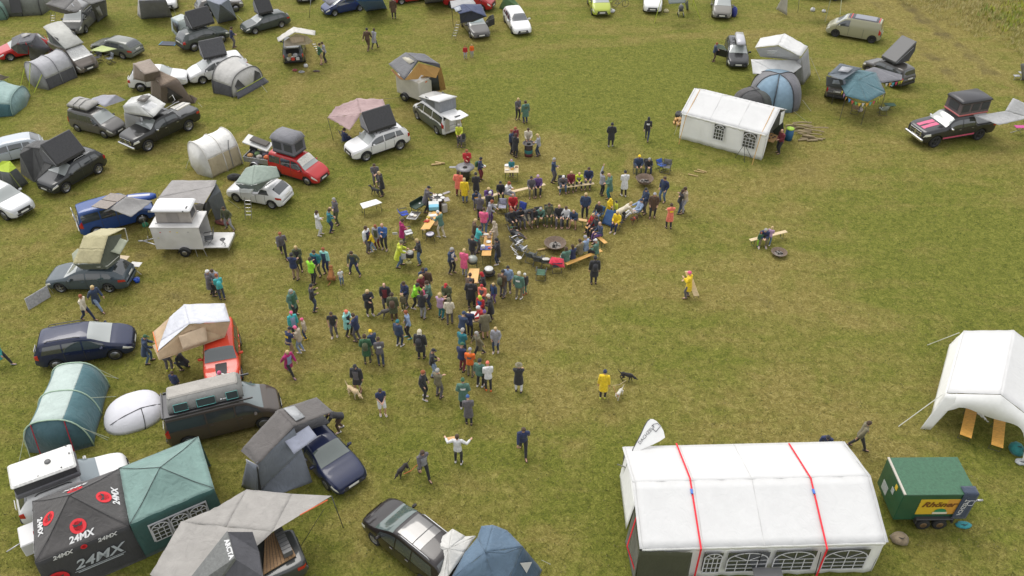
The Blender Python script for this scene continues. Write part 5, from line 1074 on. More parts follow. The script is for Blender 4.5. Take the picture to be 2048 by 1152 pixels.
AMB=cloth((.42,.24,.07));
T=soft('roof_tent','dark grey fly roof tent with amber walls and pale skylight on the off-white trailer',[('fly',cloth((.14,.14,.145)),[(777,128,2.9),(811,105,3.4),(879,129,2.9),(835,122,3.25),(809,159,2.5),(792,142,2.7)],[(0,1,3,4)],8),('fly',cloth((.13,.13,.14)),[(811,105,3.4),(849,108,3.3),(880,129,2.9),(835,121,3.3)],None,8),('fly_edge',cloth((.05,.05,.055)),[(809,160,2.45),(800,152,2.55),(832,119,3.3),(837,123,3.2)],None,3),('fly_edge',cloth((.05,.05,.055)),[(837,123,3.2),(835,118,3.3),(880,128,2.95),(880,136,2.7)],None,3),('skylight',mat((.45,.42,.33),.4),[(801,114,3.2),(809,109,3.3),(829,123,3.25),(819,128,3.1)],None,1),('wall',AMB,[(809,160,2.4),(837,126,3.15),(880,136,2.7),(872,156,2.0),(842,150,2.2),(836,158,2.0)]),('annexe_wall',AMB,[(842,154,2.05),(882,134,2.7),(892,178,.3),(872,185,.1),(842,187,.2)]),('annexe_door',mat((.035,.04,.04),.8),[(851,160,1.8),(876,150,2.1),(880,180,.35),(853,186,.2)],None,2),('end_wall',cloth((.55,.25,.10)),[(785,138,2.6),(808,160,2.3),(800,158,2.1),(782,140,2.2)])],z=1.95)
CRM=cloth((.52,.45,.34));WTP=cloth((.56,.54,.50))
T=soft('roof_tent','cream roof tent with overhanging white fly on the car with the open boot',[('fly',WTP,[(587,54,3.4),(631,62,2.8),(630,71,2.75),(590,65,3.3),(557,84,2.5),(554,76,2.6)],[(0,1,2,3),(0,3,4,5)]),('wall',CRM,[(591,67,3.2),(615,72,2.7),(625,82,2.2),(618,88,1.9),(569,93,1.85),(568,82,2.3)]),('window_flap',cloth((.50,.40,.30)),[(578,75,2.75),(608,71,2.75),(609,83,2.25),(583,88,2.15)])],z=1.8)
ladder(T,P(640,110,0),P(626,84,2.0),.3,6)
c=K['trunk'];T=c.near('open_boot','raised tailgate and boot interior with red and white boxes','car boot',-2.2,0,.55)
T.part('cavity',MB().prism([(-.03,-.6,0),(-.03,.6,0),(.16,.52,.95),(.16,-.52,.95)],(.02,0,0)),mat((.01,.01,.01),.9));T.part('tailgate',MB().prism([(.2,-.6,1.12),(.2,.6,1.12),(-.75,.58,1.35),(-.75,-.58,1.35)],(0,0,.05)),c.PNT);T.part('tailgate_glass',MB().prism([(.05,-.5,1.14),(.05,.5,1.14),(-.4,.5,1.25),(-.4,-.5,1.25)],(0,0,.055)),GLASS)
for i,(y_,z_,cc_)in enumerate(((-.35,.1,(.45,.45,.45)),(.05,.1,(.5,.05,.03)),(.38,.12,(.35,.35,.3)),(-.2,.4,(.4,.4,.42)),(.25,.42,(.25,.2,.1)))):T.part('box',MB().box((-.08,y_,z_+.1),(.25,.28,.24),Matrix.Rotation(i*.3,3,'Z'),.02),mat(cc_,.6))
c=K['t5two'];T=c.near('open_tailgate','raised white tailgate with handle recess and open van interior','tailgate',-2.45,0,0)
T.part('cavity',MB().prism([(.03,-.75,.5),(.03,.75,.5),(.12,.7,1.75),(.12,-.7,1.75)],(.02,0,0)),mat((.012,.012,.012),.9));T.part('tailgate',MB().prism([(.1,-.8,1.9),(.1,.8,1.9),(-1.15,.78,2.0),(-1.25,0,1.95),(-1.15,-.78,2.0)],(0,0,.06)),PRW);T.part('recess',MB().box((-.8,0,2.06),(.12,.5,.03),bev=.01),BLK)
T.part('cupboard',MB().box((-.05,.5,1.1),(.12,.35,1.0)).box((-.05,-.5,1.1),(.12,.3,1.0)),mat((.42,.40,.35),.6));T.part('door_flap',MB().prism([(-.1,.75,.55),(-.1,.75,1.3),(-.45,.95,1.3),(-.45,.95,.55)],(.02,.02,0)),mat((.5,.5,.48),.6))
freetent('tent','bright blue tent beside the dark blue car at the top','tent',[('roof',cloth((.03,.12,.33)),[(712,0,2.2),(730,-14,2.3),(770,-14,2.2),(765,-2,2.1)]),('front_wall',cloth((.025,.10,.29)),[(712,0,2.15),(765,-2,2.1),(774,17,0),(733,23,0)])])
freetent('canopy','grey sail cut by the top edge left of the dark blue car','canopy',[('cloth',cloth((.22,.22,.25)),[(633,-8,2.1),(690,-14,2.2),(672,2,2.0),(660,12,1.4)]),('pole',METAL,[(618,35,0),(619,35,0),(622,0,2.0),(621,0,2.0)],None,1)])
T=soft('roof_tent','navy blue roof tent with a pale window on the open-doored dark grey car',[('fly',cloth((.05,.065,.13)),[(906,16,2.8),(926,8,3.2),(962,9,3.1),(974,34,2.5),(943,22,3.0),(919,28,2.8)],[(0,1,4,5),(1,2,3,4)]),('wall',cloth((.03,.035,.06)),[(919,28,2.75),(943,22,2.95),(972,33,2.45),(945,44,1.8),(921,46,1.8)]),('skylight',mat((.33,.36,.40),.4),[(908,16,2.85),(920,12,3.05),(923,20,3.0),(912,24,2.85)],None,1)],z=1.6)
ladder(T,P(907,77,0),P(917,44,1.85),.35,6)
freetent('awning','grey awning strip over the red van at the top','awning',[('cloth',cloth((.34,.34,.34)),[(900,2,2.4),(944,-4,2.4),(952,8,2.3),(903,17,2.3)]),('pole',STEEL,[(906,52,0),(907,52,0),(904,17,2.3),(903,17,2.3)],None,1)])
c=K['astra'];T=c.near('open_door','open black left door of the dark grey car at the top','car door',.45,.9,.35)
T.part('panel',MB().prism([(0,0,0),(0,0,.62),(-.45,.95,.66),(-.45,.95,.05)],(.05,.02,0)),BLK);T.part('window',MB().prism([(0,0,.64),(-.12,.35,1.0),(-.40,.85,1.02),(-.44,.94,.68)],(.02,.01,0)),GLASS)
c=K['astra'];T=c.near('engine_cover','reflecting silver sunshade and yellow cloth behind the windscreen of the dark grey car','sunshade',0,0,0);T.part('sheet',c.toppatch(c.xc+.25,c.xc+.6,.8,.03),mat((.3,.36,.36),.3,.3,'wear'))
freetent('tent','small light green tent behind the plain white car','tent',[('panel',cloth((.15,.27,.12)),[(1008,-4,1.3),(1012,20,0),(998,16,0)]),('panel',cloth((.10,.20,.09)),[(1008,-4,1.3),(1036,14,.2),(1012,21,0)]),('panel',cloth((.12,.22,.10)),[(1008,-4,1.3),(1024,-6,1.2),(1040,12,.1),(1036,14,.2)])])
freetent('tent','grey tent strip at the top edge left of the red van','tent',[('wall',cloth((.17,.175,.17)),[(846,-12,1.8),(892,-14,1.8),(893,3,0),(850,7,0)])])
T=freetent('canopy','dark canopy with lime poles cut by the top edge beside the white van','canopy',[('cloth',cloth((.10,.12,.11)),[(1334,-8,2.3),(1378,-10,2.3),(1370,6,2.0),(1338,8,2.0)]),('side_wall',cloth((.09,.10,.095)),[(1370,6,2.0),(1376,0,2.1),(1377,18,0),(1373,20,0)])])
ropes(T,[(P(1384,-6,2.2),P(1401,39,0)),(P(1322,0,2.2),P(1309,45,0)),(P(1390,-6,2.2),P(1384,12,.5))],LIME,.03)
freetent('canopy','cream canopy side cut by the top edge left of the dark covered car','canopy',[('side_wall',cloth((.45,.43,.38)),[(1567,-10,1.9),(1576,-12,2.0),(1574,31,0),(1552,18,.3)]),('pole',METAL,[(1595,25,0),(1596,25,0),(1600,-8,1.9),(1599,-8,1.9)],None,1)])
T=freetent('canopy','dark tarp roof cut by the top edge above the covered car','canopy',[('cloth',cloth((.09,.10,.11)),[(1610,-14,2.2),(1668,-14,2.2),(1660,-2,2.1),(1612,-2,2.1)])])
ropes(T,[(P(1662,-4,2.1),P(1650,44,0)),(P(1686,-30,2.1),P(1680,30,0))],mat((.30,.32,.2),.7),.03)
WP=cloth((.60,.60,.59));GP=cloth((.42,.42,.42))
T=soft('roof_tent','large white peaked roof tent with sagging front canopy and a grey annexe',[('fly',WP,[(1570,67,4.0),(1521,76,3.5),(1510,95,3.2),(1556,90,3.9),(1602,113,3.2),(1616,93,3.3)],[(0,1,2,3),(0,3,4,5)]),('wall',GP,[(1556,92,3.7),(1600,113,3.15),(1598,121,2.4),(1521,113,2.4),(1512,97,3.1)]),('window_flap',WP,[(1535,101,3.4),(1570,98,3.4),(1571,110,2.8),(1534,107,2.9)]),('annexe_wall',cloth((.34,.34,.345)),[(1616,96,3.2),(1621,149,0),(1606,169,0),(1602,115,3.0)]),('annexe_wall',GP,[(1602,115,3.0),(1606,169,0),(1589,168,0),(1594,122,2.4)]),('front_wall',cloth((.14,.14,.14)),[(1508,118,2.3),(1594,122,2.3),(1589,165,0),(1508,146,.2)]),('canopy',WP,[(1502,119,2.5),(1598,120,2.4),(1603,134,2.1),(1573,157,1.6)],None,8),('canopy',WP,[(1502,119,2.5),(1573,157,1.6),(1530,148,1.9),(1506,148,1.7)],None,8)],z=2.0)
def dome(name,label,c0,rx,ry,h,cols,rz=0.,seam=None,pw=.6,group=None):
 T=Thing(name,label,'tent',c0,R(rz),group=group);N=24;M_=8
 for k,(a,b,mm)in enumerate(cols):
  m=MB();vs=[];fs=[];st=max(3,int((b-a)/15))
  for i in range(st+1):
   an=R(a+(b-a)*i/st)
   for j in range(M_+1):
    e=j/M_*math.pi/2;cr_=math.cos(e)**pw;q=1/max(abs(math.cos(an)),abs(math.sin(an)))**.35
    vs.append((math.cos(an)*rx*cr_*q,math.sin(an)*ry*cr_*q,h*math.sin(e)**.9))
  for i in range(st):
   for j in range(M_):fs.append((i*(M_+1)+j,(i+1)*(M_+1)+j,(i+1)*(M_+1)+j+1,i*(M_+1)+j+1))
  m.add(vs,fs,True);T.part('panel',m,mm,None,.012)
  T.part('pole_sleeve',MB().tube([Vector(v)*1.01 for v in vs[:M_+1]],.03,5),seam or BLK)
 return T
LB=cloth((.17,.26,.34))
dome('tent','light blue and grey dome tent behind the white marquee',P(1548,200,0),2.0,2.2,2.2,[(-55,35,cloth((.13,.13,.145))),(35,150,LB),(150,205,cloth((.17,.17,.18))),(205,262,LB),(262,305,cloth((.18,.27,.35)))],-10)
dome('tent','low dark dome tent pressed against the white marquee',P(1505,214,0),1.5,1.4,1.45,[(0,90,cloth((.06,.06,.062))),(90,180,cloth((.075,.07,.07))),(180,270,cloth((.05,.05,.052))),(270,360,cloth((.055,.06,.055)))],20)
TL=cloth((.055,.13,.155))
T=soft('roof_tent','dark blue-grey roof tent with pale top between the boxy car and the teal canopy',[('fly',cloth((.11,.13,.15)),[(1655,150,2.6),(1680,127,3.1),(1725,137,2.9),(1712,142,2.8),(1685,160,2.7)],[(0,1,2,3),(0,3,4)]),('wall',cloth((.05,.055,.06)),[(1653,152,2.5),(1685,160,2.6),(1690,178,1.8),(1652,172,1.8)]),('skylight',mat((.33,.34,.36),.4),[(1684,133,3.05),(1706,136,3.0),(1696,145,2.9),(1676,142,2.95)],None,1),('window_flap',cloth((.2,.22,.25)),[(1667,160,2.5),(1690,160,2.5),(1692,170,2.1),(1664,167,2.2)])],z=1.8)
T=Thing('canopy','teal canopy hung with a string of coloured pennants','canopy',cen([(1720,205,0),(1750,195,0)]))
V_=[P(*q)for q in((1676,158,2.1),(1710,138,2.7),(1752,145,2.4),(1771,186,1.9),(1735,204,1.9),(1692,192,2.0),(1716,160,2.55))]
m=MB()
for i in range(6):m.patch(V_[i],V_[(i+1)%6],V_[6],V_[6],6,6,0,0,.02,i)
T.part('cloth',m,TL,None,.012,True)
for i in(0,3,4,5):T.part('pole',MB().tube([V_[i],up(V_[i],0)],.02,5),STEEL,world=True)
freetent('awning','grey fan awning spread in front of the dark car with the wedge roof tent','awning',[('cloth',cloth((.14,.14,.155)),[(1723,143,2.3),(1748,134,2.4),(1804,150,2.3),(1804,160,2.2),(1762,166,2.1)],[(0,1,3,4),(1,2,3)])])
T=Thing('pennant_string','string of red, yellow, blue and green pennants round the teal canopy','bunting',cen([(1735,208,0),(1700,200,0)]))
pcol=[(.65,.5,.03),(.45,.25,.45),(.7,.32,.04),(.08,.25,.55),(.5,.08,.06),(.12,.35,.12),(.65,.45,.05),(.6,.6,.6),(.7,.35,.05),(.05,.4,.5),(.6,.05,.12),(.3,.45,.05),(.6,.5,.06)]
line=[(1684,180,2.0),(1692,193,1.95),(1705,201,1.9),(1720,206,1.9),(1737,206,1.85),(1752,201,1.85),(1764,193,1.85),(1771,185,1.85),(1766,172,2.0),(1768,166,2.1),(1782,166,2.05),(1796,163,2.1),(1806,160,2.15)]
Lp=[P(*q)for q in line];T.part('cord',MB().tube(Lp,.012,4),BLK,world=True)
for i in range(26):
 t=i/26*(len(Lp)-1);k=int(t);p0=Lp[k].lerp(Lp[k+1],t-k);p1=Lp[k].lerp(Lp[k+1],min(1,t-k+.28));d_=(p1-p0).normalized()*.24
 T.part('pennant',MB().prism([p0,p0+d_,p0+d_/2-Vector((0,0,.32))],(0,.006,0)),mat(pcol[i%13],.7),world=True)
T=freetent('awning','light grey awning stretched from the pink-striped pickup to the right edge','awning',[('cloth',cloth((.38,.38,.38)),[(1949,232,2.1),(2010,222,2.3),(2060,236,1.8),(1998,250,1.9)],None,8),('cloth',cloth((.40,.40,.40)),[(2010,222,2.3),(2026,196,2.9),(2070,215,2.3),(2060,236,1.8)],None,8)])
T=Thing('camping_table','pink camping table under the light grey awning','table',P(2034,268,0));T.part('top',MB().box((0,0,.6),(.7,.4,.04)),mat((.50,.06,.25),.6));T.part('leg',MB().tube([(-.4,-.2,.6),(.4,.2,0)],.02,5).tube([(.4,-.2,.6),(-.4,.2,0)],.02,5),METAL)
freetent('awning_tent','grey tent wall cut by the right edge beside the entry steps','tent',[('wall',cloth((.24,.24,.24)),[(2041,128,1.8),(2075,120,2.0),(2078,158,0),(2044,160,0)])])
T=Thing('folding_steps','white two-tread entry steps at the right edge','steps',P(2034,158,0));T.part('tread',MB().box((-.1,0,.28),(.5,.35,.04)),METAL);T.part('tread',MB().box((.25,.1,.52),(.45,.35,.04)),METAL);T.part('frame',MB().tube([(-.35,-.15,.28),(-.35,-.2,0)],.02,5).tube([(.4,0,.5),(.2,-.2,0)],.02,5).tube([(.45,.2,.5),(.5,.3,0)],.02,5),METAL)
T=Thing('car_cover','white cloth cover drawn over the tail of the black people carrier','cover',P(905,1110,0));c=K['sharan']
cv=[(905,1058,1.85),(931,1073,1.55),(952,1072,1.35),(930,1105,1.5),(897,1152,1.35),(880,1200,1.0),(864,1160,.95),(858,1112,1.05),(862,1090,1.5)]
V_=[P(*q)for q in cv];ctr=P(897,1098,1.86);m=MB()
for i in range(9):m.patch(V_[i],V_[(i+1)%9],ctr,ctr,4,5,0,0,.02,i)
T.part('cloth',m,cloth((.58,.57,.54)),None,.015,True);T.part('hem',MB().patch(V_[5],V_[7],V_[7]-Vector((0,0,.9)),V_[5]-Vector((0,0,.9)),8,4,0,0,.03,2),cloth((.55,.54,.5)),None,.01,True)
SBL=cloth((.095,.15,.215));SBD=cloth((.045,.08,.12))
T=Thing('tent','steel blue dome tent with a white reinforcement patch at the bottom edge','tent',cen([(990,1130,0)]))
tv={'a':(963,1052,2.0),'b':(986,1050,1.95),'c':(1014,1061,1.7),'d':(1046,1094,1.5),'e':(1084,1140,.05),'f':(1060,1190,0),'g':(900,1160,1.2),'h':(955,1075,1.75),'i':(970,1105,2.15),'j':(940,1200,.3),'k':(930,1105,1.55),'l':(1000,1200,.6)}
V_={k:P(*q)for k,q in tv.items()};m=MB()
m.patch(V_['a'],V_['b'],V_['i'],V_['h'],6,6,0,0,.02,1);m.patch(V_['b'],V_['c'],V_['d'],V_['i'],8,8,0,0,.02,2);m.patch(V_['h'],V_['i'],V_['g'],V_['k'],6,6,0,0,.02,3);m.patch(V_['i'],V_['l'],V_['j'],V_['g'],6,6,0,0,.02,4);m.patch(V_['i'],V_['d'],V_['d'].lerp(V_['l'],.35),V_['l'],6,6,0,0,.02,5)
T.part('canopy',m,SBL,None,.012,True)
T.part('porch',MB().patch(V_['d'],V_['e'],V_['f'],V_['d'].lerp(V_['l'],.8),8,8,0,0,.02,6),SBD,None,.012,True)
T.part('reinforcement',MB().add([P(1040,1126,1.18),P(1064,1124,.95),P(1053,1146,.62)],[(0,1,2)]),mat((.5,.5,.48),.6),None,.01,True)
T.part('seam',MB().tube([V_['d']+Vector((0,0,.02)),P(1012,1106,2.0),V_['i']+Vector((0,0,.02))],.02,5),SBD,world=True)
T=Thing('drinks_trailer','dark green twin-axle drinks trailer with yellow advert and chalk-lettered cloth','trailer',(17.55,22.7,0),R(.6))
GT=mat((.018,.085,.045),.45,0,'dirtpaint')
T.part('body',MB().box((0,0,1.36),(3.0,1.95,1.66),bev=.03),GT);T.part('roof',MB().box((.02,0,2.20),(2.96,1.95,.04)),mat((.035,.115,.06),.6,0,'wear'));T.part('roof_trim',MB().box((-1.46,0,2.225),(.09,1.95,.05)),mat((.45,.42,.36),.6));T.part('chassis',MB().box((0,0,.5),(2.9,1.5,.1)),STEEL)
T.part('advert',MB().box((.18,-.985,1.42),(1.75,.012,.98)),mat((.62,.42,.03),.5));T.part('advert_fade',MB().box((.75,-.994,1.42),(.6,.006,.96)),mat((.60,.30,.05),.5))
O_=Vector((.12,-.996,1.58));X_,Z_=Vector((1,0,0)),Vector((0,0,1));BR_=mat((.16,.06,.015),.5)
T.part('lettering',onplane(text_mb('Rhöner',.46,.012,shear=.35),O_,X_,Z_,.012),BR_);T.part('emblem',onplane(MB().lathe([(0,0),(.2,0),(.2,.006),(0,.006)],n=20,sx=1.25,sy=.8,smooth=False),Vector((.3,-.996,1.15)),X_,Z_,.01),mat((.02,.22,.10),.5));T.part('emblem',onplane(MB().box((0,0,0),(.62,.12,.006)),Vector((.3,-.996,1.04)),X_,Z_,.02),mat((.65,.62,.5),.5))
T.part('banner_cloth',MB().patch((.95,-1.0,2.28),(1.56,-1.0,2.28),(1.48,-1.06,.72),(.86,-1.06,.72),8,10,0,0,.015,3).patch((.95,-.6,2.26),(1.56,-.6,2.26),(1.56,-1.0,2.28),(.95,-1.0,2.28),4,4,0,0,.01,3),cloth((.035,.05,.085)),None,.015)
T.part('lettering',onplane(text_mb('DACHZELT',.26,.002),Vector((1.13,-1.05,1.35)),Vector((.06,-.02,1)),Vector((-1,0,.06)),.02),LETW);T.part('emblem',onplane(MB().tube([(-.16,-.12,0),(-.16,.06,0),(0,.18,0),(.16,.06,0),(.16,-.12,0),(-.16,-.12,0)],.012,4),Vector((1.36,-1.04,1.75)),Vector((.06,-.02,1)),Vector((-1,0,.06)),.02),LETW)
T.part('side_marks',MB().box((-1.505,-.2,1.5),(.012,.22,.3)).box((-1.505,.35,1.0),(.012,.5,.5)),mat((.35,.38,.36),.6,0,'wear'));T.part('sign',MB().box((-1.512,-.35,1.9),(.012,.18,.25)),mat((.65,.45,.04),.5))
for x_ in(-.18,.52):
 for y_ in(-1.0,1.0):wheel(T,x_,y_,.30,.2,mat((.22,.14,.08),.5,.4))
for y_ in(-1.0,1.0):T.part('mudguard',MB().box((.17,y_*1.01,.72),(1.55,.26,.08),bev=.03).box((-.6,y_*1.01,.6),(.06,.26,.25)).box((.94,y_*1.01,.6),(.06,.26,.25)),BLK)
T.part('drawbar',MB().tube([(1.4,-.5,.5),(2.5,0,.5)],.04,6).tube([(1.4,.5,.5),(2.5,0,.5)],.04,6).tube([(2.5,0,.5),(2.75,0,.52)],.055,6).tube([(2.1,.1,.2),(2.1,.1,.95)],.04,6),METAL)
# ---------------------------------------------------------------- people
def remesh(mb,vox,name,smooth=3,extra=None):
 me=mb.mesh(name+'_raw');o=bpy.data.objects.new('tmp',me);COL.objects.link(o)
 q=o.modifiers.new('r','REMESH');q.mode='VOXEL';q.voxel_size=vox;q.use_smooth_shade=True
 if smooth:s_=o.modifiers.new('s','SMOOTH');s_.iterations=smooth;s_.factor=.5
 dg=bpy.context.evaluated_depsgraph_get();out=bpy.data.meshes.new_from_object(o.evaluated_get(dg));out.name=name
 bpy.data.objects.remove(o);bpy.data.meshes.remove(me)
 if extra is not None:
  vs=[v.co.copy()for v in out.vertices];fs=[tuple(p.vertices)for p in out.polygons];n0=len(fs);o_=len(vs)
  vs+=[Vector(v)for v in extra.v];fs+=[tuple(i+o_ for i in f)for f in extra.f];m2=bpy.data.meshes.new(name);m2.from_pydata(vs,[],fs)
  m2.polygons.foreach_set('material_index',[0]*n0+[1]*(len(fs)-n0));bpy.data.meshes.remove(out);out=m2
 out.polygons.foreach_set('use_smooth',[True]*len(out.polygons));out.update()
 return out
def ik(a,b,l1,l2,pole):
 a,b=Vector(a),Vector(b);d=b-a;L=min(d.length,(l1+l2)*.999);d.normalize();b=a+d*L
 x=(l1*l1-l2*l2+L*L)/(2*L);h=math.sqrt(max(1e-6,l1*l1-x*x));p=Vector(pole);p=(p-d*p.dot(d)).normalized()
 return a+d*x+p*h,b
POSES=dict(stand=((0,.93),2,((.0,.11),(.04,-.11)),((.06,.27,.80),(.06,-.27,.80)),5),pockets=((0,.93),3,((-.03,.12),(.07,-.12)),((.14,.20,.95),(.14,-.20,.95)),8),fold=((0,.93),0,((.05,.12),(-.04,-.12)),((.25,-.08,1.20),(.27,.10,1.16)),6),hold=((0,.93),4,((.05,.11),(-.05,-.11)),((.27,.07,1.10),(.28,-.07,1.06)),18),phone=((0,.93),2,((.06,.12),(-.05,-.11)),((.30,.08,1.34),(.27,-.06,1.12)),12),reach=((0,.92),14,((.12,.12),(-.12,-.12)),((.46,.14,1.08),(.38,-.12,.98)),18),point=((0,.93),0,((.04,.12),(-.04,-.12)),((.30,.34,1.95),(.06,-.27,.82)),-5),walk=((0,.91),7,((.36,.08),(-.36,-.08)),((-.22,.26,.88),(.30,-.24,.92)),5),stride=((0,.91),9,((-.34,.08),(.34,-.08)),((.30,.25,.92),(-.24,-.27,.88)),8),lean=((0,.90),12,((.05,.28),(-.10,-.30)),((.25,.30,.98),(.28,-.22,.92)),14),wide=((0,.93),0,((.05,.14),(-.04,-.14)),((.22,.55,1.30),(.22,-.55,1.30)),0),bend=((-.10,.88),55,((.08,.13),(-.12,-.13)),((.62,.12,.72),(.60,-.12,.70)),10),crouch=((-.05,.42),38,((.15,.16),(-.02,-.16)),((.50,.14,.45),(.45,-.14,.40)),15),sit=((0,.52),4,((.46,.13),(.50,-.13)),((.34,.14,.68),(.36,-.14,.68)),14),sitlean=((0,.52),32,((.40,.18),(.46,-.18)),((.52,.06,.66),(.52,-.06,.66)),12),sitphone=((0,.52),10,((.50,.12),(.38,-.14)),((.36,.08,.88),(.36,-.08,.88)),24),recline=((0,.42),-28,((.72,.12),(.76,-.10)),((.18,.26,.62),(.20,-.26,.62)),20),carried=((0,.42),5,((.20,.12),(.20,-.12)),((.26,.15,.62),(.26,-.15,.62)),5),hug=((0,.93),6,((.08,.11),(-.05,-.11)),((.34,-.06,1.30),(.36,.08,1.24)),10))
LYR={}
def rings_torso(mb,hip,sp,fw,lf,prof,base=0.):
 rr=[]
 for s_,dx,wy,off in prof:
  c=hip+sp*s_+fw*off;rr.append([c+fw*(math.cos(2*math.pi*k/14)*dx)+lf*(math.copysign(abs(math.sin(2*math.pi*k/14))**.85,math.sin(2*math.pi*k/14))*wy)for k in range(14)])
 mb.loft(rr)
def hand(mb,w,d,up_,left):
 "palm, four bent fingers of different length and a thumb from the side of the palm"
 d=d.normalized();s_=d.cross(up_)
 if s_.length<.1:s_=d.cross(Vector((1,0,0)))
 s_.normalize();n=s_.cross(d).normalized();sg=1 if left else-1
 mb.tube([w-d*.02,w+d*.03,w+d*.07,w+d*.095],[.026,.034,.038,.032],8,sy=.55 if abs(X_of(d).dot(s_))>.5 else.55)
 for k,L in enumerate((.066,.076,.072,.056)):
  o=w+d*.085+s_*((k-1.5)*.021);mb.tube([o,o+d*L*.45-n*.004,o+d*L*.8-n*.018,o+d*L*.98-n*.034],[.0105,.010,.0095,.008],6)
 o=w+d*.03+s_*(-.034*sg*-1 if False else.034*(-1 if left else 1));q=s_*(-1 if left else 1)
 mb.tube([o-q*.01,o+q*.018+d*.025,o+q*.024+d*.055-n*.012],[.013,.012,.009],6)
def X_of(d):return Vector((1,0,0))if abs(d.x)<.8 else Vector((0,1,0))
def build_pose(pn):
 (hx,hz),ln,feet,hands,nod=POSES[pn];a=R(ln);sp=Vector((math.sin(a),0,math.cos(a)));fw=Vector((math.cos(a),0,-math.sin(a)));lf=Vector((0,1,0));hip=Vector((hx,0,hz))
 sh=hip+sp*.50;neck=hip+sp*.56;nd=R(ln*.35+nod);hd=Vector((math.sin(nd),0,math.cos(nd)));hf=Vector((math.cos(nd),0,-math.sin(nd)));head=neck+hd*.155+hf*.02
 J={}
 for i,sd in((0,1),(1,-1)):
  hj=hip+lf*(.095*sd)-Vector((0,0,.02));ft=feet[i];ank=Vector((ft[0],ft[1],.09));lift=.0
  if pn in('walk','stride')and ft[0]<0:ank.z=.15
  if pn=='carried':ank.z=.06
  kn,ank=ik(hj,ank,.44,.42,(1,.12*sd,.15));sj=sh+lf*(.185*sd);hn=Vector(hands[i])
  el,wr=ik(sj,hn,.285,.26,(-.7,.55*sd,-.6));J[sd]=(hj,kn,ank,sj,el,wr)
 b=MB();TP_=[(-.10,.09,.13,0),(-.04,.115,.165,-.01),(.06,.115,.168,-.01),(.18,.10,.145,0),(.30,.112,.158,.005),(.42,.118,.178,.0),(.49,.095,.175,-.005),(.535,.06,.10,-.01),(.56,.052,.058,0)]
 rings_torso(b,hip,sp,fw,lf,TP_);b.tube([sh+sp*.02,neck,neck+hd*.07],[.06,.054,.052],10)
 M=Matrix((hf,lf,hd)).transposed()
 def hp(x,y,z):return head+M@Vector((x,y,z))
 rr=[]
 for z,rx,ry,ox in((-.115,.030,.028,.035),(-.10,.052,.045,.022),(-.06,.078,.062,.010),(-.01,.092,.072,.0),(.04,.098,.077,-.004),(.085,.088,.070,-.006),(.115,.055,.048,-.006),(.125,.02,.02,-.006)):
  rr.append([hp(ox+math.cos(2*math.pi*k/14)*rx,math.sin(2*math.pi*k/14)*ry,z)for k in range(14)])
 b.loft(rr);b.tube([hp(.088,0,.025),hp(.106,0,-.012),hp(.092,0,-.024)],[.009,.015,.011],6)
 for sd in(1,-1):b.sphere(hp(-.005,.076*sd,0),(.016,.010,.028),8,6)
 for sd,(hj,kn,ank,sj,el,wr)in J.items():
  b.tube([hj+Vector((0,0,.03)),hj.lerp(kn,.35),kn,kn.lerp(ank,.3),ank,ank-Vector((0,0,.03))],[.085,.084,.056,.056,.038,.036],10)
  f0=ank;tdir=Vector((1,.12*sd,0)).normalized();b.tube([f0+Vector((0,0,-.02))-tdir*.05,f0+tdir*.06-Vector((0,0,.045)),f0+tdir*.17-Vector((0,0,.06))],[.036,.038,.026],8)
  b.tube([sj-lf*(.04*sd),sj,sj.lerp(el,.5),el,el.lerp(wr,.35),wr],[.05,.054,.046,.037,.038,.025],8)
  hand(b,wr,(wr-el),Vector((0,0,1)),sd>0)
 ex=MB()
 for sd in(1,-1):ex.sphere(hp(.090,.030*sd,.012),(.010,.013,.007),8,6)
 ex.sphere(hp(.088,0,-.058),(.008,.024,.006),8,6)
 out={'body':remesh(b,.0105,'person_body',1,ex)}
 def top(grow,hem,sleeves='long',hood=False,poncho=False):
  t=MB();g=grow;pr_=[(.18,.10+g,.148+g,0),(.30,.112+g,.162+g,.005),(.42,.118+g,.182+g,0),(.50,.095+g,.178+g,-.005),(.545,.062+g,.10+g,-.01),(.565,.062+g*.5,.068+g*.5,0)]
  sits=hz<.6
  low=[(.0,.122+g,.175+g,-.005)]
  if hem=='hip':low=[(-.10,.125+g,.178+g,-.005)]+low
  elif hem=='coat' and not sits:low=[(-.38,.155+g,.205+g,.01),(-.10,.135+g,.188+g,0)]+low
  elif hem=='coat':low=[(-.10,.14+g,.19+g,.02)]+low
  rings_torso(t,hip,sp,fw,lf,low+pr_)
  for sd,(hj,kn,ank,sj,el,wr)in J.items():
   if sleeves=='long':t.tube([sj-lf*(.05*sd)-sp*.01,sj,sj.lerp(el,.5),el,el.lerp(wr,.5),el.lerp(wr,.96)],[.06+g,.064+g,.056+g,.050+g,.044+g,.036+g*.8],10)
   elif sleeves=='short':t.tube([sj-lf*(.05*sd),sj,sj.lerp(el,.7)],[.058+g,.060+g,.056+g],10)
   if hem=='coat' and sits:t.tube([hj,hj.lerp(kn,.6)],[.10+g,.085+g],10)
  if hood:t.sphere(neck-fw*.075+sp*.0,(.075,.10,.075),10,8)
  return remesh(t,.021,'top',2)
 out['j']=top(.018,'hip',hood=False);out['c']=top(.026,'coat',hood=True);out['v']=top(.022,'hip',hood=True)
 if pn in('stand','hold','sit','stride','fold','pockets','reach','sitphone','carried','walk'):out['t']=top(.010,'hip','short')
 tr=MB();g=.014
 rings_torso(tr,hip,sp,fw,lf,[(-.11,.085+g,.13+g,0),(-.04,.115+g,.165+g,-.01),(.08,.112+g,.162+g,-.01)])
 sh_=MB()
 rings_torso(sh_,hip,sp,fw,lf,[(-.11,.085+g,.13+g,0),(-.04,.115+g,.165+g,-.01),(.08,.112+g,.162+g,-.01)])
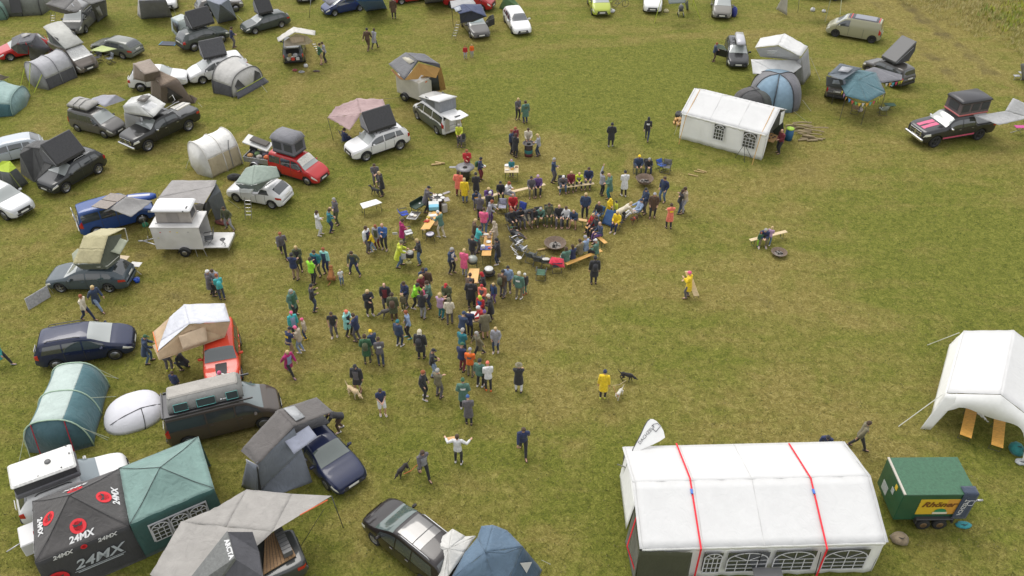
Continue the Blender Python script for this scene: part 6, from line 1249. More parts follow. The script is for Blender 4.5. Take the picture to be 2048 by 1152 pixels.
 for sd,(hj,kn,ank,sj,el,wr)in J.items():
  tr.tube([hj+Vector((0,0,.04)),hj.lerp(kn,.35),kn,kn.lerp(ank,.35),ank+Vector((0,0,.0))],[.098,.095,.072,.068,.055],10);sh_.tube([hj+Vector((0,0,.04)),hj.lerp(kn,.35),hj.lerp(kn,.9)],[.10,.10,.09],10)
  s=MB();td=Vector((1,.12*sd,0)).normalized();f0=ank-Vector((0,0,.045));cr_=Vector((-td.y,td.x,0))
  rr=[]
  for u,w,h in((-.085,.022,.05),(-.07,.040,.085),(0,.044,.095),(.08,.050,.07),(.15,.046,.05),(.19,.022,.03)):
   c=f0+td*u;rr.append([c+cr_*(w*math.cos(q))+Vector((0,0,-.045+h*.5+h*.5*math.sin(q)))for q in[2*math.pi*k/10 for k in range(10)]])
  s.loft(rr);me=s.mesh('shoe');out['shoe%d'%sd]=me
 fr=MB();bk_=MB()
 def arcp(s_,dx,wy,off,a0,a1,gr):return[hip+sp*s_+fw*(off+math.cos(R(q))*(dx+gr))+lf*(math.sin(R(q))*(wy+gr))for q in np.linspace(a0,a1,7)]
 rows=[(-.06,.125,.178,-.005),(.0,.122,.175,-.005),(.18,.10,.148,0),(.30,.112,.162,.005),(.42,.118,.182,0),(.49,.10,.178,-.005)]
 fr.loft([arcp(*r_,-38,38,.040)for r_ in rows],False,False);bk_.loft([arcp(*r_,150,210,.045)for r_ in rows[3:5]],False,False);out['front']=fr.mesh('shirt_front');out['print']=bk_.mesh('back_print')
 pk=MB();pk.loft([[hip+sp*s_-fw*(.14+dx*(1-math.cos(q))/2*1.0)+lf*(math.sin(q)*wy)for q in[2*math.pi*k/12 for k in range(12)]]for s_,dx,wy in((.06,.10,.08),(.10,.20,.13),(.34,.20,.14),(.44,.14,.12),(.47,.05,.06))]);out['pack']=pk.mesh('backpack')
 out['trousers']=remesh(tr,.02,'trousers',2);out['shorts']=remesh(sh_,.022,'shorts',2)
 def cap_(k0,thick,down,brim=0,pomp=0,long=0,hood=0):
  m=MB();rr=[]
  for q in range(8):
   e=(1-q/7)*(math.pi/2+down)-down;rr.append([hp(-.008+math.cos(2*math.pi*k/14)*(.098+thick)*math.cos(e),math.sin(2*math.pi*k/14)*(.080+thick)*math.cos(e),k0+math.sin(e)*(.105+thick))+hf*(-.02 if e<.1 and math.cos(2*math.pi*k/14)>.2 and not brim and not hood else 0)+hd*(.030 if(e<.2 and math.cos(2*math.pi*k/14)>.3 and not hood)else 0)for k in range(14)])
  m.loft(rr[::-1],True,True)
  if brim:m.tube([hp(.07,0,.055),hp(.13,0,.045),hp(.175,0,.035)],[.045,.06,.045],10,sy=.12)if brim==1 else m.lathe([(.10,-.005),(.17,-.01),(.17,0),(.10,.01)],tuple(hp(0,0,.05)),16)
  if long:m.loft([[hp(-.045+math.cos(q)*a_,math.sin(q)*b_,z)for q in[2*math.pi*k/10 for k in range(10)]]for z,a_,b_ in((.05,.07,.085),(-.06,.065,.09),(-.15,.055,.09),(-.27,.04,.08),(-.33,.02,.05))])
  if hood:m.loft([[hp(-.02+math.cos(q)*a_,math.sin(q)*b_,z)for q in[2*math.pi*k/12 for k in range(12)]]for z,a_,b_ in((-.03,.10,.10),(-.12,.09,.10),(-.17,.10,.12))])
  if pomp:m.sphere(hp(-.01,0,.16),.03,8,6)
  return m.mesh('hair')
 out['s']=cap_(.010,.019,.5);out['l']=cap_(.010,.022,.5,long=1);out['b']=cap_(.03,.014,.35,pomp=0);out['k']=cap_(.03,.010,.1,brim=1);out['h']=cap_(.01,.022,.6,hood=1);out['w']=cap_(.04,.010,.15,brim=2)
 return out
EYE=mat((.03,.02,.02),.5);SKINS=[mat(c,.6,0,'plain')for c in((.50,.29,.20),(.44,.25,.17),(.56,.34,.24))]
CC=dict(bk=(.024,.024,.028),gy=(.11,.10,.11),lg=(.30,.30,.33),nv=(.02,.03,.085),bl=(.035,.10,.28),db=(.03,.05,.10),lb=(.25,.33,.48),tl=(.02,.17,.20),tq=(.05,.38,.38),mt=(.27,.58,.52),gn=(.035,.11,.05),sg=(.08,.17,.13),ol=(.075,.085,.04),kh=(.17,.15,.09),lm=(.30,.72,.03),ly=(.52,.58,.04),yl=(.78,.55,.015),or_=(.75,.14,.015),co=(.75,.18,.12),rd=(.42,.02,.025),mr=(.16,.02,.03),pk=(.75,.12,.25),mg=(.38,.015,.13),li=(.42,.27,.40),pu=(.12,.06,.20),bg=(.42,.35,.26),cr=(.60,.54,.42),wh=(.66,.66,.66),br=(.085,.05,.03),ta=(.30,.21,.13),je=(.09,.15,.26),dj=(.03,.045,.085),bd=(.52,.38,.18),bn=(.06,.035,.02),gh=(.33,.32,.30),rh=(.28,.08,.03),sk=(.5,.3,.2))
def cm(c):return mat(CC[c],.85,0,'wear','wear')
PRO={}
EXTRA={(601,541):'front:bk',(637,551):'front:nv',(655,546):'front:db',(711,549):'front:dj',(736,503):'front:nv',(592,673):'front:lb',(819,675):'front:bk',(698,671):'front:bk',(582,749):'front:lb',(903,546):'front:wh',(763,731):'print:wh',(583,712):'print:yl',(928,815):'print:wh',(1293,281):'print:wh',(992,703):'front:lg',(843,717):'pack:bk',(960,361):'pack:gn',(978,434):'front:gy',(756,495):'front:ol',(882,637):'front:pu',(446,599):'pack:tq',(1325,403):'front:db',(1337,457):'print:yl',(1037,598):'print:wh',(1187,568):'pack:bk',(848,952):'front:lg',(774,618):'front:mr',(988,604):'front:bl',(963,640):'front:bl',(966,618):'front:gy',(941,752):'print:gy',(718,781):'front:gy',(1097,443):'front:kh',(1126,379):'front:gn',(1156,373):'front:lg',(943,614):'print:gy',(1004,594):'pack:ol',(789,640):'pack:br',(1051,246):'print:ol',(590,631):'front:gn',(749,709):'front:gy',(736,726):'pack:ol'}
def oset(o,i,m):o.material_slots[i].link='OBJECT';o.material_slots[i].material=m
NP=0
def person(x,y,pose,dr,top,bot,hair,label,h=1.74,shoe='bk',z=0.,loc=None,group=None,scl=None):
 global NP
 NP+=1
 if pose not in PRO:
  PRO[pose]=build_pose(pose)
  for k,me in PRO[pose].items():
   me.materials.append(SKINS[0])
   if k=='body':me.materials.append(EYE)
 pr=PRO[pose];loc=loc if loc is not None else P(x,y,z);s_=h/1.76*1.07
 b=bpy.data.objects.new('person',pr['body']);COL.objects.link(b);b.location=loc;b.rotation_euler=(0,0,R(dr));wd=1.0+.07*math.sin(NP*2.7);b.scale=(s_*wd,s_*wd,s_);oset(b,0,SKINS[NP%3])
 props(b,label,'child' if h<1.45 else 'person',group)
 def ch(name,key,m):
  o=bpy.data.objects.new(name,pr[key]);COL.objects.link(o);o.parent=b;oset(o,0,m);return o
 tk,tc=top.split(':');tk=tk if tk in pr else 'j';ch({'c':'coat','t':'shirt'}.get(tk,'jacket'),tk,cm(tc))
 ch('shorts' if bot[0]=='-' else 'trousers','shorts' if bot[0]=='-' else 'trousers',cm(bot.strip('-')))
 hk,hc=hair.split(':')
 if hk!='n':ch({'s':'hair','l':'hair','h':'hood'}.get(hk,'hat'),hk,cm(hc))
 for sd in(1,-1):ch('shoe','shoe%d'%sd,cm(shoe))
 if(int(x),int(y))in EXTRA:
  for e_ in EXTRA[(int(x),int(y))].split():k_,c_=e_.split(':');ch({'front':'shirt_front','print':'back_print','pack':'backpack'}[k_],k_,cm(c_))
 return b
PEOPLE='''
569,513,walk,290,j:gy,bk,s:rh,person in grey jacket walking with a cup on the left side of the crowd
601,541,hold,275,c:ol,bk,l:bd,blond person in long olive coat behind the navy jacket
592,559,fold,80,v:nv,ta,s:bk,dark-haired person in navy jacket and tan trousers seen from behind
627,568,phone,60,j:lm,bk,s:bn,person in neon green jacket raising a phone
637,551,pockets,255,j:tl,ol,s:bn,person in teal-blue jacket facing the neon green jacket
655,546,stand,255,j:mt,nv,s:rh,person in mint and navy jacket beside the upright brown dog
684,569,stand,300,t:wh,je,s:bd,small child in white shirt by the brown dog,1.05
711,549,lean,262,j:ol,nv,s:bn,person in olive jacket standing with legs far apart
640,470,fold,0,c:wh,wh,l:bn,person dressed all in white left of the teal jacket,1.7,wh
662,464,hold,15,j:tl,nv,s:bn,person in teal jacket and navy trousers between two others,1.62
676,448,fold,230,v:gy,ol,s:gh,tall person in grey-blue hoodie with folded arms,1.85
736,503,stand,330,j:wh,gy,s:bn,person in white and navy jacket facing the yellow child
756,495,stand,250,c:lg,mr,l:rh,red-haired person in grey coat behind the yellow child,1.6
748,502,reach,185,j:yl,lb,s:rh,child in yellow jacket stretching one arm,1.35,wh
770,498,phone,262,j:bl,bk,n:sk,bald person in bright blue jacket,1.8,lg
806,489,hold,20,c:mg,gy,s:bn,person in dark magenta jacket by the white camping chair
799,533,reach,10,c:ly,je,b:kh,person in yellow-green raincoat at the small white grill
841,528,hold,200,v:bk,je,s:bd,blond person in black jacket on the right of the small white grill
740,629,phone,300,c:bk,bk,l:bd,blond person in black coat with raised hand near the bald man in black,1.7,wh
774,618,pockets,270,c:bk,gy,n:sk,bald person in wide black coat facing the camera
789,640,stand,92,c:ol,br,s:bn,person in dark green coat from behind with a husky at the feet
814,612,hold,235,j:nv,gy,s:bn,person in navy jumper bending over a small child,1.7,lg
808,620,stand,260,j:kh,ol,s:bd,small child in ochre and dark jacket under the navy jumper,1.05,wh
831,615,reach,350,v:lm,bk,s:bk,person in bright green jacket beside the dark hooded back,1.68,wh
846,637,hold,70,v:bk,lg,h:bn,person in black hoodie and grey jeans from behind
843,598,hold,320,j:mr,bk,l:bd,person in dark red jacket behind the bright green jacket,1.68
861,615,hold,205,j:sg,dj,s:bn,person in grey-teal jacket carrying a toddler in pink,1.82
896,617,hold,255,c:ol,mr,k:rd,person in olive coat with a red cap
882,637,fold,60,j:li,tl,l:bd,blond person in lilac jacket and teal trousers,1.68
900,648,pockets,90,v:cr,gy,h:kh,person in cream hooded jacket from behind,1.68
799,692,stand,60,j:db,dj,b:tl,person in blue jacket with a teal knitted hat,1.66,wh
819,675,pockets,200,j:lb,bk,s:rh,person in grey-blue open jacket with light blue shoes,1.8,tq
843,717,stand,80,c:bk,bk,h:cr,person all in black with a pale fur hood,1.82
866,752,hold,5,j:bk,lb,k:bk,person in black jacket with black cap and pale jeans holding a plate
848,796,pockets,340,j:bk,bk,s:rh,person in plain black jacket with white shoes,1.8,wh
878,794,fold,60,j:kh,gy,s:gh,person in grey-brown jacket beside the plain black jacket,1.8
736,726,pockets,95,c:gn,ol,s:bn,person in green jacket and dark green trousers from behind,1.8
749,709,hold,130,j:db,kh,b:yl,person with a mustard knitted hat between two others,1.55
763,731,hold,100,v:gy,dj,s:bn,person in dark grey hooded jacket with a white print on the back
718,781,stand,262,c:bk,-bk,k:bk,person in black coat leading the cream dog,1.7,br
766,829,hold,290,t:nv,-wh,s:bn,person in navy t-shirt and black and white shorts,1.75,wh
582,749,stride,320,c:mg,bk,s:bd,blond person in magenta coat striding past,1.66,pu
583,712,reach,55,t:nv,ta,k:bk,person in navy top with yellow print and tan trousers
604,704,hold,165,v:bg,lb,b:pk,person in beige jacket with pink knitted hat and pale jeans,1.68,wh
613,677,stand,200,j:bg,db,b:pk,child in beige jacket with yellow boots,1.35,yl
592,673,stand,300,c:tq,bk,b:pk,person in open turquoise jacket with a raspberry hat,1.68
590,631,pockets,330,c:sg,bk,s:gh,person in dark green-grey coat left of the black hat
629,622,phone,25,j:bk,dj,b:bk,person in black with black knitted hat looking at a phone
670,672,pockets,275,t:bk,gy,s:bn,teenager in black t-shirt with pale shoes,1.62,wh
698,671,phone,330,c:mt,bk,b:co,person in long mint coat with a coral hat,1.7
717,682,hold,155,v:nv,gy,s:bn,person in navy jacket with white stripe facing the mint coat,1.78
425,591,pockets,20,c:gy,bk,b:wh,person in dark grey coat with white hat by the blue jacket pair,1.68
446,599,hold,120,j:tq,dj,s:rh,person in turquoise-blue jacket seen from behind at the left,1.66
437,584,hold,270,c:lg,gy,s:bn,person in pale grey-pink jacket behind the turquoise-blue jacket,1.62
178,641,walk,345,j:cr,nv,s:rh,person in cream jumper walking in front of the blue-grey estate car
200,620,stride,330,c:db,lb,l:bd,blond person in camouflage-blue jacket and pale jeans,1.7
10,731,walk,355,c:tq,bk,s:bn,person in turquoise jacket cut by the left edge,1.75,lg
299,725,reach,20,c:db,je,k:gn,person in blue with green cap reaching for the tan tent
340,741,stand,90,j:gy,gy,s:bn,person half hidden under the tan tent with yellow shoes,1.7,ly
374,738,crouch,170,j:bk,bk,b:wh,person in black crouching beside the orange-red car
356,784,stand,80,j:nv,gy,s:bn,child in navy jacket above the brown van,1.3
458,790,reach,255,j:wh,gy,b:pk,person in white with bright pink hat leaning on the brown van roof
681,860,bend,205,j:bk,br,s:bk,person in black leaning into the dark blue estate car,1.75,wh
461,459,lean,255,j:ol,lg,s:bn,person in olive jacket at the tent entrance behind the trailer
411,432,stand,250,j:bk,bk,s:bn,person in black standing in the grey tent entrance
737,100,walk,80,j:br,br,s:bk,person in dark brown at the top beside the pale grey coat,1.85
750,97,stride,60,c:lg,bk,l:bn,person in pale grey coat and black leggings at the top,1.7
931,117,stand,270,j:rd,lg,s:rh,child in red jacket standing on the open grass,1.1
944,115,stand,275,j:or_,lg,s:bd,child in orange jacket standing on the open grass,1.15
788,37,stand,90,c:br,bk,s:bn,person in brown coat at the top beside the blue tent,1.85
642,129,hold,30,j:gn,-ta,s:bn,person in green jacket and shorts by the open boot
652,124,hold,200,j:lg,bk,s:bn,person in pale grey jacket by the open boot,1.7
468,95,hold,20,j:nv,gy,s:bn,person in navy by the bonnet of the grey-green car
1035,239,hold,300,j:gy,bk,l:bd,blond person in grey alone with the khaki jacket,1.72
1051,246,stand,110,c:sg,dj,s:bn,person in khaki green jacket from behind on the open grass,1.7
1022,306,stand,330,j:db,bk,s:rh,person in blue-black at the left of the oil drum
1029,301,hold,300,j:mr,bk,s:rh,person in maroon jumper behind the oil drum group,1.82
1030,314,hold,60,c:bk,bk,l:bn,person in black with long hair at the oil drum,1.72
1056,300,reach,270,j:cr,kh,s:bn,person in cream jumper behind the oil drum,1.8
1077,312,hold,170,j:lg,dj,l:bd,person in pale grey and white jacket at the oil drum,1.65
920,291,reach,265,j:ly,gy,s:gh,person in high-visibility yellow jacket behind the camper van
1221,293,pockets,85,c:bk,bk,s:bk,person in black with small chest logo walking towards the marquee,1.75,lg
1293,281,walk,80,v:bk,dj,h:bk,hooded person in black jacket with a triangle print on the back,1.75
1557,306,hold,205,j:mr,bk,n:sk,bald person in maroon jacket at the marquee entrance,1.8
1426,123,hold,0,j:db,br,s:rh,person at the open door of the black car,1.6
1247,392,hold,95,c:wh,bk,s:bk,person in long white coat seen from behind,1.78,wh
1218,396,hold,185,c:sg,tl,n:sk,bald person in sea-green jacket,1.78
1202,390,point,30,j:lg,bk,s:bk,person in grey and black pointing up,1.72
1325,403,pockets,225,j:nv,je,s:bn,person in navy jacket and blue jeans right of the small fire bowl,1.8
1356,427,hug,10,j:bk,dj,l:bn,person in black being hugged,1.7
1367,425,hug,190,j:bg,lg,s:bn,person in beige jacket hugging the person in black,1.82
1337,457,fold,100,c:co,bk,s:bn,person in coral jacket from behind,1.74
1106,364,fold,340,j:db,gy,s:gh,person in blue jacket standing beside the bench row
1169,436,pockets,262,j:db,bk,s:bd,person in dark navy jumper standing behind the fire circle,1.82
1289,426,hold,215,v:db,gy,k:bk,person in dark grey-blue jacket behind the reclining man,1.82
1304,434,pockets,262,c:br,bk,b:lg,person in brown jacket with pale grey hat,1.75
1245,443,bend,5,c:cr,bk,l:bd,person in long cream coat bending forward,1.66
1217,432,hold,300,c:yl,bk,h:yl,child in yellow hooded raincoat,1.3
1231,434,stand,200,j:ly,bl,s:bk,child in lime vest and blue trousers,1.15
1187,568,stand,92,c:bk,bk,s:bk,person all in dark grey standing alone below the fire circle,1.85
1374,595,phone,170,c:yl,gy,b:pk,person in long yellow raincoat carrying a bench board,1.74,bn
1205,797,stand,82,c:yl,bk,b:nv,person in yellow raincoat with two dogs,1.78,ly
1046,906,walk,275,j:nv,bk,s:bn,person in dark blue jacket alone on the lower grass,1.74,br
917,926,wide,85,j:wh,bk,s:bn,person in white jacket holding a tray in spread arms,1.78,wh
848,952,walk,300,v:gy,bk,l:bn,person in grey hoodie leading the black dog,1.74
1712,897,stride,350,v:kh,bk,s:bn,person in brown-grey hooded coat beside the drinks trailer,1.8
1647,893,crouch,250,j:nv,bk,s:bk,person in navy crouching behind the large marquee
1037,783,fold,85,c:bk,wh,w:kh,person in black coat and white trousers with a brimmed hat,1.76
977,781,hold,100,v:wh,bk,k:co,person in white jacket with an orange-red cap,1.78,or_
960,773,stand,70,j:sg,bk,b:bk,person in sage green jacket with black knitted hat,1.72,wh
992,703,pockets,260,c:lg,dj,s:bd,young person in long grey hoodie with white logo,1.65,wh
928,815,pockets,92,c:sg,bk,k:gn,person in grey-green shirt with white print on the back,1.78,wh
938,848,hold,95,c:gy,bk,k:bl,person in dark grey with a blue and white cap,1.74
941,752,hold,80,j:or_,kh,k:lg,person in orange and grey jacket,1.72
924,741,hold,60,j:nv,mr,k:gn,person in navy jacket with orange collar left of the orange jacket,1.72
958,713,walk,200,c:kh,bk,l:gh,grey-haired person in beige-grey coat,1.68
925,711,hold,60,j:tl,dj,s:gh,person in petrol blue jacket with grey hair in the queue,1.7
940,672,reach,80,j:nv,bk,s:bn,person in royal blue jumper at the lower table,1.68
925,679,reach,60,j:db,bk,b:db,person in dark blue with pink collar at the lower table,1.7
971,676,pockets,100,c:kh,-cr,b:pu,person in khaki coat and cream shorts with a purple hat,1.76
982,641,hold,180,c:bk,bk,b:cr,person in black with a cream pointed hat,1.74
966,660,reach,200,j:rd,gy,b:wh,person in red scarf with white hat at the lower table,1.68
963,640,hold,240,j:rd,db,h:ly,person in red and blue with a fluorescent yellow hood,1.7
988,604,stand,230,v:db,pu,s:bd,child in blue and green jacket beside the queue,1.3
966,618,hold,250,j:co,gy,b:rd,person in orange and grey jacket with a patterned red hat,1.72
943,614,pockets,85,c:bk,bk,k:bk,person in wide black jacket with an orange collar from behind,1.8
968,594,hold,190,j:bk,dj,h:rd,person in black jacket with a red hood edge at the upper table,1.7
938,600,bend,80,j:br,bk,s:bn,person in brown fleece bending over the upper table
1004,594,hold,60,j:br,gy,b:bk,person in dark brown jacket from behind right of the queue,1.74
1016,584,pockets,265,j:lb,gy,s:bk,person in pale blue jumper right of the queue,1.8,lg
1037,598,stand,70,v:sg,kh,b:cr,person in green jacket with a pale scarf and khaki trousers,1.78,wh
1050,589,stand,120,j:bk,sg,b:wh,child in black with white hat and red boots,1.4,rd
903,546,hold,330,j:db,bk,s:gh,person in blue jacket over a white shirt,1.78,kh
929,550,hold,70,c:pk,lg,s:bd,blond person in raspberry pink coat,1.72,lg
945,524,hold,60,j:bk,gy,s:bn,person in black shirt between the pink coat and the table,1.78
996,527,phone,190,c:bk,dj,s:bk,person in black puffer jacket looking at a phone by the middle table,1.74,wh
992,493,hold,195,v:bg,bg,h:bg,person in beige hooded jacket at the middle table,1.78
955,503,reach,30,t:tq,gy,s:bn,person in turquoise sleeveless top at the middle table,1.74
949,488,hold,10,j:br,bk,s:bd,blond person in brown-black jacket behind the turquoise top,1.74
968,467,hold,80,j:pk,je,s:bn,person in red and white checked shirt and blue jeans,1.74
978,448,reach,350,c:lg,pu,s:rh,person in white patterned jacket stepping wide,1.75
960,440,hold,80,v:gy,bk,h:gy,person in blue-grey hoodie at the end of the upper bench,1.75
980,434,hold,70,v:bk,bk,b:wh,person in black with white cap at the upper bench,1.74
930,405,stand,85,c:yl,je,l:bd,person in long yellow raincoat seen from behind at the top,1.72
918,391,pockets,80,c:co,mr,l:bn,person in coral and maroon coat left of the yellow raincoat,1.74
953,396,hold,95,c:bk,gy,s:bk,person in black jacket right of the yellow raincoat,1.78
935,346,phone,275,j:rd,gy,s:rh,person in red jumper behind the round grey grill table
960,361,hold,345,j:nv,mr,s:bk,person in navy with backpack holding a pale plate,1.72
1023,353,hold,270,j:tl,gy,b:li,child in teal with pink hat behind the small table,1.3
853,423,reach,15,c:gy,bk,k:bk,person in long grey coat tending the pan stove,1.8
884,474,reach,140,j:sg,cr,b:wh,person in petrol green jacket and cream trousers at the long table,1.78,wh
753,372,hold,280,j:gy,gy,s:bn,person in grey standing left of a dog walker near the folding table,1.68
766,391,hold,200,c:bk,bk,s:bd,person in black with a dog near the folding table,1.76
1275,345,sit,270,j:db,ol,b:yl,seated person in grey-blue with a yellow hat near the small fire bowl
1294,344,sitlean,270,j:bk,dj,s:gh,seated person in black next to the yellow hat
1125,379,sitlean,270,j:gy,je,b:wh,seated person with white cap on the upper bench row
1141,376,sit,270,c:mr,ol,s:bd,seated person in maroon coat on the upper bench row,1.66
1156,373,sitlean,272,j:ly,dj,n:sk,seated person in high-visibility yellow on the upper bench row
1176,370,sit,262,j:nv,gy,s:bn,seated person in navy on the upper bench row
1197,440,sit,235,j:bk,lb,n:sk,seated person in black on the blue blanket seat
1272,432,recline,195,j:lb,wh,k:db,reclining person in blue-grey with white trousers in a camping chair
1233,458,sit,238,c:yl,nv,s:bd,seated person in yellow-white striped coat,1.7,wh
1026,424,sit,270,j:rd,rd,n:sk,seated person in red checked coat by the tartan chair
1022,454,sit,300,j:bk,bk,s:rh,leftmost seated person in black at the fire circle
1038,450,sitphone,300,j:bk,gy,s:bk,second seated person from the left at the fire circle
1054,450,bend,285,j:bk,cr,s:bk,person in black and cream trousers bending down at the fire circle,1.7
1065,446,sitlean,285,j:bk,kh,s:bn,seated person in black with khaki trousers right of the bending one
1078,443,sitlean,280,j:sg,ol,s:gh,seated person in grey-green shirt at the fire circle
1097,443,sit,272,c:ol,ol,s:bn,seated person in olive jacket at the back of the fire circle,1.8
1117,446,sit,268,j:bk,gy,n:sk,seated bald person in black at the back of the fire circle
1131,447,sit,262,v:wh,bk,l:bn,seated person in white and black beside the bald one,1.66
1149,449,sitlean,250,c:db,-ol,n:sk,seated person in blue jacket with bare shins
1029,478,recline,10,j:bk,gy,b:gn,child lying in a grey camping chair,1.3
1186,462,sit,215,c:rd,bk,s:bd,seated blond person in red and white at the right bench,1.66
1193,470,sit,205,j:bk,bk,s:bn,seated person in black on the right bench
1200,482,sit,200,j:db,pu,n:sk,seated person in dark blue with a red emblem on the right bench
1171,512,sit,135,j:lb,dj,b:lg,seated person in pale blue at the lower right bench
1160,519,sit,130,j:kh,ol,s:bn,seated person in brown-green at the lower right bench
1145,528,sit,120,j:nv,-wh,l:bn,seated person in navy at the lower bench end,1.66
1132,533,sit,110,c:sg,-wh,l:bn,seated person with long brown hair in teal green,1.66,kh
1192,518,sit,150,j:sg,bk,k:wh,seated person in green jacket with a white cap
1523,485,sitlean,262,j:nv,kh,s:gh,grey-haired person in navy seated on the lone bench with a child,1.76,wh
1517,493,stand,85,j:gn,lm,s:rh,small child in green between the knees on the lone bench,1.0,bl
1536,489,reach,60,j:li,je,l:bd,girl in pink top leaning on the lone bench,1.2,wh
'''
for ln_ in PEOPLE.strip().splitlines():
 q=ln_.split(',');person(float(q[0]),float(q[1]),q[2],float(q[3]),q[4],q[5],q[6],q[7],float(q[8])if len(q)>8 else 1.76,q[9]if len(q)>9 else 'bk')
pc=P(861,615);person(0,0,'carried',20,'j:pk','wh','s:bd','toddler in bright pink carried on the arm',.98,'rd',loc=Vector((pc.x-.32,pc.y-.12,.78)))
# ---------------------------------------------------------------- furniture, fires, cooking gear, dogs, small things
def bench(p0,p1,label,z=.46,w=.25,col=(.62,.45,.25),name='bench',cat='bench',group=None):
 a,b=P(p0[0],p0[1],z),P(p1[0],p1[1],z);d=b-a;L=d.length;yw=math.atan2(d.y,d.x);c=(a+b)/2;c.z=0
 T=Thing(name,label,cat,c,yw,group)
 T.part('seat' if cat=='bench' else 'tabletop',MB().box((0,0,z-.015),(L,w,.03),bev=.006),mat(col,.5,0,'wood'))
 for s in(-1,1):T.part('leg',MB().tube([(s*(L/2-.3),-w*.42,z-.03),(s*(L/2-.25),-w*.55,0),(s*(L/2-.25),w*.55,0),(s*(L/2-.3),w*.42,z-.03)],.016,5).tube([(s*(L/2-.3),0,z-.25),(s*(L/2-.7),0,z-.03)],.012,5),mat((.03,.06,.035),.5))
 return T
PALE=(.66,.52,.32);ORG=(.72,.40,.11)
bench((1018,384),(1090,368),'long pale bench with free middle at the top of the seating circle',col=PALE)
bench((948,401),(1000,386),'pale bench hidden under the people at the upper left of the circle',col=PALE)
bench((1116,375),(1188,366),'bench under the four people of the upper bench row',col=PALE)
bench((1088,428),(1174,441),'bench at the back of the fire circle with its free orange end to the right',col=(.70,.45,.2))
bench((1173,452),(1212,486),'orange bench on the right side of the fire circle',col=ORG)
bench((1132,528),(1203,500),'orange bench curving along the lower right of the fire circle',col=ORG)
bench((1500,480),(1573,462),'lone pale bench out on the grass by the third fire bowl',col=PALE)
bench((847,460),(862,424),'pale bench placed against the long food table',col=PALE)
bench((868,450),(878,425),'short bench on the right of the long food table',col=(.6,.42,.22),w=.4)
T=Thing('bench','pale bench board held upright by the person in the long yellow raincoat','bench',P(1390,597,0));a,b=P(1393,592,.12),P(1375,543,1.5);sx=Vector((.15,0,0))
T.part('seat',MB().prism([a-sx,a+sx,b+sx,b-sx],(0,.03,.02)),mat((.85,.66,.40),.5,0,'wood'),world=True);T.part('leg',MB().tube([a-sx*.9,a-sx*.9+Vector((0,-.02,-.12))],.015,5).tube([a+sx*.9,a+sx*.9+Vector((0,-.02,-.12))],.015,5),STEEL,world=True)
def table(q4,label,z=.76,col=ORG,group=None,name='table'):
 v=[P(x,y,z)for x,y in q4];c=sum(v,Vector())/4;c.z=0;T=Thing(name,label,'table',c,group=group)
 T.part('tabletop',MB().prism(v,(0,0,-.03)),mat(col,.5,0,'wood'),world=True)
 for i in(0,2):
  a,b=v[i],v[(i+1)%4]if i==0 else v[3];T.part('leg',MB().tube([a*.85+up(c,z)*.15-Vector((0,0,.03)),up(a*.88+up(c,z)*.12,0),up(b*.88+up(c,z)*.12,0),b*.85+up(c,z)*.15-Vector((0,0,.03))],.016,5),mat((.03,.06,.035),.5),world=True)
 return T
def item(kind,label,x,y,z,col,s=.2,cat=None,rot=0.,group=None):
 p=P(x,y,z);m=MB();m_=mat(col,.5,0,'plain')
 if kind=='plate':m.lathe([(0,0),(s*.6,0),(s,.03),(s*.97,.04),(s*.6,.012),(0,.01)],n=18)
 elif kind=='bowl':m.lathe([(0,0),(s*.5,0),(s,s*.6),(s*.92,s*.6),(s*.45,.03),(0,.03)],n=16)
 elif kind=='box':m.box((0,0,s*.35),(s*1.4,s,s*.7),Matrix.Rotation(R(rot),3,'Z'),.02)
 elif kind=='bottle':m.lathe([(0,0),(s*.35,0),(s*.35,s*.9),(s*.14,s*1.2),(s*.14,s*1.5),(0,s*1.5)],n=10)
 elif kind=='pile':
  r=random.Random(int(x));
  for _ in range(7):m.sphere((r.uniform(-s,s),r.uniform(-s*.6,s*.6),.05),(.06,.06,.05),8,6)
 elif kind=='tray':m.box((0,0,.01),(s*1.6,s,.02),Matrix.Rotation(R(rot),3,'Z')).box((0,0,.03),(s*1.3,s*.7,.03),Matrix.Rotation(R(rot),3,'Z'),.01)
 o=link({'pile':'food_pile','box':'storage_box'}.get(kind,kind),m.mesh(kind),m_);o.location=p;props(o,label,cat or kind,group);return o
table([(841,458),(859,458),(883,424),(866,422)],'long orange food table with red fruit and a cool box')
item('pile','heap of red fruit on the long food table',853,443,.77,(.5,.03,.03),.17,'food');item('pile','heap of yellow peppers and dark jars on the long food table',858,436,.77,(.5,.38,.04),.13,'food')
item('tray','white tray on the long food table',866,431,.77,(.62,.62,.6),.28,'tray',10);item('bowl','black bowl behind the red fruit',864,438,.77,(.05,.05,.05),.10)
T=Thing('cool_box','light blue open cool box with white lid on the long food table','box',P(868,418,.77),R(5));T.part('tub',MB().box((0,0,.14),(.62,.40,.28),bev=.03),mat((.16,.42,.55),.5));T.part('lid',MB().box((.0,.22,.30),(.64,.30,.04),Matrix.Rotation(R(25),3,'X'),.015),mat((.62,.62,.6),.5))
table([(963,511),(982,511),(985,466),(970,466)],'orange table with pots and a blue checked cloth in the middle of the queue')
T=Thing('table_cloth','blue checked cloth with white canister on the middle table','cloth',P(971,496,.78));T.part('cloth',MB().box((0,0,.005),(.60,.42,.012)),mat((.10,.11,.30),.8,0,'wear'));T.part('canister',MB().box((-.14,-.02,.11),(.24,.20,.22),bev=.03),mat((.6,.62,.68),.4))
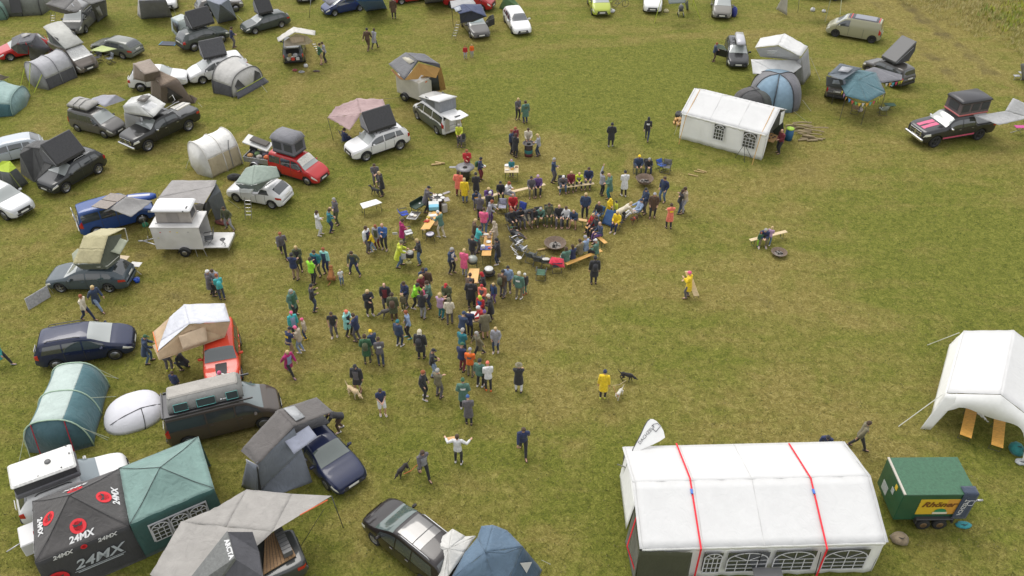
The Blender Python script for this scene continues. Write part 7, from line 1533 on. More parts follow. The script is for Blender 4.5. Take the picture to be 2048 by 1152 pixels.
item('box','small red and white carton on the middle table',979,497,.79,(.5,.10,.06),.12,'box');item('plate','white pan plate on the middle table',977,484,.78,(.62,.62,.6),.16);item('bowl','brown pot on the middle table',978,476,.78,(.22,.15,.10),.15);item('tray','white papers on the far end of the middle table',972,469,.78,(.6,.6,.58),.18,'papers');item('bowl','small dark pot on the far end of the middle table',981,469,.78,(.12,.10,.09),.10)
table([(931,569),(955,565),(959,537),(939,537)],'orange table beside the domed grill in the queue',col=(.75,.45,.16))
table([(938,645),(961,643),(958,622),(935,623)],'pale table with a large round pan at the lower end of the queue',col=(.60,.48,.34))
T=Thing('frying_pan','large round pan with white rim on the lower queue table','pan',P(948,632,.78));T.part('pan',MB().lathe([(0,0),(.24,0),(.29,.06),(.27,.06),(.22,.02),(0,.02)],n=22),mat((.06,.06,.06),.4));T.part('food',MB().lathe([(0,.021),(.23,.021),(.22,.04),(0,.05)],n=20),mat((.66,.64,.56),.6));T.part('rim',MB().lathe([(.27,.055),(.30,.055),(.30,.075),(.27,.075)],n=22),mat((.65,.65,.65),.3))
item('tray','cream box on the corner of the lower queue table',938,626,.78,(.6,.5,.2),.14,'box');item('bowl','brown bread basket on the lower queue table',953,641,.78,(.4,.22,.1),.12,'basket')
table([(1009,345),(1037,345),(1037,331),(1009,331)],'small pale table with yellow food packs beside the child in teal',.74,(.62,.50,.30))
item('plate','white plate on the left of the small pale table',1014,331,.76,(.66,.66,.66),.17);item('tray','orange packs on the small pale table',1025,338,.76,(.65,.32,.04),.16,'food',60);item('tray','brown sausages on the small pale table',1033,334,.76,(.22,.07,.03),.12,'food');item('tray','white paper on the small pale table',1014,340,.76,(.62,.58,.52),.16,'paper')
v=[P(x,y,.72)for x,y in((726,417),(764,405),(752,398),(720,407))];T=Thing('folding_table','bare white folding table alone on the grass','table',up(sum(v,Vector())/4,0));T.part('tabletop',MB().prism(v,(0,0,-.04)),mat((.68,.68,.66),.4),world=True);c_=sum(v,Vector())/4
for i in range(4):T.part('leg',MB().tube([v[i]*.85+c_*.15-Vector((0,0,.03)),up(v[i]*.9+c_*.1,0)],.018,5),STEEL,world=True)
v=[P(x,y,.45)for x,y in((813,437),(831,439),(842,424),(824,423))];T=Thing('camping_table','low aluminium camping table with plates left of the pan stove','table',up(sum(v,Vector())/4,0));c_=sum(v,Vector())/4
T.part('frame',MB().tube(v+v[:1],.03,6),mat((.6,.6,.6),.4),world=True);T.part('tabletop',MB().prism(v,(0,0,-.02)),mat((.12,.11,.10),.5),world=True);T.part('leg',MB().tube([v[0],up(v[2],0)],.015,5).tube([v[1],up(v[3],0)],.015,5),METAL,world=True)
item('plate','left white plate on the low aluminium table',824,430,.46,(.65,.65,.65),.14);item('plate','right white plate on the low aluminium table',830,432,.46,(.6,.55,.45),.12)
T=Thing('field_kitchen','dark green folding kitchen stand behind the low aluminium table','kitchen stand',P(839,428,0),R(50));T.part('top',MB().box((0,0,.72),(1.05,.55,.06)),mat((.02,.045,.03),.6));T.part('wind_shield',MB().box((0,.27,.88),(1.05,.02,.28)).box((.52,0,.88),(.02,.5,.28)),mat((.02,.04,.028),.6));T.part('leg',MB().tube([(-.45,-.2,.7),(.4,.2,0)],.02,5).tube([(.45,-.2,.7),(-.4,.2,0)],.02,5).tube([(-.45,.2,.7),(-.45,.25,0)],.02,5),STEEL);T.part('burner',MB().lathe([(0,.76),(.08,.76),(.08,.78),(0,.78)],(.1,0,0),10),mat((.5,.5,.5),.4))
def chair(x,y,dr,label,seat=(.05,.05,.055),frame=None,h=.82,group=None,alu=False,z=0):
 T=Thing('camping_chair',label,'chair',P(x,y,z),R(dr),group);f=frame or STEEL;sc_=mat(seat,.8,0,'wear')
 T.part('seat',MB().patch((-.22,-.25,.42),(.25,-.25,.46),(.25,.25,.46),(-.22,.25,.42),4,4,.05),sc_,None,.012)
 T.part('backrest',MB().patch((-.22,-.25,.44),(-.22,.25,.44),(-.36,.24,h),(-.36,-.24,h),4,4,.0),sc_,None,.012)
 fr=MB()
 for s in(-1,1):fr.tube([(.26,s*.27,0),(-.18,s*.27,.44),(-.38,s*.26,h+.02)],.014,5).tube([(-.28,s*.27,0),(.26,s*.27,.46),(.26,s*.27,.62),(-.27,s*.29,.64)],.014,5)
 fr.tube([(-.28,-.27,.02),(-.28,.27,.02)],.012,5).tube([(.26,-.27,.03),(.26,.27,.03)],.012,5);T.part('frame',fr,f)
 T.part('armrest',MB().box((0,-.29,.64),(.42,.05,.025)).box((0,.29,.64),(.42,.05,.025)),f if alu else BLK);return T
ALU=mat((.6,.6,.62),.35,.5)
chair(1005,424,265,'camping chair covered with a grey and white tartan blanket',(.32,.32,.40));chair(1026,427,270,'camping chair under the seated person in red');chair(1041,434,240,'blue camping chair back beside the person in red',(.03,.06,.30),h=.95)
chair(1028,476,10,'grey camping chair under the lying child',(.14,.15,.155));chair(1034,494,40,'upper aluminium folding chair left of the fire bowl',(.10,.105,.11),ALU,alu=True);chair(1042,508,50,'lower aluminium folding chair left of the fire bowl',(.16,.17,.18),ALU,alu=True)
chair(1062,522,60,'dark green camping chair lower left of the fire bowl',(.07,.08,.075));chair(1077,530,70,'black camping chair below the fire bowl',(.05,.055,.055));chair(1092,533,80,'camping chair with a white cushion on its back',(.07,.075,.075));chair(1113,541,95,'camping chair with a grey pouch and red blanket',(.05,.06,.11))
T=Thing('blanket','red blanket thrown over the camping chair by the bench end','blanket',P(1114,530,.55));T.part('cloth',MB().patch((-.5,-.15,.25),(.45,-.3,.0),(.4,.35,.2),(-.35,.3,.35),10,8,-.15,0,.05,4),mat((.55,.03,.06),.9,0,'wear'),None,.02)
T=Thing('cushion','white cushion on the back of a camping chair below the fire bowl','cushion',P(1092,518,.85));T.part('pad',MB().box((0,0,0),(.42,.22,.14),bev=.06),mat((.62,.60,.56),.9))
chair(1082,556,80,'green camping stool standing alone below the chairs',(.05,.12,.07),h=.5);chair(1332,344,250,'black camping chair by the small upper fire bowl',(.12,.12,.12));chair(1322,340,300,'blue camping chair by the small upper fire bowl',(.03,.09,.35),h=.7)
chair(1274,344,270,'camping chair under the person with the yellow hat');chair(1295,343,272,'camping chair under the person in black by the small upper fire bowl');chair(1272,431,195,'camping chair under the reclining person',(.15,.2,.35));chair(923,292,265,'dark camping chair in front of the person in high-visibility yellow')
chair(1124,377,270,'camping chair at the left of the upper bench row',(.04,.04,.04));chair(1097,441,272,'camping chair under the person in olive with black backrest',h=.98);chair(1078,441,280,'camping chair under the person in grey-green shirt');chair(1040,449,300,'camping chair at the left end of the fire circle');chair(1022,452,300,'camping chair under the leftmost person of the fire circle',(.05,.05,.05));chair(1117,444,268,'camping chair under the bald person in black',(.06,.06,.06));chair(1066,445,285,'camping chair beside the bending person',(.06,.06,.05))
chair(1233,456,238,'camping chair under the person in the yellow coat');chair(1197,438,235,'blue camping seat at the blanket',(.03,.12,.25));chair(817,476,20,'camping chair covered with a white fleece',(.62,.62,.62));chair(809,438,20,'small royal blue camping chair left of the low aluminium table',(.02,.06,.40),h=.7)
chair(421,487,200,'black reclining camping chair on the trailer ramp',(.06,.065,.07),h=.95,z=.55);T=Thing('stool','small black tripod stool on the trailer ramp','stool',P(448,490,.65));T.part('seat',MB().lathe([(0,.4),(.17,.42),(.15,.44),(0,.42)],n=10),BLK);T.part('leg',MB().tube([(.12,0,.42),(-.15,.05,0)],.014,5),STEEL);T.part('leg',MB().tube([(-.1,.1,.42),(.12,-.1,0)],.014,5),STEEL);T.part('leg',MB().tube([(-.1,-.1,.42),(.05,.16,0)],.014,5),STEEL)
chair(1709,226,60,'camping chair under the left of the pennants',(.3,.2,.12));chair(1764,228,100,'camping chair beside the table at the pennants',(.35,.4,.35));chair(198,124,250,'left dark camping chair under the lime tarp');chair(222,126,230,'right camping chair under the lime tarp',(.16,.18,.2));chair(690,281,20,'dark camping chair under the pink canopy')
T=Thing('camping_table','dark green camping table at the pennants','table',P(1776,222,0));T.part('tabletop',MB().box((0,0,.55),(.8,.5,.03)),mat((.02,.07,.04),.6));T.part('leg',MB().tube([(-.3,-.2,.55),(.3,.2,0)],.02,5),STEEL);T.part('leg',MB().tube([(.3,-.2,.55),(-.3,.2,0)],.02,5),STEEL)
T=Thing('groundsheet','large blue folded groundsheet among the seated people','groundsheet',P(1215,452,0));q4=[P(x,y,z)for x,y,z in((1203,446,.12),(1228,455,.1),(1232,422,.7),(1214,418,.75))];T.part('cloth',MB().patch(*q4,nu=8,nv=8,wr=.04),mat((.02,.07,.18),.8,0,'wear'),None,.02,True);T.part('cloth',MB().patch(P(1185,424,.6),P(1196,420,.6),P(1200,446,.05),P(1188,444,.05),5,5,0,0,.03),mat((.02,.10,.20),.8,0,'wear'),None,.02,True)
RUST=mat((.15,.105,.075),.85,.1,'wear','r');ASH=mat((.22,.20,.18),.95,0,'wear','a');CHAR=mat((.02,.018,.016),.95)
def firebowl(x,y,r,label,h=.38,logs=6):
 T=Thing('fire_bowl',label,'fire bowl',P(x,y,0));T.part('bowl',MB().lathe([(0,h*.35),(r*.35,h*.38),(r*.75,h*.62),(r,h),(r*1.03,h),(r*.8,h*.55),(r*.4,h*.28),(0,h*.22)],n=36),RUST)
 T.part('ash',MB().lathe([(0,h*.55),(r*.3,h*.52),(r*.55,h*.50),(r*.6,h*.46),(0,h*.42)],n=24),ASH);rr=random.Random(int(x))
 for k in range(logs):
  a=rr.uniform(0,3.14);o=Vector((rr.uniform(-.2,.2)*r,rr.uniform(-.2,.2)*r,h*.6));d=Vector((math.cos(a),math.sin(a),.1))*r*rr.uniform(.2,.38);T.part('log',MB().tube([o-d,o+d],.035,6),CHAR if k%3 else ASH)
 for k in range(3):
  a=k*2.09+.4;T.part('leg',MB().tube([(math.cos(a)*r*.55,math.sin(a)*r*.55,h*.5),(math.cos(a)*r*.62,math.sin(a)*r*.62,0)],.02,5),STEEL)
 return T
firebowl(1110,496,.66,'large rusty fire bowl with grey ash in the middle of the seating circle',.42,8);firebowl(1288,370,.58,'middle-sized brown fire bowl above the reclining person',.55,5);firebowl(1557,510,.47,'small dark fire bowl with ash beside the lone bench',.25,7)
for x,y,a,lb in((1086,500,15,'split log with bright cut side beside the large fire bowl'),(1398,345,-20,'pale stick on the grass below the marquee'),(1404,343,-35,'brown stick on the grass below the marquee'),(1386,352,-25,'single split stick left of the other sticks below the marquee'),(873,330,10,'split firewood log on the grass by the pan stove'),(880,327,-15,'second split firewood log by the pan stove'),(1030,505,-60,'white stick beside the aluminium chairs')):
 solo('log',lb,'log',MB().tube([(-.35,0,.06),(.35,0,.07)],[.06 if 'log' in lb else.035]*2,6),mat((.50,.36,.17)if 'white' not in lb else(.6,.6,.58),.8),loc=P(x,y,0),rz=R(a),world=False)
item('plate','white plate left on the grass behind the chairs',1038,516,.3,(.65,.65,.65),.17)
T=Thing('oil_drum','oil drum stove painted teal and dark red with a wide bowl on top','stove',P(1057,311,0));T.part('drum',MB().lathe([(0,0),(.29,0),(.29,.22),(.285,.24)],n=20),mat((.14,.04,.05),.6));T.part('drum_band',MB().lathe([(.285,.24),(.295,.26),(.295,.5),(.285,.52)],n=20),mat((.03,.16,.16),.6));T.part('drum_top',MB().lathe([(.285,.52),(.29,.54),(.28,.86),(0,.86)],n=20),mat((.05,.035,.03),.7));T.part('bowl',MB().lathe([(.2,.86),(.42,1.0),(.44,1.0),(.20,.9),(0,.9)],n=20),mat((.16,.15,.15),.5,.4));T.part('smoke_hole',MB().lathe([(0,.97),(.15,.95),(0,.94)],n=12),CHAR)
T=Thing('grill_table','round grey steel grill table on a dark wooden barrel','grill',P(931,358,0));T.part('barrel',MB().lathe([(0,0),(.27,0),(.32,.4),(.28,.85),(0,.85)],n=18),mat((.045,.05,.03),.8));T.part('plate',MB().lathe([(0,.88),(.62,.90),(.64,.93),(.2,.92),(0,.90)],n=26),mat((.22,.215,.22),.5,.4,'wear','g'));T.part('fire_hole',MB().lathe([(0,.92),(.16,.925),(.14,.95),(0,.95)],n=14),CHAR);T.part('side_board',MB().box((-.78,.05,.9),(.55,.22,.03)),mat((.25,.25,.25),.5))
T=Thing('pan_stove','round brick-brown stove with several white pans on its rim','stove',P(876,417,0));T.part('drum',MB().lathe([(0,0),(.40,0),(.40,.72),(.44,.76),(0,.76)],n=22),mat((.10,.065,.05),.8));T.part('plate',MB().lathe([(0,.77),(.52,.78),(.52,.81),(0,.81)],n=24),mat((.035,.033,.03),.5))
for k in range(6):
 a=k*1.05;T.part('pan',MB().lathe([(0,.0),(.13,0),(.15,.03),(.13,.035),(0,.015)],(math.cos(a)*.34,math.sin(a)*.34,.82),14),mat((.62,.60,.56),.5))
T.part('handle_board',MB().box((.55,.55,.85),(.5,.18,.03),Matrix.Rotation(R(35),3,'Z')).box((.6,-.15,.8),(.35,.45,.03),Matrix.Rotation(R(20),3,'Z')),mat((.30,.27,.27),.6));T.part('side_crate',MB().box((.45,-.35,.3),(.32,.3,.6),Matrix.Rotation(R(25),3,'Z'),.02),mat((.5,.47,.42),.7))
T=Thing('grill','white and black gas grill between the yellow-green raincoat and the black jacket','grill',P(818,529,0));T.part('body',MB().box((.12,0,.72),(.42,.4,.32),bev=.05),BLK);T.part('side_case',MB().box((-.28,0,.70),(.34,.36,.46),bev=.05),mat((.6,.6,.6),.5));T.part('lid',MB().sphere((.12,0,.88),(.22,.2,.12),12,8),mat((.4,.4,.38),.5));T.part('leg',MB().tube([(-.2,0,.5),(.2,.1,0)],.02,5),STEEL);T.part('leg',MB().tube([(.2,0,.5),(-.2,-.1,0)],.02,5),STEEL);T.part('tray',MB().box((0,-.1,.22),(.35,.2,.05)),mat((.55,.5,.2),.6))
T=Thing('grill','small black bowl grill with a white plate below the long food table','grill',P(861,480,0));T.part('bowl',MB().lathe([(0,.3),(.22,.34),(.30,.46),(.27,.46),(0,.36)],n=18),BLK);T.part('plate',MB().lathe([(0,.47),(.24,.48),(.22,.50),(0,.49)],n=18),mat((.6,.58,.66),.5));T.part('leg',MB().tube([(-.2,-.1,.35),(-.28,-.15,0)],.014,5),STEEL);T.part('leg',MB().tube([(.2,-.1,.35),(.28,-.15,0)],.014,5),STEEL);T.part('leg',MB().tube([(0,.2,.35),(0,.28,0)],.014,5),STEEL)
T=Thing('grill','domed grey kettle grill at the head of the upper queue table','grill',P(946,545,0));T.part('dome',MB().sphere((0,0,.98),(.30,.30,.22),18,10),mat((.26,.28,.25),.35,.2));T.part('bowl',MB().sphere((0,0,.88),(.30,.30,.22),18,10),mat((.05,.06,.05),.5));T.part('leg',MB().tube([(.2,0,.8),(.28,0,0)],.018,5),STEEL);T.part('leg',MB().tube([(-.2,.15,.8),(-.26,.2,0)],.018,5),STEEL)
T=Thing('brazier','low iron brazier with a white lid beside the upper queue table','grill',P(978,553,0));T.part('bowl',MB().lathe([(0,.14),(.3,.18),(.38,.3),(.35,.3),(0,.2)],n=20),CHAR);T.part('lid',MB().lathe([(0,.62),(.25,.6),(.26,.58),(0,.58)],n=18),mat((.6,.6,.58),.4));T.part('pot',MB().lathe([(0,.3),(.22,.3),(.22,.58),(0,.58)],n=16),mat((.25,.22,.18),.6));T.part('leg',MB().tube([(.3,0,.2),(.33,0,0)],.02,5).tube([(-.2,.2,.2),(-.22,.24,0)],.02,5).tube([(-.2,-.2,.2),(-.22,-.24,0)],.02,5),STEEL)
LOG=mat((.34,.27,.16),.85,0,'wood');rr=random.Random(5);base=P(1612,268,0)
for k in range(22):
 a=R(rr.choice((-12,-18,170,5,-28))+rr.uniform(-8,8));p=base+Vector((rr.uniform(-1.0,1.0),rr.uniform(-1.1,1.0),.07+.16*(k//8)));L=rr.uniform(.3,.75)
 o=solo('branch','cut branch in the loose log pile right of the marquee','log',MB().tube([(-L,0,0),(0,rr.uniform(-.06,.06),.03),(L,0,0)],[rr.uniform(.04,.07)]*3,7),LOG,'cut branches of the log pile',loc=p,rz=a,world=False)
base=P(1353,247,0)
for k in range(16):
 p=base+Vector((rr.uniform(-.45,.45),rr.uniform(-.6,.6),.07+.1*(k//6)));solo('split_log','split firewood with orange cut faces heaped left of the marquee','log',MB().tube([(-.18,0,0),(.18,0,.02)],[.08,.07],5),mat((.55,.33,.13),.8,0,'wood'),'split firewood left of the marquee',loc=p,rz=rr.uniform(0,6),world=False)
T=Thing('cauldron','black bucket behind the firewood left of the marquee','bucket',P(1358,236,0));T.part('pot',MB().lathe([(0,0),(.28,.02),(.34,.3),(.3,.45),(.26,.45),(0,.3)],n=18),BLK);T.part('handle',MB().tube([(-.3,0,.4),(0,0,.62),(.3,0,.4)],.015,5),STEEL)
T=Thing('tripod','black iron cooking tripod in front of the marquee window','tripod',P(1489,318,0));ap=P(1489,288,1.25)
for x,y in((1470,316),(1489,325),(1503,316)):T.part('leg',MB().tube([P(x,y,0),ap],.018,5),BLK,world=True)
v=[P(x,y,.75)for x,y in((1532,280),(1546,285),(1558,272),(1541,265))];T=Thing('table','wooden table with dark cups inside the open end of the marquee','table',up(sum(v,Vector())/4,0));T.part('tabletop',MB().prism(v,(0,0,-.04)),mat((.5,.30,.13),.5,0,'wood'),world=True);T.part('leg',MB().tube([v[0],up(v[0],0)],.02,5),STEEL,world=True);T.part('leg',MB().tube([v[2],up(v[2],0)],.02,5),STEEL,world=True)
for i,(x,y)in enumerate(((1539,277),(1546,276),(1543,271),(1550,274))):item('bowl','dark cup on the wooden table in the marquee',x,y,.76,(.06,.05,.06),.07,'cup',group='cups on the marquee table')
T=Thing('rain_barrel','blue barrel with lime green lid inside the open end of the marquee','barrel',P(1576,279,0));T.part('barrel',MB().lathe([(0,0),(.27,0),(.30,.4),(.27,.85),(0,.85)],n=18),mat((.02,.10,.22),.5));T.part('lid',MB().lathe([(0,.86),(.28,.86),(.28,.92),(0,.94)],n=18),mat((.35,.55,.05),.5))
T=Thing('folding_solar_panel','two-part folding panel standing on the grass at the nose of the blue-grey estate','solar panel',P(78,595,0));a,b=P(49,598,.62),P(94,571,.62)
for k in(0,1):
 p0,p1=a.lerp(b,.5*k+.01),a.lerp(b,.5*k+.49);n_=Vector((.12,-.25,0));T.part('panel',MB().prism([p0,p1,up(p1,.03)+n_,up(p0,.03)+n_],(.02,-.02,0)),mat((.33,.33,.34),.35,.2,'wear'),world=True);T.part('panel_frame',MB().tube([p0,p1,up(p1,.03)+n_,up(p0,.03)+n_,p0],.02,5),METAL,world=True)
T.part('prop',MB().tube([b,P(107,587,0)],.018,5).tube([a,P(62,612,0)],.018,5),METAL,world=True)
T=Thing('solar_mat','blue-edged solar mat lying on the grass near the pale rear awning','solar panel',P(337,88,0),R(-6));T.part('cells',MB().box((0,0,.05),(1.35,.8,.03)),mat((.06,.07,.10),.3));T.part('edge',MB().box((-.70,0,.05),(.06,.8,.035)).box((.70,0,.05),(.06,.8,.035)),mat((.05,.25,.45),.5))
for x,y,c_,lb in((252,518,(.50,.40,.26),'tan folding table behind the blue-grey estate car'),(277,531,(.62,.62,.60),'white folding table at the tail of the blue-grey estate car')):
 T=Thing('camping_table',lb,'table',P(x,y+14,0),R(-8));T.part('tabletop',MB().box((0,0,.6),(.62,.42,.03)),mat(c_,.5));T.part('leg',MB().tube([(-.25,-.15,.6),(.25,-.15,0)],.015,5),METAL);T.part('leg',MB().tube([(.25,.15,.6),(-.25,.15,0)],.015,5),METAL)
T=Thing('bucket','blue bucket behind the blue-grey estate car','bucket',P(275,564,0));T.part('pail',MB().lathe([(0,0),(.13,0),(.18,.25),(.16,.25),(0,.03)],n=14),mat((.02,.08,.45),.4));T.part('handle',MB().tube([(-.17,0,.24),(0,.05,.34),(.17,0,.24)],.01,5),METAL)
def bag(x,y,label,col,s=(.35,.28,.3),rz=0,cat='bag',name='bag'):
 T=Thing(name,label,cat,P(x,y,0),R(rz));m=MB();rr_=random.Random(int(x));rings=[]
 for z,k in((0,.8),(.25,1.05),(.6,.95),(.85,.7),(1,.3)):rings.append([(math.cos(q)*s[0]*k*rr_.uniform(.85,1.1),math.sin(q)*s[1]*k*rr_.uniform(.85,1.1),z*s[2])for q in[2*math.pi*j/12 for j in range(12)]])
 m.loft(rings);T.part('sack',m,mat(col,.8,0,'wear'));T.part('strap',MB().tube([(-s[0]*.5,0,s[2]*.8),(0,-s[1]*.6,s[2]*1.1),(s[0]*.5,0,s[2]*.8)],.02,5),BLK);return T
bag(1798,1081,'brown canvas bag with purple lining by the drinks trailer wheel',(.22,.17,.11),(.38,.32,.35));bag(1926,1051,'teal plastic bag under the drawbar of the drinks trailer',(.03,.25,.28),(.35,.18,.15));bag(2030,903,'teal jacket heap at the right marquee leg',(.02,.18,.18),(.30,.35,.5));bag(2042,925,'grey plastic sack at the right marquee leg',(.40,.42,.42),(.30,.2,.15));bag(345,440,'green ball bag under the grey sail',(.03,.20,.10),(.2,.2,.25))if 0 else None
bag(291,452,'green round bag under the grey sail',(.03,.22,.11),(.2,.2,.28));bag(444,447,'dark red bag on the grass at the grey tent entrance',(.16,.04,.03),(.5,.25,.2),-20);bag(470,358,'black bag between the cream tunnel tent and the white hatchback',(.02,.02,.02),(.5,.3,.4));bag(1467,32,'blue sheet wrapped bundle beside the grey-brown people carrier',(.03,.04,.22),(.3,.4,.9));bag(612,134,'white water canister beside the open boot',(.6,.6,.6),(.18,.14,.3));bag(590,142,'dark cooking box with red lid behind the open boot',(.25,.05,.05),(.22,.16,.2));bag(603,145,'grey crate behind the open boot',(.3,.3,.3),(.26,.16,.15));bag(633,143,'small dark stove things on the grass right of the open boot',(.07,.04,.03),(.3,.16,.1));bag(6,402,'red jacket heap at the left edge',(.45,.02,.03),(.35,.3,.35));bag(1720,222,'white bag with red print under the pennants',(.5,.45,.42),(.2,.2,.3));bag(1410,130,'red bag by the white canopy',(.4,.03,.03),(.1,.1,.2))if 0 else None;bag(1470,40,'white canister by the blue bundle',(.6,.6,.6),(.14,.12,.3))if 0 else None
bag(1625,22,'white bag under the dark tarp at the top',(.55,.55,.55),(.22,.2,.35));bag(1647,24,'pale bag right of the other under the dark tarp',(.5,.5,.5),(.2,.2,.25));bag(1332,24,'white and yellow box beside the white van at the top',(.55,.5,.3),(.25,.2,.3));bag(1222,24,'white crate beside the yellow-green car',(.55,.55,.55),(.4,.3,.3))
T=Thing('pushchair','grey pushchair under the dark canopy at the top','pushchair',P(1361,32,0),R(-90));T.part('seat',MB().prism([(-.2,-.22,.4),(-.2,.22,.4),(.2,.2,.5),(.2,-.2,.5)],(0,0,.08)),BLK);T.part('hood',MB().sphere((-.18,0,.75),(.26,.25,.28),12,8),mat((.13,.13,.13),.8));T.part('frame',MB().tube([(-.5,0,1.05),(-.2,.2,.6),(.3,.22,.15)],.02,5).tube([(-.5,0,1.05),(-.2,-.2,.6),(.3,-.22,.15)],.02,5),METAL)
for x_,y_ in((.32,.24),(.32,-.24),(-.25,.26),(-.25,-.26)):T.part('wheel',MB().lathe([(0,-.02),(.14,-.02),(.15,0),(.14,.02),(0,.02)],(x_,y_,.15),12,'y'),BLK)
T=Thing('bicycle','bicycle under a white cover beside the yellow-green car','bicycle',P(1240,14,0),R(8))
for x_ in(-.52,.52):
 m=MB();m.tube([(x_+math.cos(q)*.33,0,.34+math.sin(q)*.33)for q in[2*math.pi*k/16 for k in range(17)]],.02,5);T.part('wheel',m,BLK)
T.part('frame',MB().tube([(-.52,0,.34),(-.1,0,.3),(.35,0,.8),(-.2,0,.8),(-.52,0,.34)],.02,5).tube([(-.1,0,.3),(-.22,0,.88)],.02,5).tube([(.52,0,.34),(.36,0,.92),(.3,0,1.0)],.018,5),mat((.03,.05,.12),.4));T.part('saddle',MB().box((-.22,0,.9),(.24,.12,.05),bev=.02),BLK);T.part('handlebar',MB().tube([(.3,-.25,1.0),(.3,.25,1.0)],.015,5),BLK)
T=Thing('folding_table','grey folding table at the bottom edge in front of the large marquee','table',P(1530,1172,0));T.part('tabletop',MB().box((0,0,.74),(1.15,.7,.04),bev=.015),mat((.16,.16,.16),.5));T.part('leg',MB().tube([(-.5,-.3,.72),(-.5,-.3,0)],.02,5),METAL);T.part('leg',MB().tube([(.5,.3,.72),(.5,.3,0)],.02,5),METAL)
T=Thing('box_trailer','small white trailer corner showing left of the black printed gazebo','trailer',P(90,1092,0),R(31));T.part('box',MB().box((0,0,.75),(1.3,1.1,.7),bev=.04),mat((.6,.6,.6),.4));T.part('drawbar',MB().tube([(-.6,.3,.45),(-1.3,.1,.45)],.03,6),METAL);wheel(T,.1,-.62,.27,.15);wheel(T,.1,.62,.27,.15)
def dogmesh(pose):
 m=MB();ex=MB()
 if pose=='sit':
  m.tube([(-.22,0,.16),(-.16,0,.24),(.0,0,.40),(.10,0,.52)],[.10,.15,.13,.10],12);hb=Vector((.16,0,.66))
  for s in(1,-1):
   m.tube([(.08,.07*s,.42),(.12,.075*s,.24),(.13,.075*s,.03),(.19,.075*s,.02)],[.06,.038,.028,.03],8);m.tube([(-.16,.10*s,.20),(.02,.15*s,.18),(-.10,.15*s,.05),(.06,.15*s,.03)],[.10,.07,.035,.03],8)
  m.tube([(.08,0,.50),(.15,0,.62)],[.09,.07],10);m.tube([(-.25,0,.10),(-.40,.05,.05),(-.50,.10,.05)],[.035,.028,.015],6)
 else:
  dn=-.22 if pose=='sniff' else.10
  m.tube([(-.34,0,.50),(-.24,0,.51),(-.05,0,.50),(.12,0,.48),(.26,0,.50),(.34,0,.53)],[.07,.115,.105,.135,.13,.09],14);hb=Vector((.50,0,.60+dn))
  m.tube([(.28,0,.54),(.38,0,.56+dn*.5),hb],[.095,.075,.062],10)
  for s,k in((1,.06),(-1,-.05)):
   m.tube([(.24,.085*s,.48),(.22+k*.3,.09*s,.36),(.25+k,.09*s,.20),(.24+k*1.3,.09*s,.05),(.29+k*1.3,.09*s,.02)],[.07,.048,.032,.025,.028],8)
   m.tube([(-.26,.08*s,.48),(-.17-k,.095*s,.34),(-.33-k,.095*s,.20),(-.29-k*1.3,.09*s,.05),(-.24-k*1.3,.09*s,.02)],[.095,.062,.030,.024,.028],8)
  m.tube([(-.34,0,.53),(-.44,.02,.58),(-.54,.04,.70),(-.58,.05,.80)],[.035,.028,.022,.012],7)
 m.sphere(hb,(.095,.075,.075),12,8);q=Vector((.13,0,-.035 if pose!='sniff' else-.07));m.tube([hb,hb+q*.7,hb+q*1.35],[.06,.042,.03],8)
 for s in(1,-1):
  m.tube([hb+Vector((-.02,.05*s,.05)),hb+Vector((-.03,.085*s,.03)),hb+Vector((-.01,.095*s,-.04))],[.028,.026,.014],6);ex.sphere(hb+Vector((.075,.032*s,.02)),.010,6,5)
 ex.sphere(hb+q*1.5,.018,8,6);return remesh(m,.017,'dog_body',2,ex)
DG_={}
def dog(x,y,pose,dr,col,label,s=1.,leash=None,harness=None):
 if pose not in DG_:
  DG_[pose]=dogmesh(pose);DG_[pose].materials.append(BLK);DG_[pose].materials.append(EYE)
 o=bpy.data.objects.new('dog',DG_[pose]);COL.objects.link(o);o.location=P(x,y,0);o.rotation_euler=(0,0,R(dr));o.scale=(s,s,s);oset(o,0,mat(col,.9,0,'wear','dog'));props(o,label,'dog')
 cz=.60 if pose=='sit' else.56;cx=.12 if pose=='sit' else.36
 c_=link('collar',MB().lathe([(.088,-.012),(.095,0),(.088,.012)],n=14,axis='x').mesh('collar'),mat(harness or(.05,.05,.05),.7),o);c_.location=(cx-.02,0,cz-(.02 if pose!='sniff' else.07));c_.rotation_euler=(0,R(-40),0)
 if harness and pose!='sit':h_=link('harness',MB().lathe([(.128,-.07),(.142,0),(.128,.07)],n=16,axis='x').mesh('harness'),mat(harness,.7),o);h_.location=(.12,0,.485)
 if leash:solo('leash','leash of the '+label.split(' ',1)[1]if False else leash[3],'leash',MB().tube([P(x,y,.5),(P(x,y,.5)+P(*leash[:3]))/2-Vector((0,0,.12)),P(*leash[:3])],.012,5),mat(leash[4],.7),loc=P(x,y,0))
 return o
dog(664,560,'sit',88,(.32,.13,.04),'large ginger-brown dog sitting upright seen from behind',1.25,harness=(.45,.2,.06));dog(777,634,'sniff',200,(.10,.09,.085),'grey and white husky at the feet of the dark green coat',.95)
dog(708,793,'sniff',-38,(.58,.44,.26),'cream labrador sniffing the grass',1.0,(724,765,.85,'leash of the cream labrador',(.3,.3,.2)));dog(807,948,'sniff',235,(.02,.016,.016),'black dog with raised tail and orange leash',.86,(836,928,.9,'orange leash of the black dog',(.6,.12,.05)))
dog(1252,761,'sniff',-18,(.014,.012,.012),'black dog on a pale leash right of the yellow raincoat',.85,(1226,771,.9,'pale leash of the black dog right of the yellow raincoat',(.5,.4,.25)));dog(1238,794,'stand',238,(.60,.57,.50),'small white dog below the black one',.72,(1227,773,.9,'leash of the small white dog',(.5,.2,.1)))
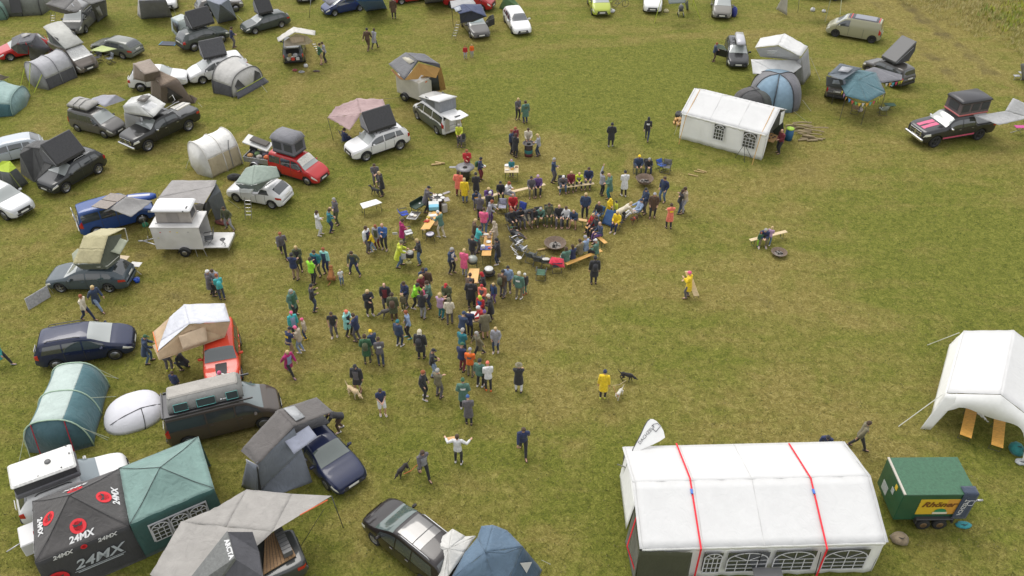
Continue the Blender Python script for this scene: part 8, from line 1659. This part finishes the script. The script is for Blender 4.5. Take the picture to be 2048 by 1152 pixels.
dog(1268,446,'stand',230,(.10,.05,.03),'dark brown dog in an orange-red vest',.8,harness=(.55,.08,.03));dog(752,390,'stand',150,(.035,.032,.03),'black dog beside the dog walker near the folding table',.85);dog(996,420,'stand',200,(.55,.52,.46),'white dog beside the tartan chair',.75)
def held(name,label,cat,mb,m,p):return solo(name,label,cat,mb,m,loc=p,world=False)
held('plate','pale plate held by the person in navy near the grill table','plate',MB().lathe([(0,0),(.16,0),(.2,.03),(.16,.015),(0,.01)],n=16),mat((.55,.66,.6),.4),P(966,333,1.05));held('plate','orange dish held on the upper left bench','plate',MB().lathe([(0,0),(.12,0),(.15,.03),(0,.02)],n=14),mat((.6,.28,.05),.5),P(953,396,.8))
held('tray','wooden tray with food carried by the person in the white jacket','tray',MB().box((0,0,0),(.5,.22,.03),Matrix.Rotation(R(12),3,'Z')),mat((.5,.28,.1),.5),P(905,877,1.35));held('bag','mint green bag held by the person with the pale fur hood','bag',MB().box((0,0,.15),(.10,.22,.34),bev=.03),mat((.3,.55,.45),.7),P(849,700,.55));held('paper','white paper held by the person in dark magenta','paper',MB().box((0,0,0),(.3,.02,.22),Matrix.Rotation(R(20),3,'X')),mat((.62,.62,.6),.7),P(790,467,.95))
held('cup','white cup in the hand of the walker in grey','cup',MB().lathe([(0,0),(.035,0),(.045,.1),(.04,.1),(0,.01)],n=10),mat((.65,.65,.65),.4),P(553,487,.9))
for q in '''950,410,sitlean,290,j:db,gy,s:bk,seated person in dark navy at the left end of the upper left bench
977,408,sitphone,280,j:pu,gy,l:bd,seated blond person in dark purple on the upper left bench
1001,398,sit,275,j:bk,bk,s:bk,seated person in black holding food on the upper left bench
1013,398,sitphone,330,j:wh,lg,s:rh,seated person in white jacket on the upper left bench
1062,388,sit,275,j:gy,kh,s:bk,seated person in dark grey near the free end of the pale bench
1075,385,sit,272,j:pu,bk,b:li,seated person with a pale knitted hat near the free end of the pale bench
856,590,stand,95,v:br,br,b:db,person in brown with a dark blue hat behind the dark red jacket
848,585,hold,300,j:db,bk,s:bn,person in navy and red behind the dark red jacket
690,292,sit,30,j:nv,nv,s:bn,person sitting under the pink canopy
1003,478,stand,200,j:bk,bk,s:bk,person in black between the middle table and the chairs'''.splitlines()[:9]:
 q=q.split(',');person(float(q[0]),float(q[1]),q[2],float(q[3]),q[4],q[5],q[6],q[7],1.74)
PEG=mat((.45,.45,.42),.7)
for(x0,y0,x1,y1,z)in((1365,220,1349,268,2.0),(1588,223,1618,247,2.0),(1621,115,1640,160,1.6),(1605,200,1622,222,.8),(384,300,372,336,1.4),(492,300,506,322,1.2),(457,400,478,416,.9),(316,396,303,424,2.0),(523,170,534,184,.5),(396,205,404,214,.3),(205,750,236,757,.9),(1083,1120,1100,1128,.3),(474,30,486,42,.5),(343,5,352,30,1.2)):
 solo('guy_rope','thin pale guy rope pegged beside a tent','rope',MB().tube([P(x0,y0,z),P(x1,y1,0)],.012,4).tube([P(x1,y1,0),P(x1,y1,.08)],.02,5),PEG,'guy ropes pegged round the tents',loc=P(x1,y1,0))
